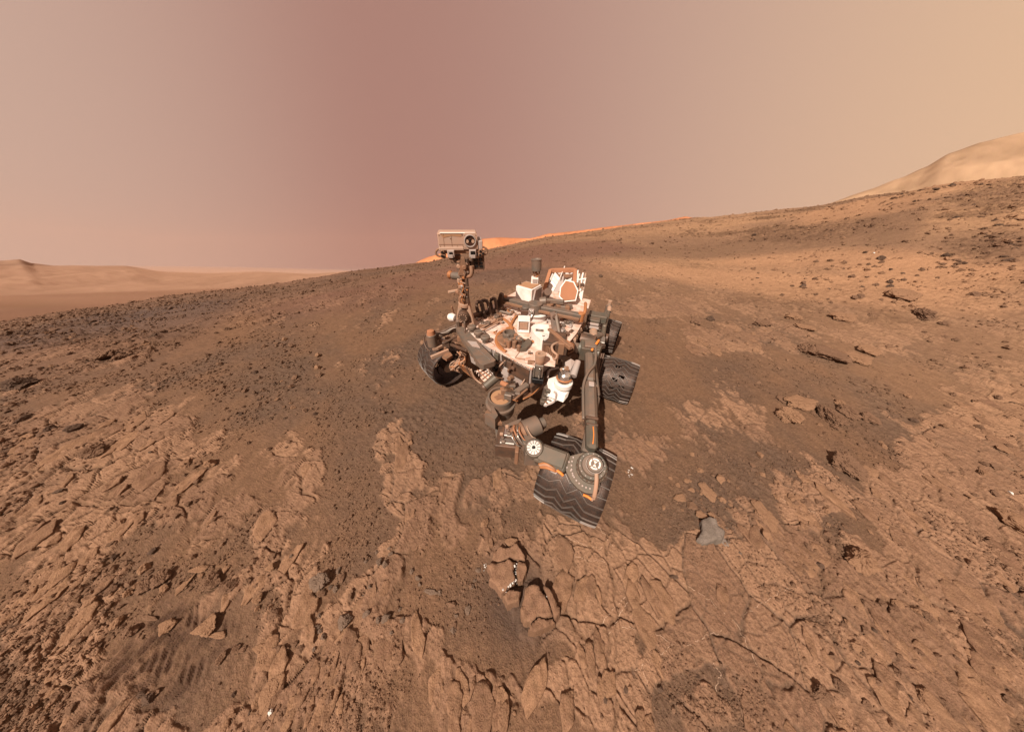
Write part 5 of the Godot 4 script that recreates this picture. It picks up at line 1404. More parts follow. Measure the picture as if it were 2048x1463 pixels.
	bx("mast_clip", mast, M.tan_metal, Vector3(0.568, 1.330, -0.745), Vector3(0.016, 0.017, 0.03), Basis(Vector3.UP, 1.00))
	tube("mast_wire", mast, M.brown_metal, [Vector3(0.505, 1.606, -0.745), Vector3(0.460, 1.645, -0.760), Vector3(0.502, 1.667, -0.750)], 0.005)
	bx("mast_clip", mast, M.grey_metal, Vector3(0.523, 1.498, -0.745), Vector3(0.020, 0.035, 0.03), Basis(Vector3.UP, 0.64))
	bx("mast_clip", mast, M.copper, Vector3(0.462, 1.506, -0.745), Vector3(0.017, 0.017, 0.03), Basis(Vector3.UP, 1.26))
	tube("mast_wire", mast, M.grey_metal, [Vector3(0.457, 1.432, -0.745), Vector3(0.513, 1.456, -0.760), Vector3(0.532, 1.484, -0.750)], 0.005)
	bx("mast_clip", mast, M.panel, Vector3(0.508, 1.535, -0.745), Vector3(0.040, 0.019, 0.03), Basis(Vector3.UP, 1.46))
	bx("mast_clip", mast, M.dark_metal, Vector3(0.555, 1.533, -0.745), Vector3(0.037, 0.036, 0.03), Basis(Vector3.UP, 0.80))
	tube("mast_wire", mast, M.tan_metal, [Vector3(0.471, 1.562, -0.745), Vector3(0.533, 1.583, -0.760), Vector3(0.474, 1.623, -0.750)], 0.005)
	bx("mast_clip", mast, M.tan_metal, Vector3(0.554, 1.573, -0.745), Vector3(0.015, 0.042, 0.03), Basis(Vector3.UP, 1.29))
	bx("mast_clip", mast, M.dark_metal, Vector3(0.455, 1.533, -0.745), Vector3(0.039, 0.013, 0.03), Basis(Vector3.UP, 0.69))
	tube("mast_wire", mast, M.dark_metal, [Vector3(0.508, 1.619, -0.745), Vector3(0.450, 1.660, -0.760), Vector3(0.470, 1.685, -0.750)], 0.005)
	bx("mast_clip", mast, M.dark_metal, Vector3(0.516, 1.387, -0.745), Vector3(0.021, 0.036, 0.03), Basis(Vector3.UP, 0.92))
	bx("mast_clip", mast, M.copper, Vector3(0.553, 1.542, -0.745), Vector3(0.016, 0.042, 0.03), Basis(Vector3.UP, 0.67))
	tube("mast_wire", mast, M.brown_metal, [Vector3(0.503, 1.405, -0.745), Vector3(0.479, 1.445, -0.760), Vector3(0.468, 1.479, -0.750)], 0.005)
	bx("mast_clip", mast, M.dark_metal, Vector3(0.479, 1.512, -0.745), Vector3(0.029, 0.020, 0.03), Basis(Vector3.UP, 0.67))
	bx("mast_clip", mast, M.copper, Vector3(0.486, 1.621, -0.745), Vector3(0.027, 0.032, 0.03), Basis(Vector3.UP, 1.43))
	tube("mast_wire", mast, M.copper, [Vector3(0.499, 1.389, -0.745), Vector3(0.517, 1.421, -0.760), Vector3(0.490, 1.459, -0.750)], 0.005)
	bx("mast_clip", mast, M.brown_metal, Vector3(0.551, 1.533, -0.745), Vector3(0.040, 0.028, 0.03), Basis(Vector3.UP, 0.91))
	bx("neck_clip", mast, M.tan_metal, Vector3(0.496, 1.711, -0.744), Vector3(0.021, 0.041, 0.03), Basis(Vector3.UP, 0.31))
	bx("neck_clip", mast, M.grey_metal, Vector3(0.501, 1.700, -0.748), Vector3(0.022, 0.019, 0.03), Basis(Vector3.UP, 0.92))
	bx("neck_clip", mast, M.tan_metal, Vector3(0.465, 1.742, -0.719), Vector3(0.023, 0.028, 0.03), Basis(Vector3.UP, 0.98))
	bx("neck_clip", mast, M.tan_metal, Vector3(0.506, 1.668, -0.751), Vector3(0.014, 0.032, 0.03), Basis(Vector3.UP, 0.74))
	bx("neck_clip", mast, M.grey_metal, Vector3(0.474, 1.636, -0.727), Vector3(0.016, 0.040, 0.03), Basis(Vector3.UP, 0.36))
	bx("neck_clip", mast, M.tan_metal, Vector3(0.492, 1.648, -0.741), Vector3(0.013, 0.018, 0.03), Basis(Vector3.UP, 0.08))
	bx("neck_clip", mast, M.tan_metal, Vector3(0.501, 1.685, -0.748), Vector3(0.013, 0.025, 0.03), Basis(Vector3.UP, 0.83))
	bx("neck_clip", mast, M.brown_metal, Vector3(0.423, 1.705, -0.686), Vector3(0.027, 0.033, 0.03), Basis(Vector3.UP, 0.23))
	bx("neck_clip", mast, M.dark_metal, Vector3(0.458, 1.768, -0.714), Vector3(0.031, 0.041, 0.03), Basis(Vector3.UP, 1.38))
	bx("neck_clip", mast, M.grey_metal, Vector3(0.485, 1.621, -0.735), Vector3(0.017, 0.028, 0.03), Basis(Vector3.UP, 0.09))
	bx("neck_clip", mast, M.brown_metal, Vector3(0.511, 1.626, -0.756), Vector3(0.015, 0.033, 0.03), Basis(Vector3.UP, 1.38))
	bx("neck_clip", mast, M.dark_metal, Vector3(0.480, 1.721, -0.732), Vector3(0.015, 0.014, 0.03), Basis(Vector3.UP, 1.52))
	bx("neck_clip", mast, M.brown_metal, Vector3(0.519, 1.757, -0.762), Vector3(0.029, 0.013, 0.03), Basis(Vector3.UP, 1.92))
	bx("neck_clip", mast, M.dark_metal, Vector3(0.471, 1.724, -0.725), Vector3(0.021, 0.017, 0.03), Basis(Vector3.UP, 0.05))
	lathe("weather_sensor", r, M.white, Vector3(0.796, 1.120, -0.675), Vector3(0.696, 1.120, -0.675), [Vector2(0,0),Vector2(0.035,0.1),Vector2(0.05,0.5),Vector2(0.035,0.9),Vector2(0,1)])
	bar("weather_boom", r, M.brown_metal, Vector3(0.738, 1.150, -0.649), Vector3(0.742, 1.250, -0.670), 0.02, 0.02)
	tube("mast_ground_cable", r, M.dark_metal, [Vector3(0.495, 1.140, -0.785), Vector3(0.474, 1.200, -0.807), Vector3(0.450, 1.120, -0.840), Vector3(0.419, 1.100, -0.877)], 0.012)
	tube("stowage_arch", r, M.dark_metal, [Vector3(0.553, 1.100, -0.439), Vector3(0.595, 1.220, -0.419), Vector3(0.525, 1.250, -0.419), Vector3(0.469, 1.150, -0.459), Vector3(0.455, 1.100, -0.459)], 0.02)
	tube("stowage_arch", r, M.dark_metal, [Vector3(0.526, 1.100, -0.375), Vector3(0.574, 1.220, -0.355), Vector3(0.494, 1.250, -0.355), Vector3(0.430, 1.150, -0.395), Vector3(0.414, 1.100, -0.395)], 0.02)
	tube("stowage_arch", r, M.dark_metal, [Vector3(0.472, 1.100, -0.277), Vector3(0.508, 1.220, -0.257), Vector3(0.448, 1.250, -0.257), Vector3(0.400, 1.150, -0.297), Vector3(0.388, 1.100, -0.297)], 0.02)
	slab("stowage_fin", r, M.dark_metal, [Vector3(0.496, 1.100, -0.194), Vector3(0.396, 1.100, -0.194), Vector3(0.401, 1.290, -0.174), Vector3(0.436, 1.300, -0.174)], Vector3(-0.000, 0.000, 0.040))
	bar("stowage_rail", r, M.dark_metal, Vector3(0.575, 1.120, -0.533), Vector3(0.377, 1.120, -0.170), 0.06, 0.05)
	bar("stowage_rail", r, M.grey_metal, Vector3(0.461, 1.140, -0.293), Vector3(0.233, 1.120, -0.261), 0.025, 0.03)
	slab("front_beam", r, M.grey_metal, [Vector3(0.575, 1.120, -0.831), Vector3(0.544, 1.120, -0.779), Vector3(0.377, 1.109, -0.849), Vector3(-0.059, 1.080, -1.085), Vector3(-0.061, 1.079, -1.112), Vector3(-0.011, 1.079, -1.205), Vector3(0.018, 1.080, -1.214), Vector3(0.431, 1.109, -0.940)], Vector3(0, -0.05, 0))
	slab("front_beam_patch", r, M.panel, [Vector3(0.317, 1.103, -0.984), Vector3(0.229, 1.097, -1.030), Vector3(0.149, 1.094, -1.014), Vector3(0.239, 1.100, -0.949)], Vector3(0, 0.006, 0))
	bar("front_beam_ridge", r, M.pale_metal, Vector3(0.199, 1.098, -1.019), Vector3(-0.019, 1.084, -1.114), 0.006, 0.006)
	bar("front_upright", r, M.grey_metal, Vector3(0.564, 1.100, -0.802), Vector3(0.547, 1.200, -0.825), 0.035, 0.035)
	lathe("inlet_cover", r, M.grey_metal, Vector3(0.394, 1.100, -0.800), Vector3(0.394, 1.170, -0.800), [Vector2(0,0),Vector2(0.03,0),Vector2(0.03,0.5),Vector2(0.045,0.55),Vector2(0.045,0.9),Vector2(0.035,1),Vector2(0,1)])
	lathe("inlet_cover", r, M.grey_metal, Vector3(0.274, 1.100, -0.860), Vector3(0.274, 1.170, -0.860), [Vector2(0,0),Vector2(0.03,0),Vector2(0.03,0.5),Vector2(0.045,0.55),Vector2(0.045,0.9),Vector2(0.035,1),Vector2(0,1)])
	lathe("inlet_cover", r, M.grey_metal, Vector3(0.163, 1.100, -0.905), Vector3(0.163, 1.170, -0.905), [Vector2(0,0),Vector2(0.03,0),Vector2(0.03,0.5),Vector2(0.045,0.55),Vector2(0.045,0.9),Vector2(0.035,1),Vector2(0,1)])
	slab("front_grille_panel", r, M.deck, [Vector3(0.295, 0.720, -0.935), Vector3(0.212, 0.760, -0.897), Vector3(0.056, 0.720, -0.894), Vector3(0.098, 0.640, -0.994)], Vector3(0, -0.03, 0.02))
	bar("front_grille_bar", r, M.dark_metal, Vector3(0.256, 0.712, -0.947), Vector3(0.180, 0.760, -0.897), 0.010, 0.016)
	bar("front_grille_bar", r, M.dark_metal, Vector3(0.216, 0.696, -0.959), Vector3(0.149, 0.752, -0.896), 0.010, 0.016)
	bar("front_grille_bar", r, M.dark_metal, Vector3(0.177, 0.680, -0.970), Vector3(0.118, 0.744, -0.895), 0.010, 0.016)
	bar("front_grille_bar", r, M.dark_metal, Vector3(0.138, 0.664, -0.982), Vector3(0.087, 0.736, -0.895), 0.010, 0.016)
	bar("front_grille_bar", r, M.rust, Vector3(0.267, 0.743, -0.923), Vector3(0.084, 0.677, -0.961), 0.010, 0.012)
	bar("front_grille_bar", r, M.rust, Vector3(0.239, 0.757, -0.910), Vector3(0.070, 0.703, -0.927), 0.010, 0.012)
	cy("front_cylinder", r, M.green_metal, Vector3(0.076, 0.700, -1.071), Vector3(-0.016, 0.800, -0.904), 0.043)
	cy("front_cylinder_cap", r, M.dark_metal, Vector3(0.087, 0.690, -1.082), Vector3(0.074, 0.703, -1.065), 0.047)
	tube("front_hose", r, M.copper, [Vector3(0.402, 0.850, -1.041), Vector3(0.403, 0.740, -0.989), Vector3(0.331, 0.700, -0.986), Vector3(0.190, 0.680, -0.991)], 0.010)
	tube("front_hose", r, M.brown_metal, [Vector3(0.374, 0.850, -1.045), Vector3(0.369, 0.740, -0.999), Vector3(0.298, 0.700, -0.996), Vector3(0.168, 0.680, -0.997)], 0.010)
	tube("front_hose", r, M.copper, [Vector3(0.347, 0.850, -1.049), Vector3(0.336, 0.740, -1.010), Vector3(0.266, 0.700, -1.007), Vector3(0.146, 0.680, -1.003)], 0.010)
	tube("front_hose", r, M.brown_metal, [Vector3(0.319, 0.850, -1.052), Vector3(0.303, 0.740, -1.020), Vector3(0.234, 0.700, -1.017), Vector3(0.124, 0.680, -1.008)], 0.010)
	tube("front_hose", r, M.dark_metal, [Vector3(0.292, 0.850, -1.056), Vector3(0.271, 0.740, -1.030), Vector3(0.202, 0.700, -1.027), Vector3(0.102, 0.680, -1.014)], 0.010)
	tube("front_hose", r, M.brown_metal, [Vector3(0.265, 0.850, -1.060), Vector3(0.239, 0.740, -1.040), Vector3(0.171, 0.700, -1.036), Vector3(0.080, 0.680, -1.020)], 0.010)
	tube("front_hose", r, M.tan_metal, [Vector3(0.239, 0.850, -1.063), Vector3(0.208, 0.740, -1.050), Vector3(0.140, 0.700, -1.046), Vector3(0.059, 0.680, -1.025)], 0.010)
	slab("corner_box", r, M.white, [Vector3(-0.506, 0.920, -0.902), Vector3(-0.571, 0.920, -0.805), Vector3(-0.702, 0.900, -0.784), Vector3(-0.708, 0.860, -0.872), Vector3(-0.690, 0.830, -0.929), Vector3(-0.542, 0.870, -0.966)], Vector3(0.0, -0.06, -0.04))
	slab("corner_panel", r, M.white, [Vector3(-0.540, 0.865, -0.960), Vector3(-0.693, 0.825, -0.921), Vector3(-0.551, 0.700, -1.024), Vector3(-0.501, 0.700, -1.000)], Vector3(0.01, -0.02, 0.04))
	bar("corner_panel_rib", r, M.brown_metal, Vector3(-0.535, 0.833, -0.976), Vector3(-0.633, 0.809, -0.956), 0.012, 0.018)
	bar("corner_panel_rib", r, M.dark_metal, Vector3(-0.527, 0.800, -0.984), Vector3(-0.610, 0.782, -0.973), 0.012, 0.018)
	bar("corner_panel_rib", r, M.grey_metal, Vector3(-0.519, 0.767, -0.992), Vector3(-0.587, 0.755, -0.991), 0.012, 0.018)
	bar("corner_panel_rib", r, M.brown_metal, Vector3(-0.511, 0.734, -0.999), Vector3(-0.564, 0.728, -1.008), 0.012, 0.018)
	tube("corner_panel_pipe", r, M.panel, [Vector3(-0.592, 0.856, -0.967), Vector3(-0.617, 0.834, -0.972), Vector3(-0.613, 0.759, -0.993), Vector3(-0.538, 0.702, -1.030)], 0.009)
	bx("corner_clip", r, M.green_metal, Vector3(-0.539, 0.846, -0.976), Vector3(0.04, 0.04, 0.04), Basis(Vector3.UP, 0.4))
	bx("corner_clip", r, M.green_metal, Vector3(-0.529, 0.805, -0.986), Vector3(0.04, 0.04, 0.04), Basis(Vector3.UP, 0.4))
	bx("corner_clip", r, M.green_metal, Vector3(-0.519, 0.764, -0.996), Vector3(0.04, 0.04, 0.04), Basis(Vector3.UP, 0.4))
	bx("corner_clip", r, M.green_metal, Vector3(-0.509, 0.723, -1.006), Vector3(0.04, 0.04, 0.04), Basis(Vector3.UP, 0.4))
	bar("corner_lip", r, M.pale_metal, Vector3(-0.694, 0.826, -0.926), Vector3(-0.552, 0.701, -1.029), 0.012, 0.012)
	lathe("corner_drum", r, M.white, Vector3(-0.636, 0.870, -0.867), Vector3(-0.636, 0.925, -0.867), [Vector2(0,0),Vector2(0.080,0),Vector2(0.084,0.1),Vector2(0.084,0.9),Vector2(0.078,1),Vector2(0,1)], 32)
	lathe("silver_can", r, M.silver, Vector3(-0.636, 0.924, -0.867), Vector3(-0.636, 1.020, -0.867), [Vector2(0,0),Vector2(0.062,0),Vector2(0.064,0.05),Vector2(0.06,0.5),Vector2(0.05,0.8),Vector2(0.035,0.95),Vector2(0,1)], 32)
	tube("silver_can_strap", r, M.copper, [Vector3(-0.571, 0.960, -0.865), Vector3(-0.579, 0.960, -0.899), Vector3(-0.603, 0.960, -0.923), Vector3(-0.636, 0.960, -0.932), Vector3(-0.669, 0.960, -0.923), Vector3(-0.693, 0.960, -0.899), Vector3(-0.701, 0.960, -0.865)], 0.007)
	bx("can_fitting", r, M.tan_metal, Vector3(-0.615, 0.960, -0.826), Vector3(0.03, 0.05, 0.03), Basis(Vector3.UP, 1.87))
	bx("can_fitting", r, M.tan_metal, Vector3(-0.574, 0.960, -0.774), Vector3(0.03, 0.05, 0.03), Basis(Vector3.UP, 1.96))
	bx("can_fitting", r, M.pale_metal, Vector3(-0.587, 0.960, -0.765), Vector3(0.03, 0.05, 0.03), Basis(Vector3.UP, 0.21))
	bx("can_fitting", r, M.brown_metal, Vector3(-0.626, 0.960, -0.759), Vector3(0.03, 0.05, 0.03), Basis(Vector3.UP, 0.69))
	bx("can_fitting", r, M.brown_metal, Vector3(-0.632, 0.960, -0.798), Vector3(0.03, 0.05, 0.03), Basis(Vector3.UP, 0.81))
	bx("can_fitting", r, M.tan_metal, Vector3(-0.601, 0.960, -0.749), Vector3(0.03, 0.05, 0.03), Basis(Vector3.UP, 1.07))
	bx("can_fitting", r, M.brown_metal, Vector3(-0.614, 0.960, -0.727), Vector3(0.03, 0.05, 0.03), Basis(Vector3.UP, 0.59))
	bx("can_fitting", r, M.pale_metal, Vector3(-0.631, 0.960, -0.794), Vector3(0.03, 0.05, 0.03), Basis(Vector3.UP, 1.93))
	slab("corner_bracket", r, M.panel, [Vector3(-0.578, 1.000, -0.690), Vector3(-0.615, 1.020, -0.635), Vector3(-0.654, 1.000, -0.626), Vector3(-0.653, 0.970, -0.727), Vector3(-0.612, 0.970, -0.750)], Vector3(0, -0.05, 0))
	cy("corner_pipe", r, M.panel, Vector3(-0.679, 1.000, -0.612), Vector3(-0.691, 0.930, -0.766), 0.028, 0.034)
	bar("corner_rail", r, M.grey_metal, Vector3(-0.511, 0.880, -0.965), Vector3(-0.469, 0.580, -0.883), 0.03, 0.05)
	tube("corner_strap", r, M.panel, [Vector3(-0.496, 0.930, -0.905), Vector3(-0.475, 0.950, -0.835), Vector3(-0.501, 0.960, -0.791), Vector3(-0.548, 0.970, -0.761)], 0.012)
	bx("shoulder_block", r, M.dark_metal, Vector3(-0.436, 1.140, -0.667), Vector3(0.22, 0.12, 0.20), Basis(Vector3.UP, 0.5))
	bx("shoulder_rib", r, M.brown_metal, Vector3(-0.388, 1.130, -0.768), Vector3(0.012, 0.10, 0.03), Basis(Vector3.UP, 0.5))
	bx("shoulder_rib", r, M.brown_metal, Vector3(-0.409, 1.130, -0.781), Vector3(0.012, 0.10, 0.03), Basis(Vector3.UP, 0.5))
	bx("shoulder_rib", r, M.brown_metal, Vector3(-0.430, 1.130, -0.794), Vector3(0.012, 0.10, 0.03), Basis(Vector3.UP, 0.5))
	bx("shoulder_rib", r, M.brown_metal, Vector3(-0.450, 1.130, -0.806), Vector3(0.012, 0.10, 0.03), Basis(Vector3.UP, 0.5))
	bx("shoulder_rib", r, M.brown_metal, Vector3(-0.470, 1.130, -0.819), Vector3(0.012, 0.10, 0.03), Basis(Vector3.UP, 0.5))
	bx("shoulder_rib", r, M.brown_metal, Vector3(-0.490, 1.130, -0.831), Vector3(0.012, 0.10, 0.03), Basis(Vector3.UP, 0.5))
	bx("shoulder_rib", r, M.brown_metal, Vector3(-0.510, 1.130, -0.844), Vector3(0.012, 0.10, 0.03), Basis(Vector3.UP, 0.5))
	bx("shoulder_rib", r, M.brown_metal, Vector3(-0.529, 1.130, -0.856), Vector3(0.012, 0.10, 0.03), Basis(Vector3.UP, 0.5))
	bx("shoulder_rib", r, M.brown_metal, Vector3(-0.548, 1.130, -0.867), Vector3(0.012, 0.10, 0.03), Basis(Vector3.UP, 0.5))
	bar("shoulder_bar", r, M.brown_metal, Vector3(-0.329, 1.200, -0.530), Vector3(-0.621, 1.200, -0.749), 0.04, 0.04)
	tube("shoulder_cable", r, M.copper, [Vector3(-0.365, 1.170, -0.504), Vector3(-0.456, 1.180, -0.561), Vector3(-0.562, 1.170, -0.608), Vector3(-0.600, 1.120, -0.551), Vector3(-0.568, 1.060, -0.542)], 0.009)
	tube("shoulder_cable", r, M.rust, [Vector3(-0.379, 1.170, -0.512), Vector3(-0.467, 1.180, -0.569), Vector3(-0.565, 1.170, -0.610), Vector3(-0.602, 1.120, -0.559), Vector3(-0.568, 1.060, -0.549)], 0.009)
	tube("shoulder_cable", r, M.copper, [Vector3(-0.393, 1.170, -0.520), Vector3(-0.478, 1.180, -0.577), Vector3(-0.569, 1.170, -0.613), Vector3(-0.604, 1.120, -0.568), Vector3(-0.568, 1.060, -0.557)], 0.009)
	tube("shoulder_cable", r, M.brown_metal, [Vector3(-0.408, 1.170, -0.529), Vector3(-0.488, 1.180, -0.584), Vector3(-0.572, 1.170, -0.616), Vector3(-0.606, 1.120, -0.576), Vector3(-0.569, 1.060, -0.564)], 0.009)
	tube("shoulder_cable", r, M.copper, [Vector3(-0.422, 1.170, -0.537), Vector3(-0.499, 1.180, -0.591), Vector3(-0.576, 1.170, -0.618), Vector3(-0.607, 1.120, -0.585), Vector3(-0.569, 1.060, -0.572)], 0.009)
	tube("shoulder_cable", r, M.rust, [Vector3(-0.436, 1.170, -0.545), Vector3(-0.510, 1.180, -0.599), Vector3(-0.579, 1.170, -0.621), Vector3(-0.609, 1.120, -0.593), Vector3(-0.569, 1.060, -0.579)], 0.009)
	tube("shoulder_cable", r, M.copper, [Vector3(-0.450, 1.170, -0.553), Vector3(-0.520, 1.180, -0.606), Vector3(-0.582, 1.170, -0.623), Vector3(-0.611, 1.120, -0.601), Vector3(-0.569, 1.060, -0.587)], 0.009)
	tube("shoulder_cable", r, M.brown_metal, [Vector3(-0.464, 1.170, -0.561), Vector3(-0.530, 1.180, -0.613), Vector3(-0.586, 1.170, -0.626), Vector3(-0.612, 1.120, -0.609), Vector3(-0.569, 1.060, -0.594)], 0.009)
	tube("shoulder_cable", r, M.copper, [Vector3(-0.477, 1.170, -0.568), Vector3(-0.541, 1.180, -0.621), Vector3(-0.589, 1.170, -0.629), Vector3(-0.614, 1.120, -0.617), Vector3(-0.569, 1.060, -0.601)], 0.009)
	tube("shoulder_cable", r, M.rust, [Vector3(-0.491, 1.170, -0.576), Vector3(-0.551, 1.180, -0.628), Vector3(-0.593, 1.170, -0.631), Vector3(-0.616, 1.120, -0.626), Vector3(-0.570, 1.060, -0.608)], 0.009)
	tube("shoulder_cable", r, M.copper, [Vector3(-0.504, 1.170, -0.584), Vector3(-0.561, 1.180, -0.635), Vector3(-0.596, 1.170, -0.634), Vector3(-0.617, 1.120, -0.634), Vector3(-0.570, 1.060, -0.616)], 0.009)
	tube("shoulder_cable", r, M.brown_metal, [Vector3(-0.518, 1.170, -0.592), Vector3(-0.571, 1.180, -0.642), Vector3(-0.599, 1.170, -0.636), Vector3(-0.619, 1.120, -0.642), Vector3(-0.570, 1.060, -0.623)], 0.009)
	tube("shoulder_hose", r, M.tan_metal, [Vector3(-0.505, 1.180, -0.671), Vector3(-0.478, 1.200, -0.736), Vector3(-0.466, 1.200, -0.803), Vector3(-0.498, 1.190, -0.860), Vector3(-0.541, 1.170, -0.871), Vector3(-0.532, 1.130, -0.879), Vector3(-0.484, 1.100, -0.829)], 0.011)
	cy("shoulder_motor", r, M.dark_metal, Vector3(-0.531, 1.020, -0.533), Vector3(-0.606, 1.080, -0.514), 0.06)
	bx("shoulder_bracket", r, M.brown_metal, Vector3(-0.519, 1.150, -0.697), Vector3(0.06, 0.12, 0.08), Basis(Vector3.UP, 0.3))
	bar("turret_beam", r, M.dark_metal, Vector3(-0.488, 0.930, -0.608), Vector3(-0.354, 0.840, -1.026), 0.12, 0.10)
	bar("turret_beam_rail", r, M.grey_metal, Vector3(-0.368, 0.900, -1.044), Vector3(-0.295, 0.860, -1.187), 0.05, 0.04)
	tube("beam_wire", r, M.tan_metal, [Vector3(-0.470, 0.860, -0.701), Vector3(-0.431, 0.830, -0.843), Vector3(-0.394, 0.800, -0.974), Vector3(-0.356, 0.800, -1.107)], 0.006)
	tube("beam_wire", r, M.rust, [Vector3(-0.473, 0.860, -0.709), Vector3(-0.437, 0.830, -0.856), Vector3(-0.403, 0.800, -0.994), Vector3(-0.362, 0.800, -1.118)], 0.006)
	tube("beam_wire", r, M.brown_metal, [Vector3(-0.475, 0.860, -0.717), Vector3(-0.443, 0.830, -0.870), Vector3(-0.412, 0.800, -1.012), Vector3(-0.367, 0.800, -1.130)], 0.006)
	tube("beam_wire", r, M.copper, [Vector3(-0.478, 0.860, -0.724), Vector3(-0.449, 0.830, -0.884), Vector3(-0.420, 0.800, -1.031), Vector3(-0.373, 0.800, -1.142)], 0.006)
	var arm := part("robotic_arm", r)
	bx("arm_shoulder", arm, M.green_metal, Vector3(-0.719, 1.000, -0.364), Vector3(0.18, 0.16, 0.15), facing(Vector3(-0.360, -0.200, -1.138)))
	bx("arm_shoulder_cover", arm, M.grey_metal, Vector3(-0.719, 1.090, -0.404), Vector3(0.10, 0.03, 0.10), facing(Vector3(-0.360, -0.200, -1.138)))
	cy("arm_shoulder_drive", arm, M.green_metal, Vector3(-0.619, 1.000, -0.364), Vector3(-0.829, 1.000, -0.364), 0.075)
	bx("arm_shoulder_foot", arm, M.grey_metal, Vector3(-0.579, 1.000, -0.394), Vector3(0.10, 0.08, 0.08), facing(Vector3(-0.360, -0.200, -1.138)))
	bar("upper_arm", arm, M.grey_metal, Vector3(-0.737, 0.990, -0.421), Vector3(-0.849, 0.928, -0.774), 0.082, 0.09, Vector3.UP, 0.02)
	bar("upper_arm", arm, M.grey_metal, Vector3(-0.847, 0.929, -0.768), Vector3(-0.971, 0.860, -1.160), 0.094, 0.10, Vector3.UP, 0.026)
	bar("upper_arm", arm, M.green_metal, Vector3(-0.969, 0.861, -1.155), Vector3(-1.043, 0.820, -1.388), 0.082, 0.09, Vector3.UP, 0.02)
	bar("arm_collar", arm, M.dark_metal, Vector3(-0.966, 0.863, -1.143), Vector3(-0.973, 0.859, -1.166), 0.098, 0.104)
	bar("arm_collar", arm, M.dark_metal, Vector3(-0.984, 0.853, -1.200), Vector3(-0.989, 0.850, -1.217), 0.09, 0.096)
	bx("arm_patch", arm, M.panel, Vector3(-0.874, 0.977, -0.853), Vector3(0.045, 0.012, 0.05), facing(Vector3(-0.297, -0.165, -0.940)))
	tube("arm_cable", arm, M.grey_metal, [Vector3(-0.769, 1.095, -0.390), Vector3(-0.809, 1.050, -0.499), Vector3(-0.830, 1.017, -0.615), Vector3(-0.809, 1.001, -0.747), Vector3(-0.813, 0.955, -0.867), Vector3(-0.857, 0.920, -1.014), Vector3(-0.915, 0.880, -1.182)], 0.012)
	tube("arm_tape", arm, M.orange, [Vector3(-0.781, 1.107, -0.311), Vector3(-0.777, 1.104, -0.364), Vector3(-0.760, 1.074, -0.428), Vector3(-0.759, 1.059, -0.458)], 0.012)
	tube("arm_tape", arm, M.orange, [Vector3(-0.815, 0.956, -0.860), Vector3(-0.817, 0.950, -0.884)], 0.009)
	tube("arm_tape", arm, M.orange, [Vector3(-0.847, 0.926, -0.980), Vector3(-0.851, 0.923, -0.997)], 0.009)
	tube("arm_tape", arm, M.orange, [Vector3(-1.000, 0.894, -1.235), Vector3(-1.024, 0.882, -1.302), Vector3(-1.038, 0.870, -1.373)], 0.004)
	lathe("elbow_flange", arm, M.green_metal, Vector3(-1.080, 0.736, -1.474), Vector3(-1.079, 0.818, -1.510), [Vector2(0,0),Vector2(0.104,0),Vector2(0.107,0.3),Vector2(0.104,0.5),Vector2(0.096,0.55),Vector2(0.090,1),Vector2(0,1)], 40)
	cy("elbow_bolt", arm, M.panel, Vector3(-1.112, 0.691, -1.594), Vector3(-1.111, 0.699, -1.600), 0.008, 0.007, 8)
	cy("elbow_bolt", arm, M.panel, Vector3(-1.086, 0.689, -1.599), Vector3(-1.086, 0.697, -1.604), 0.008, 0.007, 8)
	cy("elbow_bolt", arm, M.panel, Vector3(-1.061, 0.688, -1.598), Vector3(-1.061, 0.697, -1.604), 0.008, 0.007, 8)
	cy("elbow_bolt", arm, M.panel, Vector3(-1.036, 0.690, -1.594), Vector3(-1.036, 0.699, -1.599), 0.008, 0.007, 8)
	cy("elbow_bolt", arm, M.panel, Vector3(-1.013, 0.694, -1.585), Vector3(-1.013, 0.702, -1.590), 0.008, 0.007, 8)
	cy("elbow_bolt", arm, M.panel, Vector3(-0.992, 0.699, -1.571), Vector3(-0.992, 0.708, -1.577), 0.008, 0.007, 8)
	cy("elbow_bolt", arm, M.panel, Vector3(-0.973, 0.707, -1.554), Vector3(-0.974, 0.715, -1.560), 0.008, 0.007, 8)
	cy("elbow_bolt", arm, M.panel, Vector3(-0.959, 0.716, -1.534), Vector3(-0.959, 0.724, -1.539), 0.008, 0.007, 8)
	cy("elbow_bolt", arm, M.panel, Vector3(-0.948, 0.726, -1.510), Vector3(-0.949, 0.734, -1.516), 0.008, 0.007, 8)
	cy("elbow_bolt", arm, M.panel, Vector3(-0.943, 0.737, -1.485), Vector3(-0.943, 0.745, -1.491), 0.008, 0.007, 8)
	cy("elbow_bolt", arm, M.panel, Vector3(-0.942, 0.749, -1.458), Vector3(-0.942, 0.757, -1.464), 0.008, 0.007, 8)
	bolt_ring("elbow_tooth", arm, M.dark_metal, Vector3(-1.079, 0.780, -1.493), Vector3(0.011, 0.915, -0.404), 0.094, 20, 0.010)
	bolt_ring("elbow_rivet", arm, M.panel, Vector3(-1.079, 0.818, -1.510), Vector3(0.011, 0.915, -0.404), 0.081, 14, 0.005)
	lathe("elbow_hub", arm, M.grey_metal, Vector3(-1.079, 0.800, -1.502), Vector3(-1.078, 0.841, -1.520), [Vector2(0,0),Vector2(0.072,0),Vector2(0.072,0.6),Vector2(0.066,1),Vector2(0,1)], 36)
	lathe("elbow_cap", arm, M.grey_metal, Vector3(-1.090, 0.839, -1.520), Vector3(-1.090, 0.887, -1.541), [Vector2(0,0),Vector2(0.054,0),Vector2(0.054,0.8),Vector2(0.049,1),Vector2(0,1)], 32)
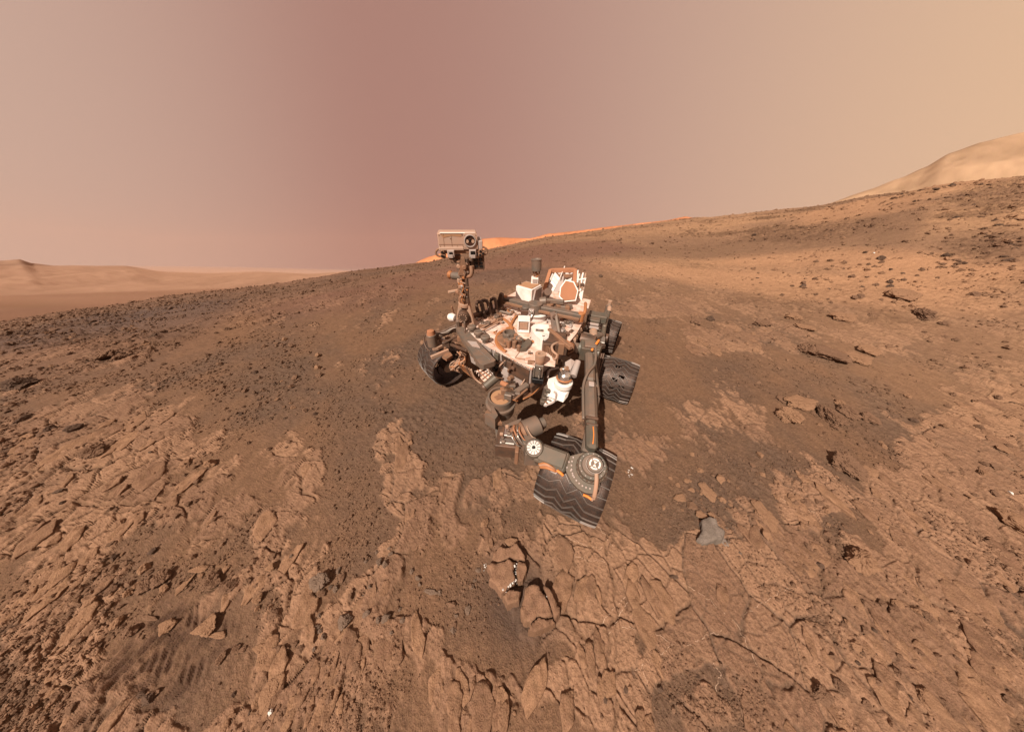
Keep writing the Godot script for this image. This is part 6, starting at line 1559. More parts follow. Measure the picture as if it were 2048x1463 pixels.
	lathe("marker_ring", arm, M.white, Vector3(-1.090, 0.887, -1.541), Vector3(-1.090, 0.889, -1.542), [Vector2(0.026,0),Vector2(0.036,0),Vector2(0.036,1),Vector2(0.026,1)], 32)
	slab("marker_gap", arm, M.grey_metal, [Vector3(-1.108, 0.895, -1.526), Vector3(-1.104, 0.896, -1.522), Vector3(-1.112, 0.901, -1.513), Vector3(-1.117, 0.899, -1.517)], Vector3(0.000, 0.003, -0.001))
	slab("marker_wedge", arm, M.white, [Vector3(-1.090, 0.887, -1.541), Vector3(-1.101, 0.895, -1.523), Vector3(-1.076, 0.894, -1.525)], Vector3(0.000, 0.002, -0.001))
	slab("marker_gap", arm, M.grey_metal, [Vector3(-1.073, 0.895, -1.524), Vector3(-1.069, 0.893, -1.528), Vector3(-1.059, 0.896, -1.521), Vector3(-1.064, 0.899, -1.516)], Vector3(0.000, 0.003, -0.001))
	slab("marker_gap", arm, M.grey_metal, [Vector3(-1.071, 0.881, -1.556), Vector3(-1.076, 0.879, -1.560), Vector3(-1.068, 0.875, -1.569), Vector3(-1.062, 0.877, -1.565)], Vector3(0.000, 0.003, -0.001))
	slab("marker_wedge", arm, M.white, [Vector3(-1.090, 0.887, -1.541), Vector3(-1.079, 0.880, -1.558), Vector3(-1.104, 0.881, -1.557)], Vector3(0.000, 0.002, -0.001))
	slab("marker_gap", arm, M.grey_metal, [Vector3(-1.107, 0.881, -1.558), Vector3(-1.111, 0.882, -1.554), Vector3(-1.121, 0.879, -1.561), Vector3(-1.116, 0.877, -1.566)], Vector3(0.000, 0.003, -0.001))
	lathe("marker_ring", arm, M.white, Vector3(-1.090, 0.859, -1.528), Vector3(-1.090, 0.869, -1.532), [Vector2(0.048,0),Vector2(0.0555,0),Vector2(0.0555,1),Vector2(0.048,1)], 32)
	tube("elbow_cable", arm, M.tan_metal, [Vector3(-1.116, 0.839, -1.564), Vector3(-1.132, 0.810, -1.604), Vector3(-1.143, 0.763, -1.636), Vector3(-1.149, 0.711, -1.655), Vector3(-1.144, 0.678, -1.657)], 0.014, 8, 0.5)
	tube("elbow_tape", arm, M.orange, [Vector3(-1.144, 0.678, -1.657), Vector3(-1.115, 0.680, -1.651), Vector3(-1.085, 0.670, -1.647)], 0.009)
	slab("elbow_web", arm, M.green_metal, [Vector3(-0.887, 0.739, -1.480), Vector3(-0.990, 0.773, -1.406), Vector3(-1.055, 0.786, -1.380), Vector3(-1.153, 0.737, -1.493), Vector3(-1.166, 0.700, -1.577), Vector3(-1.139, 0.682, -1.616), Vector3(-1.090, 0.675, -1.631), Vector3(-1.036, 0.677, -1.626), Vector3(-0.986, 0.685, -1.606), Vector3(-0.939, 0.700, -1.570), Vector3(-0.897, 0.716, -1.533)], Vector3(-0.001, -0.046, 0.020))
	cy("web_bolt", arm, M.panel, Vector3(-0.902, 0.730, -1.498), Vector3(-0.903, 0.738, -1.504), 0.009, 0.007, 8)
	cy("web_bolt", arm, M.panel, Vector3(-0.924, 0.731, -1.496), Vector3(-0.925, 0.739, -1.502), 0.009, 0.007, 8)
	cy("web_bolt", arm, M.panel, Vector3(-0.901, 0.711, -1.540), Vector3(-0.901, 0.719, -1.546), 0.009, 0.007, 8)
	cy("web_bolt", arm, M.panel, Vector3(-0.924, 0.714, -1.534), Vector3(-0.925, 0.722, -1.540), 0.009, 0.007, 8)
	cy("web_bolt", arm, M.panel, Vector3(-0.957, 0.711, -1.541), Vector3(-0.957, 0.720, -1.547), 0.009, 0.007, 8)
	cy("web_bolt", arm, M.panel, Vector3(-0.890, 0.735, -1.485), Vector3(-0.890, 0.743, -1.491), 0.009, 0.007, 8)
	cy("web_bolt", arm, M.panel, Vector3(-0.981, 0.701, -1.564), Vector3(-0.981, 0.710, -1.570), 0.009, 0.007, 8)
	bx("forearm", arm, M.green_metal, Vector3(-0.799, 0.696, -1.507), Vector3(0.145, 0.12, 0.24), facing(Vector3(-0.210, 0.007, 0.010), Vector3(0.011, 0.915, -0.404)), 0.012)
	bx("forearm_lid", arm, M.green_metal, Vector3(-0.805, 0.759, -1.537), Vector3(0.112, 0.02, 0.19), facing(Vector3(-0.210, 0.007, 0.010), Vector3(0.011, 0.915, -0.404)), 0.008)
	tube("forearm_cable", arm, M.copper, [Vector3(-0.734, 0.689, -1.594), Vector3(-0.775, 0.725, -1.589), Vector3(-0.831, 0.724, -1.593), Vector3(-0.862, 0.704, -1.589)], 0.010)
	tube("forearm_cable", arm, M.tan_metal, [Vector3(-0.740, 0.688, -1.599), Vector3(-0.783, 0.722, -1.596), Vector3(-0.837, 0.722, -1.598), Vector3(-0.864, 0.703, -1.592)], 0.010)
	tube("forearm_cable", arm, M.rust, [Vector3(-0.746, 0.686, -1.603), Vector3(-0.790, 0.719, -1.604), Vector3(-0.843, 0.720, -1.602), Vector3(-0.865, 0.702, -1.595)], 0.010)
	tube("forearm_cable", arm, M.copper, [Vector3(-0.752, 0.684, -1.608), Vector3(-0.797, 0.716, -1.611), Vector3(-0.848, 0.718, -1.607), Vector3(-0.866, 0.701, -1.597)], 0.010)
	tube("forearm_tape", arm, M.orange, [Vector3(-0.870, 0.714, -1.592), Vector3(-0.898, 0.712, -1.597), Vector3(-0.919, 0.701, -1.599)], 0.010)
	bx("forearm_clamp", arm, M.panel, Vector3(-0.852, 0.697, -1.580), Vector3(0.05, 0.06, 0.04), facing(Vector3(0.011, 0.915, -0.404)))
	lathe("wrist_joint", arm, M.green_metal, Vector3(-0.665, 0.694, -1.495), Vector3(-0.664, 0.780, -1.546), [Vector2(0,0),Vector2(0.075,0),Vector2(0.075,0.7),Vector2(0.062,1),Vector2(0,1)], 28)
	lathe("wrist_disc", arm, M.silver, Vector3(-0.664, 0.780, -1.546), Vector3(-0.664, 0.796, -1.555), [Vector2(0,0.2),Vector2(0.012,0.2),Vector2(0.014,0.8),Vector2(0.05,0.8),Vector2(0.058,0.4),Vector2(0.058,0)], 32)
	cy("wrist_pin", arm, M.black, Vector3(-0.664, 0.784, -1.548), Vector3(-0.664, 0.797, -1.556), 0.011)
	bar("wrist_slot", arm, M.dark_metal, Vector3(-0.640, 0.794, -1.554), Vector3(-0.614, 0.794, -1.553), 0.004, 0.004)
	bar("wrist_slot", arm, M.dark_metal, Vector3(-0.643, 0.788, -1.564), Vector3(-0.620, 0.782, -1.575), 0.004, 0.004)
	bar("wrist_slot", arm, M.dark_metal, Vector3(-0.652, 0.784, -1.572), Vector3(-0.638, 0.772, -1.591), 0.004, 0.004)
	bar("wrist_slot", arm, M.dark_metal, Vector3(-0.664, 0.782, -1.575), Vector3(-0.663, 0.769, -1.597), 0.004, 0.004)
	bar("wrist_slot", arm, M.dark_metal, Vector3(-0.676, 0.784, -1.572), Vector3(-0.688, 0.772, -1.592), 0.004, 0.004)
	bar("wrist_slot", arm, M.dark_metal, Vector3(-0.685, 0.788, -1.565), Vector3(-0.707, 0.782, -1.576), 0.004, 0.004)
	bar("wrist_slot", arm, M.dark_metal, Vector3(-0.688, 0.794, -1.554), Vector3(-0.714, 0.794, -1.555), 0.004, 0.004)
	bar("wrist_slot", arm, M.dark_metal, Vector3(-0.685, 0.800, -1.544), Vector3(-0.708, 0.807, -1.533), 0.004, 0.004)
	bar("wrist_slot", arm, M.dark_metal, Vector3(-0.676, 0.805, -1.536), Vector3(-0.690, 0.816, -1.517), 0.004, 0.004)
	bar("wrist_slot", arm, M.dark_metal, Vector3(-0.664, 0.806, -1.533), Vector3(-0.665, 0.819, -1.511), 0.004, 0.004)
	bar("wrist_slot", arm, M.dark_metal, Vector3(-0.652, 0.805, -1.536), Vector3(-0.640, 0.816, -1.516), 0.004, 0.004)
	bar("wrist_slot", arm, M.dark_metal, Vector3(-0.643, 0.800, -1.543), Vector3(-0.621, 0.807, -1.532), 0.004, 0.004)
	bx("wrist_block", arm, M.grey_metal, Vector3(-0.641, 0.660, -1.510), Vector3(0.12, 0.14, 0.13), Basis(Vector3.UP, 0.5))
	bar("wrist_arm", arm, M.grey_metal, Vector3(-0.628, 0.700, -1.488), Vector3(-0.487, 0.700, -1.451), 0.10, 0.10)
	var tu := part("tool_turret", r)
	lathe("turret_drum", tu, M.grey_metal, Vector3(-0.168, 0.591, -1.182), Vector3(-0.178, 0.800, -1.203), [Vector2(0,0),Vector2(0.125,0),Vector2(0.128,0.05),Vector2(0.128,0.45),Vector2(0.138,0.47),Vector2(0.138,0.62),Vector2(0.118,0.64),Vector2(0.115,1),Vector2(0.100,1),Vector2(0.096,0.86),Vector2(0,0.86)], 36)
	cy("turret_dust_tray", tu, M.dust, Vector3(-0.177, 0.770, -1.200), Vector3(-0.177, 0.785, -1.202), 0.092, 0.09, 30)
	slab("turret_stain", tu, M.brown_metal, [Vector3(-0.117, 0.786, -1.152), Vector3(-0.147, 0.786, -1.192), Vector3(-0.127, 0.786, -1.232), Vector3(-0.167, 0.786, -1.252), Vector3(-0.197, 0.786, -1.222), Vector3(-0.227, 0.786, -1.232), Vector3(-0.217, 0.786, -1.182), Vector3(-0.247, 0.786, -1.162), Vector3(-0.197, 0.786, -1.132)], Vector3(-0.000, 0.003, -0.000))
	slab("turret_guard", tu, M.grey_metal, [Vector3(-0.148, 0.760, -1.420), Vector3(-0.261, 0.760, -1.434), Vector3(-0.259, 0.760, -1.383), Vector3(-0.160, 0.760, -1.303), Vector3(-0.152, 0.760, -1.322), Vector3(-0.203, 0.760, -1.389)], Vector3(0, -0.13, 0))
	slab("turret_shelf", tu, M.brown_metal, [Vector3(-0.107, 0.680, -1.370), Vector3(-0.217, 0.680, -1.421), Vector3(-0.298, 0.680, -1.381), Vector3(-0.167, 0.680, -1.265), Vector3(-0.093, 0.680, -1.248)], Vector3(0, -0.03, 0))
	bar("turret_shelf_leg", tu, M.dark_metal, Vector3(-0.114, 0.680, -1.373), Vector3(-0.163, 0.610, -1.380), 0.02, 0.05)
	slab("turret_web", tu, M.grey_metal, [Vector3(-0.307, 0.640, -1.362), Vector3(-0.406, 0.660, -1.232), Vector3(-0.417, 0.660, -1.253), Vector3(-0.397, 0.640, -1.410)], Vector3(0.0, -0.03, 0.03))
	slab("turret_web", tu, M.dark_metal, [Vector3(-0.252, 0.620, -1.372), Vector3(-0.298, 0.620, -1.346), Vector3(-0.354, 0.600, -1.410), Vector3(-0.338, 0.600, -1.467)], Vector3(0, -0.03, 0))
	bar("turret_post", tu, M.rust, Vector3(-0.305, 0.600, -1.322), Vector3(-0.376, 0.600, -1.397), 0.03, 0.03)
	bar("turret_post", tu, M.grey_metal, Vector3(-0.230, 0.580, -1.345), Vector3(-0.351, 0.560, -1.507), 0.05, 0.04)
	cy("sensor_head", tu, M.grey_metal, Vector3(-0.507, 0.720, -1.395), Vector3(-0.592, 0.740, -1.287), 0.082, 0.08, 32)
	cy("sensor_head_ring", tu, M.dark_metal, Vector3(-0.509, 0.720, -1.392), Vector3(-0.514, 0.722, -1.386), 0.084, 0.084, 32)
	cy("sensor_nose", tu, M.grey_metal, Vector3(-0.590, 0.740, -1.290), Vector3(-0.627, 0.748, -1.243), 0.044, 0.042, 24)
	lathe("sensor_neck", tu, M.brown_metal, Vector3(-0.444, 0.705, -1.475), Vector3(-0.507, 0.720, -1.395), [Vector2(0,0),Vector2(0.05,0),Vector2(0.075,0.4),Vector2(0.07,0.8),Vector2(0.078,1),Vector2(0,1)])
	tube("sensor_wire", tu, M.rust, [Vector3(-0.435, 0.779, -1.424), Vector3(-0.455, 0.789, -1.474), Vector3(-0.505, 0.749, -1.494), Vector3(-0.535, 0.729, -1.484)], 0.006)
	tube("sensor_wire", tu, M.rust, [Vector3(-0.445, 0.786, -1.434), Vector3(-0.465, 0.796, -1.484), Vector3(-0.515, 0.756, -1.504), Vector3(-0.545, 0.736, -1.494)], 0.006)
	tube("sensor_wire", tu, M.tan_metal, [Vector3(-0.527, 0.786, -1.368), Vector3(-0.547, 0.796, -1.418), Vector3(-0.597, 0.756, -1.438), Vector3(-0.627, 0.736, -1.428)], 0.006)
	tube("sensor_wire", tu, M.pale_metal, [Vector3(-0.455, 0.777, -1.489), Vector3(-0.475, 0.787, -1.539), Vector3(-0.525, 0.747, -1.559), Vector3(-0.555, 0.727, -1.549)], 0.006)
	tube("sensor_wire", tu, M.rust, [Vector3(-0.485, 0.786, -1.425), Vector3(-0.505, 0.796, -1.475), Vector3(-0.555, 0.756, -1.495), Vector3(-0.585, 0.736, -1.485)], 0.006)
	tube("sensor_wire", tu, M.pale_metal, [Vector3(-0.465, 0.781, -1.416), Vector3(-0.485, 0.791, -1.466), Vector3(-0.535, 0.751, -1.486), Vector3(-0.565, 0.731, -1.476)], 0.006)
	tube("sensor_wire", tu, M.pale_metal, [Vector3(-0.488, 0.781, -1.460), Vector3(-0.508, 0.791, -1.510), Vector3(-0.558, 0.751, -1.530), Vector3(-0.588, 0.731, -1.520)], 0.006)
	bx("brush_housing", tu, M.dark_metal, Vector3(-0.407, 0.620, -1.487), Vector3(0.17, 0.14, 0.20), Basis(Vector3.UP, 0.38))
	bx("brush_plate", tu, M.silver, Vector3(-0.417, 0.695, -1.442), Vector3(0.11, 0.02, 0.085), Basis(Vector3.UP, 0.38))
	bx("brush_motor", tu, M.pale_metal, Vector3(-0.437, 0.695, -1.537), Vector3(0.12, 0.03, 0.05), Basis(Vector3.UP, 0.38))
	bx("brush_fitting", tu, M.tan_metal, Vector3(-0.367, 0.715, -1.417), Vector3(0.03, 0.03, 0.02), Basis(Vector3.UP, 0.38))
	bx("brush_fitting", tu, M.dark_metal, Vector3(-0.392, 0.715, -1.447), Vector3(0.03, 0.03, 0.02), Basis(Vector3.UP, 0.38))
	bx("brush_fitting", tu, M.grey_metal, Vector3(-0.417, 0.715, -1.477), Vector3(0.03, 0.03, 0.02), Basis(Vector3.UP, 0.38))
	bx("brush_fitting", tu, M.tan_metal, Vector3(-0.367, 0.715, -1.507), Vector3(0.03, 0.03, 0.02), Basis(Vector3.UP, 0.38))
	bx("brush_fitting", tu, M.dark_metal, Vector3(-0.392, 0.715, -1.537), Vector3(0.03, 0.03, 0.02), Basis(Vector3.UP, 0.38))
	bx("brush_fitting", tu, M.grey_metal, Vector3(-0.417, 0.715, -1.567), Vector3(0.03, 0.03, 0.02), Basis(Vector3.UP, 0.38))
	bx("brush_side", tu, M.brown_metal, Vector3(-0.507, 0.620, -1.487), Vector3(0.03, 0.16, 0.22), Basis(Vector3.UP, 0.38))
	bx("drill_mechanism", tu, M.grey_metal, Vector3(-0.310, 0.860, -1.177), Vector3(0.089, 0.06, 0.05), Basis(Vector3.UP, 0.44))
	bx("drill_mechanism", tu, M.brown_metal, Vector3(-0.218, 0.860, -1.184), Vector3(0.077, 0.06, 0.05), Basis(Vector3.UP, 0.47))
	bx("drill_mechanism", tu, M.grey_metal, Vector3(-0.241, 0.860, -1.105), Vector3(0.063, 0.06, 0.05), Basis(Vector3.UP, 0.58))
	bx("drill_mechanism", tu, M.dark_metal, Vector3(-0.278, 0.860, -1.203), Vector3(0.090, 0.06, 0.05), Basis(Vector3.UP, 0.24))
	bx("drill_mechanism", tu, M.grey_metal, Vector3(-0.239, 0.860, -1.161), Vector3(0.043, 0.06, 0.05), Basis(Vector3.UP, 0.88))
	bx("drill_mechanism", tu, M.grey_metal, Vector3(-0.271, 0.860, -1.227), Vector3(0.066, 0.06, 0.05), Basis(Vector3.UP, 0.24))
	bx("drill_mechanism", tu, M.dark_metal, Vector3(-0.211, 0.860, -1.089), Vector3(0.076, 0.06, 0.05), Basis(Vector3.UP, 0.49))
	bx("drill_mechanism", tu, M.dark_metal, Vector3(-0.223, 0.860, -1.162), Vector3(0.062, 0.06, 0.05), Basis(Vector3.UP, 0.93))
	bx("drill_mechanism", tu, M.dark_metal, Vector3(-0.231, 0.860, -1.074), Vector3(0.047, 0.06, 0.05), Basis(Vector3.UP, 0.38))
	bx("drill_mechanism", tu, M.brown_metal, Vector3(-0.240, 0.860, -1.174), Vector3(0.084, 0.06, 0.05), Basis(Vector3.UP, 0.37))
	bx("drill_mechanism", tu, M.dark_metal, Vector3(-0.211, 0.860, -1.105), Vector3(0.067, 0.06, 0.05), Basis(Vector3.UP, 0.94))
	bx("drill_mechanism", tu, M.brown_metal, Vector3(-0.267, 0.860, -1.182), Vector3(0.062, 0.06, 0.05), Basis(Vector3.UP, 0.75))
	bar("drill_rail", tu, M.dark_metal, Vector3(-0.278, 0.860, -1.212), Vector3(-0.320, 0.880, -1.044), 0.018, 0.02)
	bar("drill_rail", tu, M.grey_metal, Vector3(-0.299, 0.860, -1.222), Vector3(-0.341, 0.880, -1.056), 0.018, 0.02)
	bar("drill_rail", tu, M.dark_metal, Vector3(-0.319, 0.860, -1.232), Vector3(-0.362, 0.880, -1.068), 0.018, 0.02)
	bar("drill_rail", tu, M.brown_metal, Vector3(-0.338, 0.860, -1.242), Vector3(-0.382, 0.880, -1.079), 0.018, 0.02)
	tube("drill_cable", tu, M.copper, [Vector3(-0.153, 0.840, -1.151), Vector3(-0.214, 0.840, -1.186), Vector3(-0.289, 0.830, -1.212), Vector3(-0.352, 0.820, -1.200)], 0.010)
	tube("drill_cable", tu, M.tan_metal, [Vector3(-0.166, 0.860, -1.155), Vector3(-0.221, 0.880, -1.180), Vector3(-0.264, 0.870, -1.203), Vector3(-0.222, 0.860, -1.199), Vector3(-0.176, 0.860, -1.164)], 0.006)
	cy("drill_motor", tu, M.rust, Vector3(-0.130, 0.860, -1.102), Vector3(-0.208, 0.870, -1.120), 0.025)
	var w1 := wheel(r, Vector3(-0.985, 0.300, -1.300), [[62.0, 0.30, 5.0, 0.10], [55.0, 0.42, 3.0, 0.05]])
	var w2 := wheel(r, Vector3(-1.030, 0.262, 0.340), [[72.0, 0.52, 3.0, 0.08], [45.0, 0.36, 3.0, 0.06], [33.0, 0.50, 3.0, 0.07], [22.0, 0.30, 2.0, 0.05], [10.0, 0.42, 2.5, 0.13]])
	var w3 := wheel(r, Vector3(-0.620, 0.262, 1.500), [])
	var w4 := wheel(r, Vector3(1.150, 0.300, -0.520), [[130.0, 0.4, 3.0, 0.05], [110.0, 0.55, 3.0, 0.05]])
	w1.scale = Vector3(1.12, 1.12, 1.12)
	w4.rotation.y = PI - 0.40
	for c in w4.get_children():
		if c.name.begins_with("hub_cap"):
			c.position.x = 0.0
	var w5: Node3D = w3.duplicate()
	w5.name = "wheel"
	r.add_child(w5, true)
	w5.position = Vector3(1.150, 0.262, 0.550)
	var w6: Node3D = w3.duplicate()
	w6.name = "wheel"
	r.add_child(w6, true)
	w6.position = Vector3(1.000, 0.262, 1.600)
	bar("rocker_arm", r, M.grey_metal, Vector3(-1.000, 0.600, -1.260), Vector3(-0.930, 0.740, -0.720), 0.070, 0.090, Vector3.UP, 0.015)
	bar("rocker_arm", r, M.grey_metal, Vector3(-0.930, 0.740, -0.720), Vector3(-0.660, 0.920, -0.050), 0.070, 0.090, Vector3.UP, 0.015)
	bar("rocker_arm", r, M.grey_metal, Vector3(-0.660, 0.920, -0.050), Vector3(-0.700, 0.800, 0.350), 0.070, 0.090, Vector3.UP, 0.015)
	bar("rocker_arm", r, M.grey_metal, Vector3(-0.700, 0.800, 0.350), Vector3(-0.700, 0.660, 0.720), 0.070, 0.090, Vector3.UP, 0.015)
	cy("rocker_pivot", r, M.dark_metal, Vector3(-0.540, 0.920, -0.050), Vector3(-0.720, 0.920, -0.050), 0.08)
	cy("bogie_pivot", r, M.dark_metal, Vector3(-0.630, 0.620, 0.720), Vector3(-0.780, 0.620, 0.720), 0.06)
	bar("bogie_arm", r, M.green_metal, Vector3(-0.700, 0.620, 0.720), Vector3(-0.720, 0.580, 0.450), 0.060, 0.080, Vector3.UP, 0.015)
	bar("bogie_arm", r, M.green_metal, Vector3(-0.720, 0.580, 0.450), Vector3(-0.740, 0.300, 0.340), 0.060, 0.080, Vector3.UP, 0.015)
	bar("bogie_arm", r, M.green_metal, Vector3(-0.700, 0.620, 0.720), Vector3(-0.600, 0.660, 1.150), 0.060, 0.080, Vector3.UP, 0.015)
	bar("bogie_arm", r, M.green_metal, Vector3(-0.600, 0.660, 1.150), Vector3(-0.600, 0.720, 1.500), 0.060, 0.080, Vector3.UP, 0.015)
	cy("steering_drive", r, M.grey_metal, Vector3(-0.600, 0.562, 1.500), Vector3(-0.600, 0.782, 1.500), 0.05)
	cy("steering_cap", r, M.tan_metal, Vector3(-0.600, 0.782, 1.500), Vector3(-0.600, 0.862, 1.500), 0.032)
	bar("wheel_fork", r, M.grey_metal, Vector3(-0.600, 0.602, 1.500), Vector3(-0.320, 0.562, 1.500), 0.050, 0.070, Vector3.UP, 0.015)
	bar("wheel_fork", r, M.grey_metal, Vector3(-0.320, 0.562, 1.500), Vector3(-0.340, 0.262, 1.500), 0.050, 0.070, Vector3.UP, 0.015)
	cy("wheel_motor", r, M.grey_metal, Vector3(-0.670, 0.262, 0.340), Vector3(-0.930, 0.262, 0.340), 0.055)
	cy("wheel_motor", r, M.grey_metal, Vector3(-0.280, 0.262, 1.500), Vector3(-0.520, 0.262, 1.500), 0.055)
	bx("side_box", r, M.green_metal, Vector3(-0.566, 0.860, 0.780), Vector3(0.24, 0.10, 0.16), Basis(Vector3.UP, 0.15))
	bx("side_box", r, M.green_metal, Vector3(-0.554, 0.840, 0.624), Vector3(0.15, 0.12, 0.12), Basis(Vector3.UP, 0.15))
	bx("side_box_band", r, M.panel, Vector3(-0.578, 0.900, 0.449), Vector3(0.14, 0.03, 0.03), Basis(Vector3.UP, 0.15))
	bx("side_box_band", r, M.panel, Vector3(-0.596, 0.880, 0.394), Vector3(0.14, 0.03, 0.03), Basis(Vector3.UP, 0.15))
	cy("side_motor", r, M.tan_metal, Vector3(-0.614, 0.860, 0.340), Vector3(-0.658, 0.840, 0.204), 0.05)
	tube("side_hose", r, M.grey_metal, [Vector3(-0.525, 0.920, 0.099), Vector3(-0.594, 0.930, 0.078), Vector3(-0.657, 0.920, 0.068), Vector3(-0.710, 0.900, 0.034), Vector3(-0.723, 0.860, 0.017)], 0.026)
	bx("side_window", r, M.white, Vector3(-0.654, 0.900, -0.038), Vector3(0.05, 0.06, 0.05))
	bar("side_link", r, M.green_metal, Vector3(-0.633, 0.800, 1.297), Vector3(-0.696, 0.780, 0.677), 0.055, 0.060, Vector3.UP, 0.015)
	bar("side_link", r, M.green_metal, Vector3(-0.696, 0.780, 0.677), Vector3(-0.757, 0.740, 0.265), 0.055, 0.060, Vector3.UP, 0.015)
	bar("side_link", r, M.green_metal, Vector3(-0.757, 0.740, 0.265), Vector3(-0.754, 0.720, 0.089), 0.055, 0.060, Vector3.UP, 0.015)
	bx("side_link_plate", r, M.pale_metal, Vector3(-0.740, 0.770, 0.309), Vector3(0.09, 0.06, 0.16), Basis(Vector3.UP, 0.15))
	bx("side_link_clamp", r, M.pale_metal, Vector3(-0.609, 0.800, 0.664), Vector3(0.06, 0.05, 0.05), Basis(Vector3.UP, 0.45))
	bx("side_link_clamp", r, M.dark_metal, Vector3(-0.631, 0.800, 0.577), Vector3(0.06, 0.05, 0.05), Basis(Vector3.UP, 0.57))
	bx("side_link_clamp", r, M.green_metal, Vector3(-0.654, 0.800, 0.494), Vector3(0.06, 0.05, 0.05), Basis(Vector3.UP, 1.20))
	bx("side_link_clamp", r, M.grey_metal, Vector3(-0.667, 0.800, 0.408), Vector3(0.06, 0.05, 0.05), Basis(Vector3.UP, 1.59))
	bx("side_link_clamp", r, M.pale_metal, Vector3(-0.703, 0.800, 0.341), Vector3(0.06, 0.05, 0.05), Basis(Vector3.UP, 1.66))
	bx("side_link_clamp", r, M.dark_metal, Vector3(-0.709, 0.800, 0.258), Vector3(0.06, 0.05, 0.05), Basis(Vector3.UP, 0.28))
	bx("side_link_clamp", r, M.pale_metal, Vector3(-0.727, 0.800, 0.186), Vector3(0.06, 0.05, 0.05), Basis(Vector3.UP, 1.17))
	bx("side_link_clamp", r, M.dark_metal, Vector3(-0.785, 0.800, 0.142), Vector3(0.06, 0.05, 0.05), Basis(Vector3.UP, 0.87))
	lathe("side_link_head", r, M.tan_metal, Vector3(-0.656, 0.800, 1.184), Vector3(-0.634, 0.840, 1.277), [Vector2(0.03,0),Vector2(0.034,0.8),Vector2(0.03,1),Vector2(0.016,1),Vector2(0.014,0.2),Vector2(0,0.2)])
	tube("side_wire", r, M.dark_metal, [Vector3(-0.782, 0.700, 0.142), Vector3(-0.789, 0.620, 0.083), Vector3(-0.809, 0.550, 0.016), Vector3(-0.829, 0.450, -0.027)], 0.010)
	tube("side_wire", r, M.dark_metal, [Vector3(-0.803, 0.700, 0.154), Vector3(-0.810, 0.620, 0.096), Vector3(-0.824, 0.550, 0.025), Vector3(-0.839, 0.450, -0.021)], 0.010)
	tube("side_wire", r, M.dark_metal, [Vector3(-0.824, 0.700, 0.167), Vector3(-0.832, 0.620, 0.108), Vector3(-0.840, 0.550, 0.035), Vector3(-0.850, 0.450, -0.015)], 0.010)
	bar("mid_strut", r, M.dark_metal, Vector3(-0.745, 0.700, 0.145), Vector3(-0.857, 0.400, -0.147), 0.06, 0.07)
	cy("steering_drive", r, M.grey_metal, Vector3(1.038, 0.700, -0.746), Vector3(1.038, 0.860, -0.746), 0.06)
	lathe("steering_cap", r, M.rust, Vector3(1.038, 0.860, -0.746), Vector3(1.038, 0.920, -0.746), [Vector2(0,0),Vector2(0.05,0),Vector2(0.04,0.8),Vector2(0,1)])
	cy("rocker_tube", r, M.grey_metal, Vector3(1.023, 0.800, -0.655), Vector3(0.825, 0.900, -0.484), 0.036, 0.042)
	cy("rocker_tube_joint", r, M.grey_metal, Vector3(1.095, 0.760, -0.688), Vector3(1.015, 0.800, -0.636), 0.048)
	tube("rocker_cable", r, M.dark_metal, [Vector3(1.070, 0.860, -0.737), Vector3(1.128, 0.820, -0.760), Vector3(1.128, 0.760, -0.791), Vector3(1.075, 0.700, -0.820), Vector3(1.010, 0.680, -0.835)], 0.008)
	tube("rocker_cable", r, M.dark_metal, [Vector3(1.049, 0.880, -0.695), Vector3(0.974, 0.880, -0.693), Vector3(0.904, 0.900, -0.665), Vector3(0.861, 0.930, -0.604), Vector3(0.799, 0.950, -0.567)], 0.010)
	slab("wheel_cover", r, M.tan_metal, [Vector3(1.065, 0.700, -0.761), Vector3(1.096, 0.700, -0.683), Vector3(1.093, 0.700, -0.595), Vector3(1.055, 0.700, -0.601), Vector3(0.942, 0.700, -0.687), Vector3(0.957, 0.700, -0.750), Vector3(0.993, 0.700, -0.797)], Vector3(0, -0.03, 0))
	bar("wheel_fork", r, M.brown_metal, Vector3(1.055, 0.700, -0.601), Vector3(0.899, 0.660, -0.681), 0.03, 0.05)
	bar("wheel_fork", r, M.tan_metal, Vector3(0.973, 0.620, -0.871), Vector3(0.853, 0.660, -0.680), 0.035, 0.05)
	slab("wheel_fork_plate", r, M.brown_metal, [Vector3(0.861, 0.640, -0.802), Vector3(0.868, 0.640, -0.665), Vector3(0.768, 0.640, -0.722), Vector3(0.775, 0.640, -0.824)], Vector3(0, -0.03, 0))
	bar("steering_rod", r, M.dark_metal, Vector3(0.917, 0.740, -0.681), Vector3(0.729, 0.880, -0.602), 0.024, 0.024)
	bar("steering_rod", r, M.dark_metal, Vector3(0.925, 0.720, -0.619), Vector3(0.670, 0.860, -0.635), 0.03, 0.03)
	bar("steering_rod", r, M.dark_metal, Vector3(0.904, 0.700, -0.610), Vector3(0.521, 0.800, -0.749), 0.032, 0.032)
	bx("steering_joint", r, M.dark_metal, Vector3(0.919, 0.710, -0.638), Vector3(0.09, 0.08, 0.08), Basis(Vector3.UP, 0.5))
	bx("steering_joint", r, M.brown_metal, Vector3(0.670, 0.860, -0.635), Vector3(0.10, 0.07, 0.07), Basis(Vector3.UP, 0.5))
	tube("wheel_wire", r, M.brown_metal, [Vector3(0.664, 0.680, -0.692), Vector3(0.673, 0.600, -0.605), Vector3(0.651, 0.550, -0.740), Vector3(0.768, 0.450, -0.779)], 0.008)
	tube("wheel_wire", r, M.copper, [Vector3(0.704, 0.680, -0.667), Vector3(0.623, 0.600, -0.671), Vector3(0.711, 0.550, -0.736), Vector3(0.746, 0.450, -0.771)], 0.008)
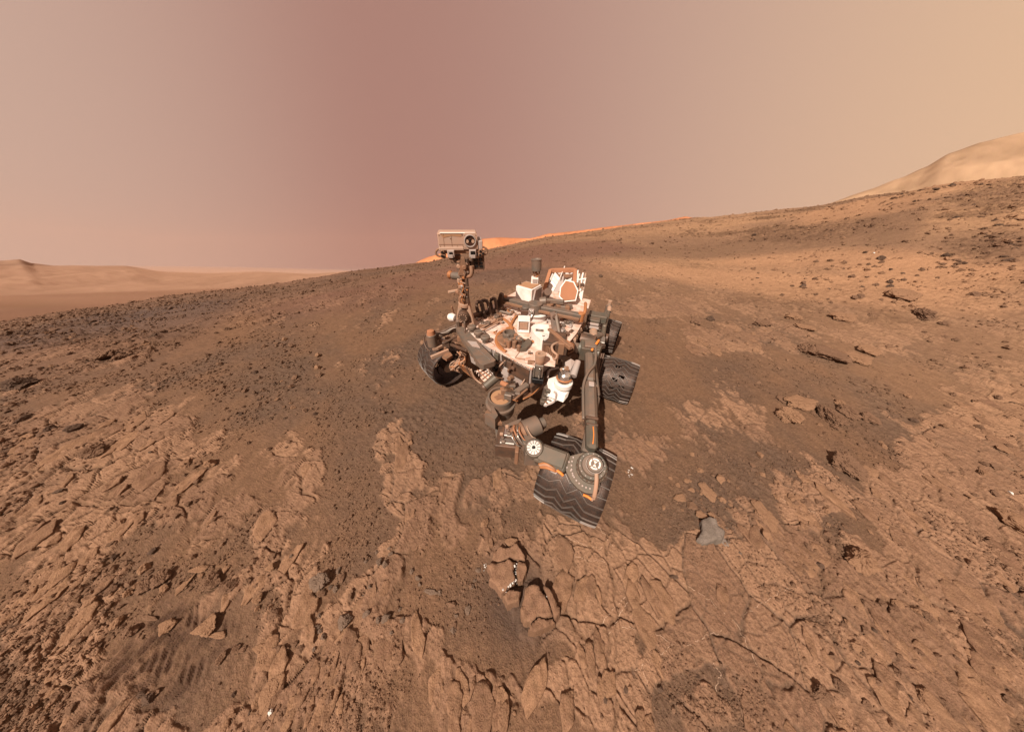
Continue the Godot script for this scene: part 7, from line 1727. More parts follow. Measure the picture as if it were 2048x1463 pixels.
	tube("wheel_wire", r, M.tan_metal, [Vector3(0.646, 0.680, -0.714), Vector3(0.708, 0.600, -0.683), Vector3(0.664, 0.550, -0.719), Vector3(0.775, 0.450, -0.780)], 0.008)
	tube("wheel_wire", r, M.tan_metal, [Vector3(0.723, 0.680, -0.686), Vector3(0.644, 0.600, -0.647), Vector3(0.678, 0.550, -0.784), Vector3(0.768, 0.450, -0.732)], 0.008)
	tube("wheel_wire", r, M.tan_metal, [Vector3(0.702, 0.680, -0.654), Vector3(0.662, 0.600, -0.663), Vector3(0.702, 0.550, -0.743), Vector3(0.767, 0.450, -0.780)], 0.008)
	tube("wheel_wire", r, M.tan_metal, [Vector3(0.683, 0.680, -0.700), Vector3(0.638, 0.600, -0.655), Vector3(0.672, 0.550, -0.765), Vector3(0.837, 0.450, -0.711)], 0.008)
	tube("wheel_wire", r, M.dark_metal, [Vector3(0.698, 0.680, -0.737), Vector3(0.701, 0.600, -0.640), Vector3(0.746, 0.550, -0.711), Vector3(0.791, 0.450, -0.725)], 0.008)
	tube("wheel_wire", r, M.brown_metal, [Vector3(0.731, 0.680, -0.675), Vector3(0.710, 0.600, -0.654), Vector3(0.734, 0.550, -0.705), Vector3(0.729, 0.450, -0.739)], 0.008)
	tube("wheel_wire", r, M.tan_metal, [Vector3(0.726, 0.680, -0.683), Vector3(0.686, 0.600, -0.635), Vector3(0.697, 0.550, -0.704), Vector3(0.761, 0.450, -0.740)], 0.008)
	tube("wheel_wire", r, M.tan_metal, [Vector3(0.677, 0.680, -0.668), Vector3(0.672, 0.600, -0.649), Vector3(0.730, 0.550, -0.733), Vector3(0.825, 0.450, -0.700)], 0.008)
	tube("wheel_wire", r, M.dark_metal, [Vector3(0.691, 0.680, -0.683), Vector3(0.666, 0.600, -0.705), Vector3(0.698, 0.550, -0.705), Vector3(0.721, 0.450, -0.770)], 0.008)
	tube("wheel_wire", r, M.copper, [Vector3(0.695, 0.680, -0.692), Vector3(0.680, 0.600, -0.615), Vector3(0.676, 0.550, -0.769), Vector3(0.823, 0.450, -0.735)], 0.008)
	tube("wheel_wire", r, M.copper, [Vector3(0.666, 0.680, -0.709), Vector3(0.674, 0.600, -0.665), Vector3(0.671, 0.550, -0.716), Vector3(0.776, 0.450, -0.745)], 0.008)
	tube("wheel_wire", r, M.tan_metal, [Vector3(0.669, 0.680, -0.689), Vector3(0.632, 0.600, -0.647), Vector3(0.676, 0.550, -0.747), Vector3(0.812, 0.450, -0.728)], 0.008)
	cy("wheel_motor", r, M.tan_metal, Vector3(1.100, 0.300, -0.520), Vector3(0.790, 0.320, -0.540), 0.075, 0.07)
	cy("wheel_motor_cap", r, M.grey_metal, Vector3(0.790, 0.320, -0.540), Vector3(0.730, 0.320, -0.540), 0.06)
	bar("wheel_fork", r, M.brown_metal, Vector3(0.750, 0.320, -0.540), Vector3(0.730, 0.580, -0.520), 0.050, 0.080, Vector3.UP, 0.015)
	bar("wheel_fork", r, M.brown_metal, Vector3(0.730, 0.580, -0.520), Vector3(1.050, 0.700, -0.500), 0.050, 0.080, Vector3.UP, 0.015)


# ---------------------------------------------------------------- stones

const NAMED_STONES := [
	["flat", "pale", 1.745, 1.535, 0.075, 0.104, "small grey shard broken off against the pale grey angular flat stone"],
	["flat", "tan", 2.248, 1.723, 0.143, 0.321, "upright-lying oval tan slab on sand to the right of the pale grey flat stone"],
	["block", "tan", 2.127, 1.571, 0.076, 0.095, "small tan stone touching the lower end of the oval tan slab"],
	["flat", "tan", 1.564, 1.863, 0.131, 0.093, "uppermost flat tan stone of the short row behind the pale grey flat stone"],
	["flat", "brown", 1.632, 1.794, 0.101, 0.100, "middle brown stone of the short row behind the pale grey flat stone"],
	["flat", "tan", 1.672, 1.716, 0.107, 0.096, "lowest flat tan stone of the short row, just above the pale grey flat stone"],
	["flat", "tan", 1.867, 1.924, 0.124, 0.225, "standing tan plate with a dark left edge, above the short row of stones"],
	["round", "tan", 4.460, 1.697, 0.170, 0.316, "rounded tan boulder sitting on top of the layered bedrock at the far right"],
	["block", "tan", 2.732, 1.392, 0.213, 0.194, "knobbly tan block with pitted face on sand between the lower right bedrock slabs"],
	["layer", "brown", 3.504, 2.202, 0.253, 0.390, "large layered brown block with a hollow top on sand right of the rover"],
	["layer", "brown", 3.599, 2.183, 0.115, 0.170, "small layered stone leaning on the right side of the large layered block"],
	["flat", "tan", 3.712, 2.174, 0.167, 0.156, "flat tan lozenge stone right of the large layered block"],
	["layer", "brown", 4.082, 2.893, 0.269, 0.391, "pointed layered brown rock with a black shaded left face on grey sand"],
	["block", "brown", 4.375, 2.978, 0.170, 0.314, "rough cube-like stone up and right of the pointed layered rock"],
	["layer", "brown", 4.541, 2.875, 0.166, 0.232, "dark narrow stone with a tan tip, rightmost of the rocks on the grey sand"],
	["layer", "tan", 3.507, 2.858, 0.291, 0.291, "serrated tan ridge stone on sand left of the pointed layered rock"],
	["flat", "tan", 3.889, 3.129, 0.407, 0.312, "wide thin tan slab with a pointed right end on sand"],
	["flat", "brown", 3.720, 3.217, 0.111, 0.184, "small flat stone left of the wide thin tan slab"],
	["block", "tan", 4.459, 3.149, 0.109, 0.169, "small yellowish stone on sand above the cube-like stone"],
	["block", "brown", 5.190, 4.335, 0.263, 0.485, "dark-edged block at the left end of the two joined rocks on the right slope"],
	["flat", "brown", 5.352, 4.225, 0.412, 0.609, "broad flat slab joined to the dark-edged block on the right slope"],
	["flat", "tan", 5.726, 4.101, 0.302, 0.435, "pale tan oval stone right of the two joined rocks"],
	["flat", "tan", 6.141, 4.305, 0.297, 0.383, "tilted tan slab above the pale oval stone"],
	["flat", "brown", 5.182, 5.357, 0.354, 0.289, "low flat stone with a dark underside, left of the small stones on the right slope"],
	["flat", "tan", 6.029, 5.630, 0.304, 0.362, "tan wedge stone in the middle of the small stones on the right slope"],
	["flat", "tan", 5.815, 5.147, 0.262, 0.375, "squarish pale stone below the tan wedge stone"],
	["flat", "tan", 6.841, 5.390, 0.357, 0.465, "pale forked slab on the right slope above the two joined rocks"],
	["flat", "tan", 8.569, 5.881, 0.521, 0.589, "long pale ledge stone on the right slope"],
	["layer", "brown", 8.159, 5.178, 0.305, 0.493, "splintered brown plates standing on the right slope"],
	["block", "brown", 3.976, 2.756, 0.086, 0.114, "small loose stone below the pointed layered rock"],
	["block", "tan", -0.230, 1.620, 0.064, 0.091, "small upright tan stone with a dark right side below the tool turret"],
	["block", "tan", -2.992, 2.090, 0.129, 0.116, "pale block with a shaded right end on the left bedrock"],
	["flat", "brown", -2.361, 1.031, 0.124, 0.031, "thin slab leaning over a hole above the wheel track"],
	["flat", "tan", -2.214, 0.997, 0.090, 0.097, "tan flat stone right of the leaning thin slab, above the wheel track"],
	["flat", "tan", -1.956, 1.002, 0.129, 0.141, "pale kite-shaped slab with a crack on the upper right edge of the wheel track"],
	["flat", "tan", -1.857, 0.962, 0.107, 0.041, "pale strip of stone under the kite-shaped slab"],
	["layer", "brown", -2.547, 1.180, 0.105, 0.119, "tilted plate with a dark lower edge above the wheel track"],
	["layer", "brown", -2.121, 1.216, 0.114, 0.133, "rough layered stone above the kite-shaped slab"],
	["layer", "brown", -1.972, 1.183, 0.084, 0.105, "narrow stone with a black right side next to the rough layered stone"],
	["flat", "tan", -2.308, 1.200, 0.049, 0.148, "thin pale wedge standing between the tilted plate and the layered stone"],
	["flat", "tan", -2.299, 1.280, 0.110, 0.056, "pale arrowhead stone lying flat in the sand, upper middle of the lower left stones"],
	["layer", "brown", -2.487, 1.219, 0.114, 0.137, "crumbly brown clump right of the tilted plate"],
	["flat", "tan", -1.359, 0.750, 0.107, 0.162, "long tan slab with a black shaded right edge and a white chip at its foot"],
	["flat", "tan", -1.550, 0.907, 0.068, 0.056, "squarish tan plate above the long tan slab"],
	["block", "brown", -1.750, 0.870, 0.048, 0.078, "small dark-sided stone right of the wheel track"],
	["round", "tan", -2.533, 1.004, 0.051, 0.084, "rounded tan stone left of the leaning thin slab"],
	["block", "brown", -2.395, 0.966, 0.082, 0.080, "heap of rubble stone at the top left of the wheel track"],
	["block", "dark", -2.007, 0.724, 0.067, 0.060, "dark stone with a white glint below the wheel track"],
	["block", "dark", -2.063, 0.737, 0.045, 0.036, "dark pebble left of the stone with the white glint"],
	["block", "brown", -1.997, 0.745, 0.045, 0.035, "brown pebble behind the stone with the white glint"],
	["block", "dark", -4.850, 2.478, 0.100, 0.146, "dark boulder alone on the left slope, rightmost of three"],
	["block", "dark", -5.156, 2.489, 0.084, 0.117, "small dark boulder on the left slope, between two others"],
	["block", "dark", -5.694, 2.638, 0.064, 0.191, "narrow dark boulder at the left edge of the slope"],
	["layer", "dark", -6.892, 3.354, 0.277, 0.306, "dark jagged outcrop at the far left edge below the grey slope"],
	["layer", "brown", -6.697, 4.077, 0.341, 0.277, "dark layered ledge on the upper left slope"],
	["layer", "brown", -6.437, 4.060, 0.243, 0.179, "thin ledge right of the dark layered ledge"],
	["block", "brown", -6.141, 4.244, 0.117, 0.160, "small stone on the upper left slope beyond the ledges"],
	["layer", "brown", -4.224, 2.190, 0.184, 0.219, "broken layered slab in the middle of the left slope"],
	["flat", "brown", -4.234, 2.260, 0.104, 0.189, "plate propped on the broken layered slab"],
	["layer", "grey", -1.376, 1.218, 0.151, 0.127, "grey crumbling clump of stone left of the sandy middle"],
	["layer", "grey", -1.093, 1.023, 0.098, 0.092, "grey jagged rock with a black right side, lower middle left"],
	["flat", "grey", -0.573, 1.182, 0.113, 0.038, "pale grey tilted splinter left of the broken white-veined slab"],
	["block", "brown", -0.414, 1.122, 0.083, 0.038, "lumpy brown stone at the right end of the grey splinter"],
	["flat", "tan", -0.008, 1.484, 0.113, 0.095, "tan stone above the broken white-veined slab"],
	["layer", "dark", 1.225, 1.296, 0.090, 0.027, "dark splinter on the smooth bedrock below the front wheel"],
	["block", "brown", 2.660, 1.122, 0.091, 0.081, "cluster stone in the crack between the lower right slabs"],
	["layer", "brown", 1.795, 0.768, 0.117, 0.105, "deep-shadowed rough block at the bottom right of the smooth bedrock"],
	["layer", "brown", 1.943, 0.795, 0.077, 0.080, "second rough block right of the deep-shadowed one"],
	["flat", "tan", 2.406, 0.742, 0.104, 0.145, "leaning tan slab with a black left edge at the bottom right"],
	["flat", "brown", 2.486, 0.716, 0.068, 0.116, "narrow slab right of the leaning tan slab at the bottom right"],
	["round", "tan", 2.974, 0.851, 0.043, 0.073, "small knob stone near the lower right corner"],
	["block", "brown", 2.120, 1.407, 0.055, 0.052, "small dark stone in the smooth bedrock right of its middle crack"],
	["block", "dark", 2.811, 8.714, 0.126, 0.216, "tiny dark stone alone on the smooth slope behind the rover"],
	["block", "dark", 4.294, 5.639, 0.152, 0.203, "small dark-topped stone on the slope right of the rear wheel"],
	["layer", "brown", 3.842, 5.429, 0.210, 0.266, "dark stepped ledge right of the rear wheel"],
]
# corners on the ground (far left, far right, near left, near right), how many, sizes far and near, look
const STONE_FIELDS := [
	[-6.01, 5.21, -3.92, 5.34, -3.52, 2.63, -2.27, 2.67, 46, 0.0605, 0.1311, 0.0353, 0.0764, "b"],
	[-3.62, 3.14, -2.45, 3.18, -2.85, 2.26, -1.93, 2.28, 20, 0.0402, 0.0803, 0.0316, 0.0632, "b"],
	[-10.04, 5.16, -6.22, 5.43, -7.54, 3.63, -4.61, 3.76, 16, 0.0502, 0.1005, 0.0375, 0.0750, "b"],
	[10.92, 8.84, 17.66, 9.46, 5.83, 4.25, 9.13, 4.40, 40, 0.1169, 0.2504, 0.0614, 0.1316, "b"],
	[8.09, 8.58, 12.02, 8.94, 5.68, 5.73, 8.34, 5.89, 18, 0.0960, 0.1920, 0.0670, 0.1340, "b"],
	[4.41, 3.66, 6.89, 3.77, 3.24, 2.42, 5.02, 2.47, 22, 0.0543, 0.1086, 0.0397, 0.0794, "b"],
	[1.80, 2.38, 3.59, 2.43, 1.39, 1.60, 2.75, 1.63, 34, 0.0447, 0.1117, 0.0343, 0.0858, "f"],
	[1.23, 2.50, 2.28, 2.53, 0.96, 1.71, 1.77, 1.73, 16, 0.0401, 0.0860, 0.0311, 0.0666, "f"],
	[-3.31, 1.45, -1.85, 1.47, -2.73, 1.02, -1.52, 1.03, 44, 0.0356, 0.0790, 0.0293, 0.0651, "b"],
	[-5.10, 2.31, -3.27, 2.37, -3.86, 1.51, -2.46, 1.53, 24, 0.0374, 0.0748, 0.0282, 0.0565, "b"],
	[-3.64, 1.23, -2.75, 1.24, -2.70, 0.65, -2.03, 0.65, 20, 0.0322, 0.0644, 0.0238, 0.0477, "b"],
	[-1.80, 1.41, -0.88, 1.42, -1.43, 0.90, -0.69, 0.91, 30, 0.0312, 0.0702, 0.0247, 0.0556, "g"],
	[-0.93, 1.36, -0.25, 1.37, -0.79, 1.00, -0.21, 1.00, 18, 0.0307, 0.0613, 0.0260, 0.0519, "g"],
	[-1.83, 0.98, -0.98, 0.99, -1.54, 0.66, -0.82, 0.66, 26, 0.0257, 0.0578, 0.0215, 0.0483, "b"],
	[2.62, 1.87, 3.51, 1.89, 2.12, 1.32, 2.82, 1.33, 16, 0.0427, 0.0853, 0.0344, 0.0688, "b"],
	[2.06, 1.18, 3.03, 1.19, 1.60, 0.68, 2.34, 0.69, 30, 0.0324, 0.0792, 0.0251, 0.0613, "b"],
	[6.07, 3.30, 7.31, 3.35, 4.11, 1.90, 4.92, 1.92, 18, 0.0643, 0.1286, 0.0434, 0.0867, "b"],
	[2.83, 0.95, 3.30, 0.96, 2.45, 0.69, 2.86, 0.69, 12, 0.0324, 0.0648, 0.0281, 0.0562, "b"],
	[-0.65, 1.80, -0.11, 1.81, -0.55, 1.36, -0.09, 1.37, 6, 0.0319, 0.0547, 0.0269, 0.0461, "b"],
	[4.14, 6.13, 6.39, 6.28, 2.97, 4.11, 4.56, 4.19, 12, 0.0707, 0.1532, 0.0506, 0.1096, "f"],
	[1.70, 1.77, 2.07, 1.77, 1.48, 1.40, 1.80, 1.40, 6, 0.0272, 0.0454, 0.0236, 0.0393, "g"],
	[-0.19, 0.86, 1.15, 0.87, -0.17, 0.67, 1.04, 0.68, 18, 0.0213, 0.0427, 0.0192, 0.0383, "b"],
	[16.12, 20.62, 19.45, 15.68, 11.26, 14.14, 12.44, 9.68, 80, 0.1102, 0.2940, 0.0729, 0.1944, "b"],
	[31.15, 25.59, 34.80, 21.06, 20.56, 16.63, 19.43, 11.38, 70, 0.1752, 0.4673, 0.1059, 0.2824, "b"],
	[18.01, 12.45, 18.19, 10.53, 10.22, 6.59, 11.04, 5.97, 70, 0.0930, 0.2791, 0.0536, 0.1607, "b"],
	[8.18, 22.95, 13.21, 16.74, 4.17, 11.34, 8.51, 10.47, 24, 0.0978, 0.2282, 0.0547, 0.1277, "b"],
	[8.71, 10.27, 11.28, 7.22, 5.91, 6.63, 9.02, 5.50, 40, 0.0768, 0.1921, 0.0556, 0.1391, "b"],
	[-17.37, 8.91, -7.62, 5.65, -10.10, 5.02, -6.04, 4.35, 40, 0.0837, 0.1882, 0.0540, 0.1215, "b"],
]

const VEINS := [
	[Vector2(0.694, 1.645), Vector2(0.756, 1.561), Vector2(0.841, 1.441)],
	[Vector2(0.317, 1.564), Vector2(0.475, 1.513), Vector2(0.627, 1.464), Vector2(0.767, 1.460)],
	[Vector2(0.492, 1.397), Vector2(0.605, 1.377), Vector2(0.739, 1.370)],
	[Vector2(0.856, 1.268), Vector2(0.845, 1.172), Vector2(0.740, 1.095), Vector2(0.618, 0.979)],
	[Vector2(0.841, 1.199), Vector2(0.757, 1.145), Vector2(0.585, 1.034)],
	[Vector2(0.732, 1.025), Vector2(0.910, 1.016), Vector2(1.026, 0.952), Vector2(0.889, 0.899), Vector2(0.691, 0.829)],
	[Vector2(1.262, 1.259), Vector2(1.416, 1.154), Vector2(1.435, 1.129)],
	[Vector2(1.606, 1.099), Vector2(1.902, 1.200), Vector2(2.088, 1.263)],
	[Vector2(1.463, 1.092), Vector2(1.523, 1.034), Vector2(1.506, 0.905), Vector2(1.497, 0.866)],
	[Vector2(1.121, 0.948), Vector2(1.298, 0.998), Vector2(1.393, 1.017)],
	[Vector2(1.248, 0.873), Vector2(1.260, 0.844), Vector2(1.181, 0.771)],
	[Vector2(2.525, 1.870), Vector2(2.581, 1.826), Vector2(2.782, 1.745)],
	[Vector2(0.790, 0.849), Vector2(0.796, 0.794)],
]
var outline_upper_slab := PackedVector2Array([Vector2(-0.152, 1.402), Vector2(-0.095, 1.436), Vector2(-0.032, 1.427), Vector2(0.024, 1.458), Vector2(0.086, 1.400), Vector2(0.103, 1.353), Vector2(0.042, 1.362), Vector2(-0.015, 1.370), Vector2(-0.076, 1.348), Vector2(-0.137, 1.337)])
var outline_veined_slab := PackedVector2Array([Vector2(-0.184, 1.310), Vector2(-0.136, 1.325), Vector2(-0.076, 1.335), Vector2(-0.023, 1.354), Vector2(0.023, 1.340), Vector2(0.011, 1.289), Vector2(0.029, 1.242), Vector2(-0.014, 1.211), Vector2(-0.043, 1.178), Vector2(-0.085, 1.170), Vector2(-0.115, 1.204), Vector2(-0.160, 1.230), Vector2(-0.155, 1.273)])
var outline_right_slab := PackedVector2Array([Vector2(0.046, 1.346), Vector2(0.103, 1.338), Vector2(0.112, 1.294), Vector2(0.077, 1.239), Vector2(0.044, 1.233), Vector2(0.030, 1.290)])
var outline_veined_chip := PackedVector2Array([Vector2(-0.067, 1.152), Vector2(-0.007, 1.187), Vector2(0.064, 1.175), Vector2(0.049, 1.128), Vector2(-0.031, 1.110)])
var outline_broad_slab := PackedVector2Array([Vector2(0.093, 1.196), Vector2(0.151, 1.213), Vector2(0.194, 1.203), Vector2(0.218, 1.161), Vector2(0.254, 1.106), Vector2(0.268, 1.058), Vector2(0.220, 1.044), Vector2(0.167, 1.053), Vector2(0.125, 1.024), Vector2(0.073, 1.033), Vector2(0.054, 1.075), Vector2(0.077, 1.136)])
var outline_foot_slab := PackedVector2Array([Vector2(0.132, 1.020), Vector2(0.173, 1.046), Vector2(0.219, 1.037), Vector2(0.267, 1.047), Vector2(0.284, 1.026), Vector2(0.209, 1.001), Vector2(0.149, 0.982), Vector2(0.110, 0.989)])
var outline_edge_slab := PackedVector2Array([Vector2(0.219, 1.209), Vector2(0.270, 1.177), Vector2(0.319, 1.083), Vector2(0.316, 1.059), Vector2(0.279, 1.040), Vector2(0.255, 1.114)])
var outline_grey_slab := PackedVector2Array([Vector2(1.619, 1.644), Vector2(1.695, 1.668), Vector2(1.762, 1.662), Vector2(1.738, 1.600), Vector2(1.773, 1.557), Vector2(1.727, 1.514), Vector2(1.646, 1.506), Vector2(1.540, 1.487), Vector2(1.513, 1.517), Vector2(1.594, 1.576)])
var crust_spots := PackedVector2Array([Vector2(0.034, 1.304), Vector2(0.022, 1.284), Vector2(0.044, 1.278), Vector2(0.007, 1.255), Vector2(0.022, 1.239), Vector2(-0.004, 1.214), Vector2(-0.050, 1.189), Vector2(-0.071, 1.173), Vector2(0.060, 1.290), Vector2(0.014, 1.222), Vector2(-0.014, 1.205), Vector2(0.041, 1.313), Vector2(0.052, 1.261), Vector2(0.237, 1.138), Vector2(0.246, 1.126), Vector2(-0.206, 1.345), Vector2(-0.197, 1.328), Vector2(1.187, 2.135), Vector2(1.201, 2.092), Vector2(1.238, 2.147), Vector2(1.173, 2.071)])


var stone_meshes := {}
var anchor_names := PackedStringArray()
var anchor_spots := PackedVector2Array()
var used_labels := {}
const ORDER := ["nearest", "second", "third", "fourth", "fifth", "sixth", "seventh", "eighth", "ninth", "tenth", "eleventh", "twelfth", "thirteenth", "fourteenth", "fifteenth", "sixteenth", "seventeenth", "eighteenth"]


func icosphere(levels: int) -> Array:
	var t := (1.0 + sqrt(5.0)) / 2.0
	var v := [Vector3(-1, t, 0), Vector3(1, t, 0), Vector3(-1, -t, 0), Vector3(1, -t, 0), Vector3(0, -1, t), Vector3(0, 1, t), Vector3(0, -1, -t), Vector3(0, 1, -t), Vector3(t, 0, -1), Vector3(t, 0, 1), Vector3(-t, 0, -1), Vector3(-t, 0, 1)]
	for i in v.size():
		v[i] = v[i].normalized()
	var f := [[0, 11, 5], [0, 5, 1], [0, 1, 7], [0, 7, 10], [0, 10, 11], [1, 5, 9], [5, 11, 4], [11, 10, 2], [10, 7, 6], [7, 1, 8], [3, 9, 4], [3, 4, 2], [3, 2, 6], [3, 6, 8], [3, 8, 9], [4, 9, 5], [2, 4, 11], [6, 2, 10], [8, 6, 7], [9, 8, 1]]
	for k in levels:
		var mid := {}
		var g := []
		for q in f:
			var m := []
			for e in 3:
				var a: int = q[e]
				var b: int = q[(e + 1) % 3]
				var key := Vector2i(mini(a, b), maxi(a, b))
				if not mid.has(key):
					mid[key] = v.size()
					v.append((v[a] + v[b]).normalized())
				m.append(mid[key])
			g.append([q[0], m[0], m[2]])
			g.append([q[1], m[1], m[0]])
			g.append([q[2], m[2], m[1]])
			g.append([m[0], m[1], m[2]])
		f = g
	return [v, f]


# an angular stone about one unit wide, resting on y = 0
func stone_mesh(kind: String, s: int, levels := 3) -> ArrayMesh:
	var r := RandomNumberGenerator.new()
	r.seed = s * 977 + kind.hash() % 1000
	var n1 := make_noise(FastNoiseLite.TYPE_SIMPLEX_SMOOTH, 1.1, 3, s + 300)
	var n2 := make_noise(FastNoiseLite.TYPE_SIMPLEX_SMOOTH, 3.6, 4, s + 400)
	var planes := []
	for k in (7 if kind == "round" else 11):
		var p := Vector3(r.randf_range(-1, 1), r.randf_range(-0.5, 1), r.randf_range(-1, 1)).normalized()
		planes.append([p, r.randf_range(0.80, 0.95) if kind == "round" else r.randf_range(0.52, 0.86)])
	if kind == "flat":
		planes.append([Vector3(r.randf_range(-0.08, 0.08), 1, r.randf_range(-0.08, 0.08)).normalized(), 0.45])
	var ico := icosphere(levels)
	var v: Array = ico[0]
	var lo := Vector3.ONE * 9
	var hi := -lo
	var phase := r.randf() * 6.0
	for i in v.size():
		var d: Vector3 = v[i]
		var rad := 1.0
		for p in planes:
			var q: float = d.dot(p[0])
			if q > 0.05:
				rad = minf(rad, p[1] / q)
		rad *= 1.0 + 0.30 * n1.get_noise_3dv(d) + 0.13 * n2.get_noise_3dv(d)
		if kind == "layer":
			var y := d.y * rad * 6.0 + n1.get_noise_3dv(d) * 1.6 + phase
			rad *= 1.0 - 0.16 * (y - floorf(y))
		v[i] = d * rad
		lo = lo.min(v[i])
		hi = hi.max(v[i])
	var size := hi - lo
	for i in v.size():
		var p: Vector3 = v[i] - (lo + hi) * 0.5
		v[i] = Vector3(p.x / size.x, p.y / size.y + 0.5, p.z / size.z)
	var st := begin()
	st.set_smooth_group(-1 if levels < 3 else 1)
	for q in ico[1]:
		var a: Vector3 = v[q[0]]
		var b: Vector3 = v[q[1]]
		var c: Vector3 = v[q[2]]
		st.set_smooth_group(-1)
		tri(st, a, b, c)
	st.generate_normals()
	return st.commit()


func stone_material(called: String, c: Color) -> StandardMaterial3D:
	var m := StandardMaterial3D.new()
	m.resource_name = called
	m.albedo_color = c.linear_to_srgb()
	m.albedo_texture = M.speck
	m.roughness = 0.96
	m.metallic_specular = 0.2
	m.normal_enabled = true
	m.normal_texture = M.bumpy
	m.normal_scale = 1.1
	m.uv1_triplanar = true
	m.uv1_world_triplanar = true
	m.uv1_scale = Vector3(2.3, 2.3, 2.3)
	return m


func lay(o: Node3D, x: float, zf: float, turn: float, size: Vector3, sink: float) -> void:
	var e := 0.15
	var n := Vector3(hill(x - e, zf) - hill(x + e, zf), 2 * e, -(hill(x, zf - e) - hill(x, zf + e))).normalized()
	var y := ground(x, zf)
	var b := Basis(Quaternion(Vector3.UP, n)) * Basis(Vector3.UP, turn)
	o.transform = Transform3D(b.scaled_local(size), Vector3(x, y, -zf) - n * size.y * sink)


func _rocks() -> void:
	M.tan = stone_material("tan stone", Color(0.282, 0.159, 0.097))
	M.brown = stone_material("brown stone", Color(0.198, 0.113, 0.073))
	M.dark = stone_material("dark stone", Color(0.119, 0.073, 0.052))
	M.grey = stone_material("grey stone", Color(0.195, 0.131, 0.097))
	M.pale = stone_material("pale grey stone", Color(0.25, 0.195, 0.165))
	M.salt = stone_material("white mineral crust", Color(0.78, 0.72, 0.68))
	for kind in ["block", "flat", "layer", "round"]:
		stone_meshes[kind] = []
		for k in 5:
			stone_meshes[kind].append(stone_mesh(kind, k, 4))
	_broken_slabs()
	_named_stones()
	_field_stones()
	_bedrock_pieces()
	_pebbles()


func _named_stones() -> void:
	var k := 0
	for s in NAMED_STONES:
		var o := MeshInstance3D.new()
		o.name = {"flat": "flat_stone", "block": "stone", "layer": "layered_rock", "round": "round_stone"}[s[0]]
		o.mesh = stone_meshes[s[0]][k % 5]
		o.material_override = M[s[1]]
		add_child(o, true)
		var wide: float = s[4]
		var deep: float = s[5]
		var tall: float = {"flat": 0.36, "block": 0.72, "layer": 0.62, "round": 0.8}[s[0]] * minf(wide, deep)
		lay(o, s[2], s[3], rng.randf_range(-0.25, 0.25), Vector3(wide, tall, deep * 0.9), 0.16)
		tag(o, s[6], "rock" if s[0] == "layer" else "stone", "stones and rocks lying on the slope")
		used_labels[s[6]] = 1
		k += 1
	for c in [["small white chip at the foot of the long tan slab", -1.301, 0.682, 0.022], ["white chip glinting on the dark stone below the wheel track", -2.01, 0.734, 0.02], ["white pebble on sand below the round tan boulder's ledge at far right", 4.856, 1.96, 0.03], ["white pebble alone on the rubble slope at the upper right", 10.87, 8.5, 0.055]]:
		var o := MeshInstance3D.new()
		o.name = "white_pebble"
		o.mesh = stone_meshes["block"][2]
		o.material_override = M.salt
		add_child(o, true)
		lay(o, c[1], c[2], 0.4, Vector3(c[3], c[3] * 0.7, c[3] * 1.2), -0.35)
		tag(o, c[0], "pebble", "white pebbles and chips")


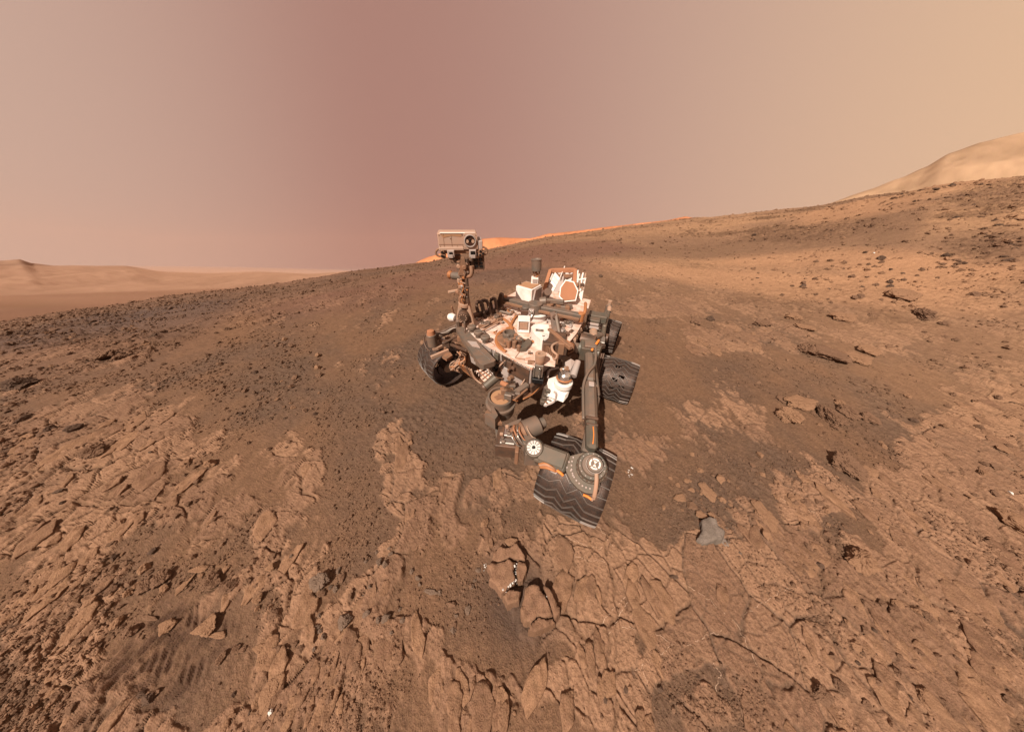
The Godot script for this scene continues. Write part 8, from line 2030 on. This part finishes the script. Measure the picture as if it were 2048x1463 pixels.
func _field_stones() -> void:
	var anchors := [["the pale grey flat stone", 1.62, 1.65], ["the front wheel", 0.6, 1.85], ["the wheel track", -2.1, 0.9], ["the kite-shaped slab", -1.78, 1.03], ["the long tan slab", -1.32, 0.75]]
	for a in anchors:
		anchor_names.append(a[0])
		anchor_spots.append(Vector2(a[1], a[2]))
	var short := {"knobbly tan block": "the knobbly tan block", "large layered brown block": "the large layered block", "rounded tan boulder": "the rounded tan boulder", "pointed layered brown": "the pointed layered rock", "serrated tan ridge": "the serrated ridge stone", "wide thin tan": "the wide thin slab", "broad flat slab": "the two joined rocks", "low flat stone": "the low flat stone", "splintered brown": "the splintered plates", "long pale ledge": "the pale ledge stone", "small upright tan": "the small upright stone", "pale block with": "the pale left block", "dark boulder alone": "the lone dark boulder", "dark jagged outcrop": "the dark jagged outcrop", "dark layered ledge": "the dark layered ledge", "broken layered slab": "the broken layered slab", "grey crumbling": "the grey crumbling clump", "grey jagged": "the grey jagged rock", "lumpy brown": "the lumpy brown stone", "deep-shadowed": "the deep-shadowed block", "leaning tan slab": "the leaning tan slab", "tilted plate with": "the tilted plate", "upright-lying": "the oval tan slab", "small stone on the upper left": "the upper left stone", "tiny dark stone": "the tiny dark stone", "cluster stone": "the cluster stone"}
	for s in NAMED_STONES:
		for k in short:
			if (s[6] as String).begins_with(k) or (s[6] as String).begins_with("rough " + k):
				anchor_names.append(short[k])
				anchor_spots.append(Vector2(s[2], s[3]))
	var all := []
	var eye := Vector2(0, 0)
	for f in STONE_FIELDS:
		for k in int(f[8]):
			var a := rng.randf()
			var b := rng.randf()
			var far := Vector2(f[0], f[1]).lerp(Vector2(f[2], f[3]), a)
			var near := Vector2(f[4], f[5]).lerp(Vector2(f[6], f[7]), a)
			# even in the picture's depth: nearer ground gets more of them per metre
			var t := b / (b + (1.0 - b) * near.length() / far.length())
			var p := near.lerp(far, 1.0 - t) if false else far.lerp(near, 1.0 - (1.0 - b) * near.length() / ((1.0 - b) * near.length() + b * far.length()))
			var big := pow(rng.randf(), 2.0)
			var size: float = lerpf(lerpf(f[9], f[11], b), lerpf(f[10], f[12], b), big)
			var look: String = f[13]
			var kinds := ["block", "layer", "block", "flat"] if look == "b" else (["flat", "flat", "block"] if look == "f" else ["layer", "block"])
			var tones := ["brown", "brown", "tan", "brown", "tan", "brown", "dark"] if look == "b" else (["tan", "tan", "brown"] if look == "f" else ["grey", "grey", "brown"])
			if track_at(p.x, p.y).y > 0.0:
				continue
			all.append([size / (p.length() + 1.0), p, size, kinds[rng.randi() % kinds.size()], tones[rng.randi() % tones.size()]])
	all.sort_custom(func(x, y): return x[0] > y[0])
	var left := {}
	for k in all.size():
		var s: Array = all[k]
		var p: Vector2 = s[1]
		var wide: float = s[2]
		var deep := wide * rng.randf_range(0.65, 1.1)
		var size := Vector3(wide, {"flat": 0.34, "block": 0.66, "layer": 0.55}[s[3]] * wide, deep)
		if k < 215:
			var o := MeshInstance3D.new()
			o.name = {"flat": "flat_stone", "block": "stone", "layer": "layered_rock"}[s[3]]
			o.mesh = stone_meshes[s[3]][rng.randi() % 5]
			o.material_override = M[s[4]]
			add_child(o, true)
			lay(o, p.x, p.y, rng.randf() * TAU, size, 0.22)
			tag(o, _stone_label(p, wide, s[3], s[4]), "stone", "stones and rocks lying on the slope")
		else:
			if not left.has(s[3]):
				left[s[3]] = []
			left[s[3]].append([p, size, s[4]])
	for kind in left:
		var mm := MultiMesh.new()
		mm.transform_format = MultiMesh.TRANSFORM_3D
		mm.use_colors = true
		mm.mesh = stone_meshes[kind][1]
		mm.instance_count = left[kind].size()
		var i := 0
		for s in left[kind]:
			var o := Node3D.new()
			lay(o, s[0].x, s[0].y, rng.randf() * TAU, s[1], 0.22)
			mm.set_instance_transform(i, o.transform)
			mm.set_instance_color(i, {"tan": Color(0.252, 0.142, 0.087), "brown": Color(0.177, 0.101, 0.065), "dark": Color(0.106, 0.065, 0.046), "grey": Color(0.174, 0.117, 0.087)}[s[2]] * rng.randf_range(0.85, 1.1))
			o.free()
			i += 1
		_stuff("loose_stones", mm)


func _stuff(called: String, mm: MultiMesh) -> void:
	var m := MultiMeshInstance3D.new()
	m.name = called
	m.multimesh = mm
	m.material_override = M.pebble
	m.set_meta("kind", "stuff")
	m.set_meta("label", "countless small brown pebbles and stone crumbs strewn over the slope")
	m.set_meta("category", "pebbles")
	add_child(m, true)


func _stone_label(p: Vector2, wide: float, kind: String, tone: String) -> String:
	var best := 0
	for k in anchor_spots.size():
		if anchor_spots[k].distance_to(p) < anchor_spots[best].distance_to(p):
			best = k
	var d := p - anchor_spots[best]
	var near := d.length() < p.length() * 0.16
	var side := "left of" if d.x < 0 else "right of"
	if absf(d.y) > absf(d.x) * 0.6:
		side = "behind" if d.y > 0 else "in front of"
		if absf(d.x) > absf(d.y) * 0.45:
			side = ("left and " if d.x < 0 else "right and ") + side
	var look := "%s %s %s stone" % ["small" if wide / (p.length() + 1.0) < 0.028 else "sizeable", {"flat": "flat", "block": "angular", "layer": "layered"}[kind], tone]
	var place := "%s %s %s" % ["just" if near else "further", side, anchor_names[best]]
	var key := look + place
	var n: int = used_labels.get(key, 0)
	used_labels[key] = n + 1
	if n == 0:
		return look + ", " + place
	return "%s %s, %s" % [ORDER[mini(n, 17)], look, place]


# two broken slabs in front of the wheel, with white mineral in their cracks
func _broken_slabs() -> void:
	var tan := Color(0.259, 0.146, 0.094)
	var list := [
		["jagged tan slab at the top of the cracked outcrop in front of the wheel", outline_upper_slab, 0.05, tan, 0.10],
		["largest piece of the cracked outcrop, with white mineral along its right crack", outline_veined_slab, 0.055, tan * 1.03, -0.06],
		["narrow piece on the right of the white mineral crack in the outcrop", outline_right_slab, 0.05, tan * 0.9, 0.15],
		["small tan chip at the lower end of the cracked outcrop", outline_veined_chip, 0.045, tan * 0.94, 0.0],
		["broad tan slab below the cracked outcrop, ringed by dark sand", outline_broad_slab, 0.055, tan * 0.96, 0.08],
		["small broken corner at the foot of the broad tan slab", outline_foot_slab, 0.05, tan * 0.88, -0.1],
		["narrow jagged slab along the right edge of the broad tan slab", outline_edge_slab, 0.07, tan * 0.85, 0.12],
	]
	for s in list:
		var o := _plate(self, "broken_rock", s[1], s[2], s[3], s[4])
		tag(o, s[0], "rock slab", "broken slabs in front of the wheel")
	var pale := _plate(self, "grey_rock", outline_grey_slab, 0.06, Color(0.20, 0.158, 0.134), 0.12)
	tag(pale, "pale grey angular flat stone lying alone on bedrock right of the front wheel", "stone", "stones and rocks lying on the slope")
	var host: Node = get_node("broken_rock")
	for p in crust_spots.size():
		var q := crust_spots[p]
		for k in 4:
			var c := MeshInstance3D.new()
			c.name = "white_crust"
			c.mesh = stone_meshes["block"][(p + k) % 5]
			c.material_override = M.salt
			host.add_child(c, true)
			var w := q.lerp(crust_spots[mini(p + 1, crust_spots.size() - 1)], k / 4.0 if p < 9 else 0.0) + Vector2(rng.randfn(0.0, 0.010), rng.randfn(0.0, 0.008))
			lay(c, w.x, w.y, rng.randf() * 6.0, Vector3(1.0, 0.5, 0.8) * (0.003 + 0.016 * pow(rng.randf(), 2.2)), 0.0)
			c.position.y += 0.062 if p < 15 else 0.0


# a raised plate of rock with a ragged outline and a rough top
func _plate(par: Node, called: String, outline: PackedVector2Array, lift: float, col: Color, tilt: float) -> MeshInstance3D:
	var mid := Vector2()
	for p in outline:
		mid += p / outline.size()
	var pts := PackedVector2Array()
	var n := outline.size()
	for i in n:
		for k in 4:
			var p := outline[i].lerp(outline[(i + 1) % n], k / 4.0)
			var q := noise_fine.get_noise_2d(p.x * 3.0, p.y * 3.0)
			pts.append(mid + (p - mid) * (1.0 + q * 0.11))
	n = pts.size()
	var reach := 0.0
	for q in pts:
		reach = maxf(reach, q.distance_to(mid))
	var all := PackedVector2Array()
	for q in pts:
		all.append(q)
	for q in pts:
		all.append(mid + (q - mid) * 0.94)
	var gap := clampf(reach / 9.0, 0.009, 0.022)
	var inner := PackedVector2Array()
	for q in pts:
		inner.append(mid + (q - mid) * 0.88)
	var steps := int(reach / gap)
	for j in range(-steps, steps + 1):
		for i in range(-steps, steps + 1):
			var q := mid + Vector2(i + rng.randf_range(-0.35, 0.35), j + rng.randf_range(-0.35, 0.35)) * gap
			if Geometry2D.is_point_in_polygon(q, inner):
				all.append(q)
	var v := PackedVector3Array()
	var c := PackedColorArray()
	for i in all.size():
		var q := all[i]
		var rough := noise_fine.get_noise_2d(q.x * 2.0 + lift * 90.0, q.y * 1.2) * 0.012 + noise_ridge.get_noise_2d(q.x * 2.5, q.y * 1.1) * 0.007 + noise_grain.get_noise_2d(q.x, q.y) * 0.002
		v.append(Vector3(q.x, hill(q.x, q.y) + (lift * 0.72 if i < n else lift) + rough + tilt * (q.x - mid.x), -q.y))
		c.append(col * (1.0 + noise_grain.get_noise_2d(q.x * 0.7, q.y * 0.7) * 0.16 + noise_fine.get_noise_2d(q.x, q.y) * 0.18))
	var st := begin()
	st.set_smooth_group(1)
	var t := Geometry2D.triangulate_delaunay(all)
	for k in range(0, t.size(), 3):
		var m := (all[t[k]] + all[t[k + 1]] + all[t[k + 2]]) / 3.0
		if not Geometry2D.is_point_in_polygon(m, pts):
			continue
		var order := [t[k], t[k + 1], t[k + 2]]
		if (v[t[k + 1]] - v[t[k]]).cross(v[t[k + 2]] - v[t[k]]).y > 0.0:
			order = [t[k], t[k + 2], t[k + 1]]
		for e in order:
			st.set_color(c[e])
			st.add_vertex(v[e])
	st.set_smooth_group(-1)
	for i in n:
		var j := (i + 1) % n
		var foot := [pts[i], pts[j]]
		var lo := []
		for q in foot:
			var w: Vector2 = mid + (q - mid) * 1.03
			lo.append(Vector3(w.x, hill(w.x, w.y) - 0.06, -w.y))
		var f := [v[i], v[j], lo[1], v[i], lo[1], lo[0]]
		if (v[j] - v[i]).cross((lo[1] as Vector3) - v[i]).dot(v[i] - Vector3(mid.x, v[i].y, -mid.y)) > 0.0:
			f = [v[i], lo[1], v[j], v[i], lo[0], lo[1]]
		st.set_color(col * 0.9)
		for e in f:
			st.add_vertex(e)
	st.generate_normals()
	return put(called, par, st, M.ground)


func _bedrock_pieces() -> void:
	var host: Node = get_node("ground")
	var made := 0
	var tries := 0
	while made < 230 and tries < 9000:
		tries += 1
		var zf := 0.62 * pow(8.0, rng.randf())
		var x := rng.randf_range(-1.9, 1.9) * (0.94 * zf + 0.8)
		if mask_at(x, zf) < 0.45 or Vector2(x, zf - 1.15).length() < 0.35 or track_at(x, zf).y > 0.0 or Vector2(x - 0.55, zf - 1.9).length() < 0.35:
			continue
		var g := ground(x, zf)
		if stoniness < 0.25:
			continue
		var tone := here
		var smooth_side := clampf((x - 0.4) * 1.2, 0.0, 1.0) * clampf((2.4 - x) * 2.0, 0.0, 1.0)
		if rng.randf() < smooth_side * 0.8:
			continue
		var long := rng.randf_range(0.05, 0.17) * (0.75 + 0.2 * zf)
		var wide := long * rng.randf_range(0.35, 0.75)
		var lean := rng.randf_range(-0.5, 0.5) - 0.25 * signf(x)
		var out := PackedVector2Array()
		var sides := rng.randi_range(5, 8)
		for k in sides:
			var t := TAU * (k + rng.randf_range(-0.3, 0.3)) / sides
			out.append(Vector2(x, zf) + Vector2(cos(t) * wide, sin(t) * long).rotated(lean) * rng.randf_range(0.7, 1.05))
		var col := Color(0.285, 0.161, 0.098).lerp(Color(0.207, 0.116, 0.074), rng.randf())
		_plate(host, "bedrock_slab", out, rng.randf_range(0.010, 0.024), col, rng.randf_range(-0.12, 0.12))
		made += 1
	# thin pale mineral veins in the smooth bedrock
	for l in VEINS:
		var pts := []
		for k in l.size() - 1:
			for q in 14:
				var p: Vector2 = (l[k] as Vector2).lerp(l[k + 1], q / 14.0)
				p += Vector2(noise_fine.get_noise_2d(p.x * 2.0, p.y * 2.0), noise_fine.get_noise_2d(p.x * 2.0 + 9.0, p.y * 2.0)) * 0.015
				pts.append(Vector3(p.x, ground(p.x, p.y) + 0.0005, -p.y))
		var st := begin()
		for k in pts.size() - 1:
			if rng.randf() < 0.18:
				continue
			add_tube(st, PackedVector3Array([pts[k], (pts[k] as Vector3).lerp(pts[k + 1], rng.randf_range(0.8, 1.0))]), rng.randf_range(0.0007, 0.0017), 5, 0.7)
		st.generate_normals()
		put("mineral_vein", host, st, M.vein)


func _pebbles() -> void:
	var shapes := [stone_mesh("block", 21, 1), stone_mesh("flat", 22, 1), stone_mesh("block", 23, 1)]
	var rows := [[], [], []]
	var tries := 0
	var total := 0
	while total < 60000 and tries < 260000:
		tries += 1
		var zf := 0.5 * pow(90.0, pow(rng.randf(), 1.25))
		var x := rng.randf_range(-2.15, 2.15) * (0.94 * zf + 0.75)
		var r := sqrt(x * x + zf * zf)
		var broad := noise_broad.get_noise_2d(x, zf * 0.8)
		var cluster := noise_warp.get_noise_2d(x * 0.7 + 5.0, zf * 0.7)
		var m := mask_at(x, zf)
		if track_at(x, zf).y > 0.0:
			continue
		var chance := clampf(0.30 + cluster * 1.4 - m * 0.3 + broad * 0.6 - clampf((x - 3.0) * 0.12, 0.0, 0.35), 0.02, 1.0)
		if rng.randf() > chance:
			continue
		var y := ground(x, zf)
		var size := (0.0035 + 0.0075 * pow(rng.randf(), 3.0) + 0.014 * pow(rng.randf(), 14.0)) * (0.7 + 0.42 * r)
		size = minf(size, 0.30)
		var b := Basis.from_euler(Vector3(rng.randf_range(-0.4, 0.4), rng.randf() * TAU, rng.randf_range(-0.4, 0.4)))
		b = b.scaled_local(Vector3(size, size * rng.randf_range(0.45, 0.85), size * rng.randf_range(0.7, 1.1)))
		var c := here.lerp(Color(0.142, 0.080, 0.051), 0.55) * rng.randf_range(0.9, 1.4)
		rows[rng.randi() % 3].append([Transform3D(b, Vector3(x, y - size * 0.15, -zf)), c])
		total += 1
	for k in 3:
		var mm := MultiMesh.new()
		mm.transform_format = MultiMesh.TRANSFORM_3D
		mm.use_colors = true
		mm.mesh = shapes[k]
		mm.instance_count = rows[k].size()
		for i in rows[k].size():
			mm.set_instance_transform(i, rows[k][i][0])
			mm.set_instance_color(i, rows[k][i][1])
		_stuff("pebbles", mm)
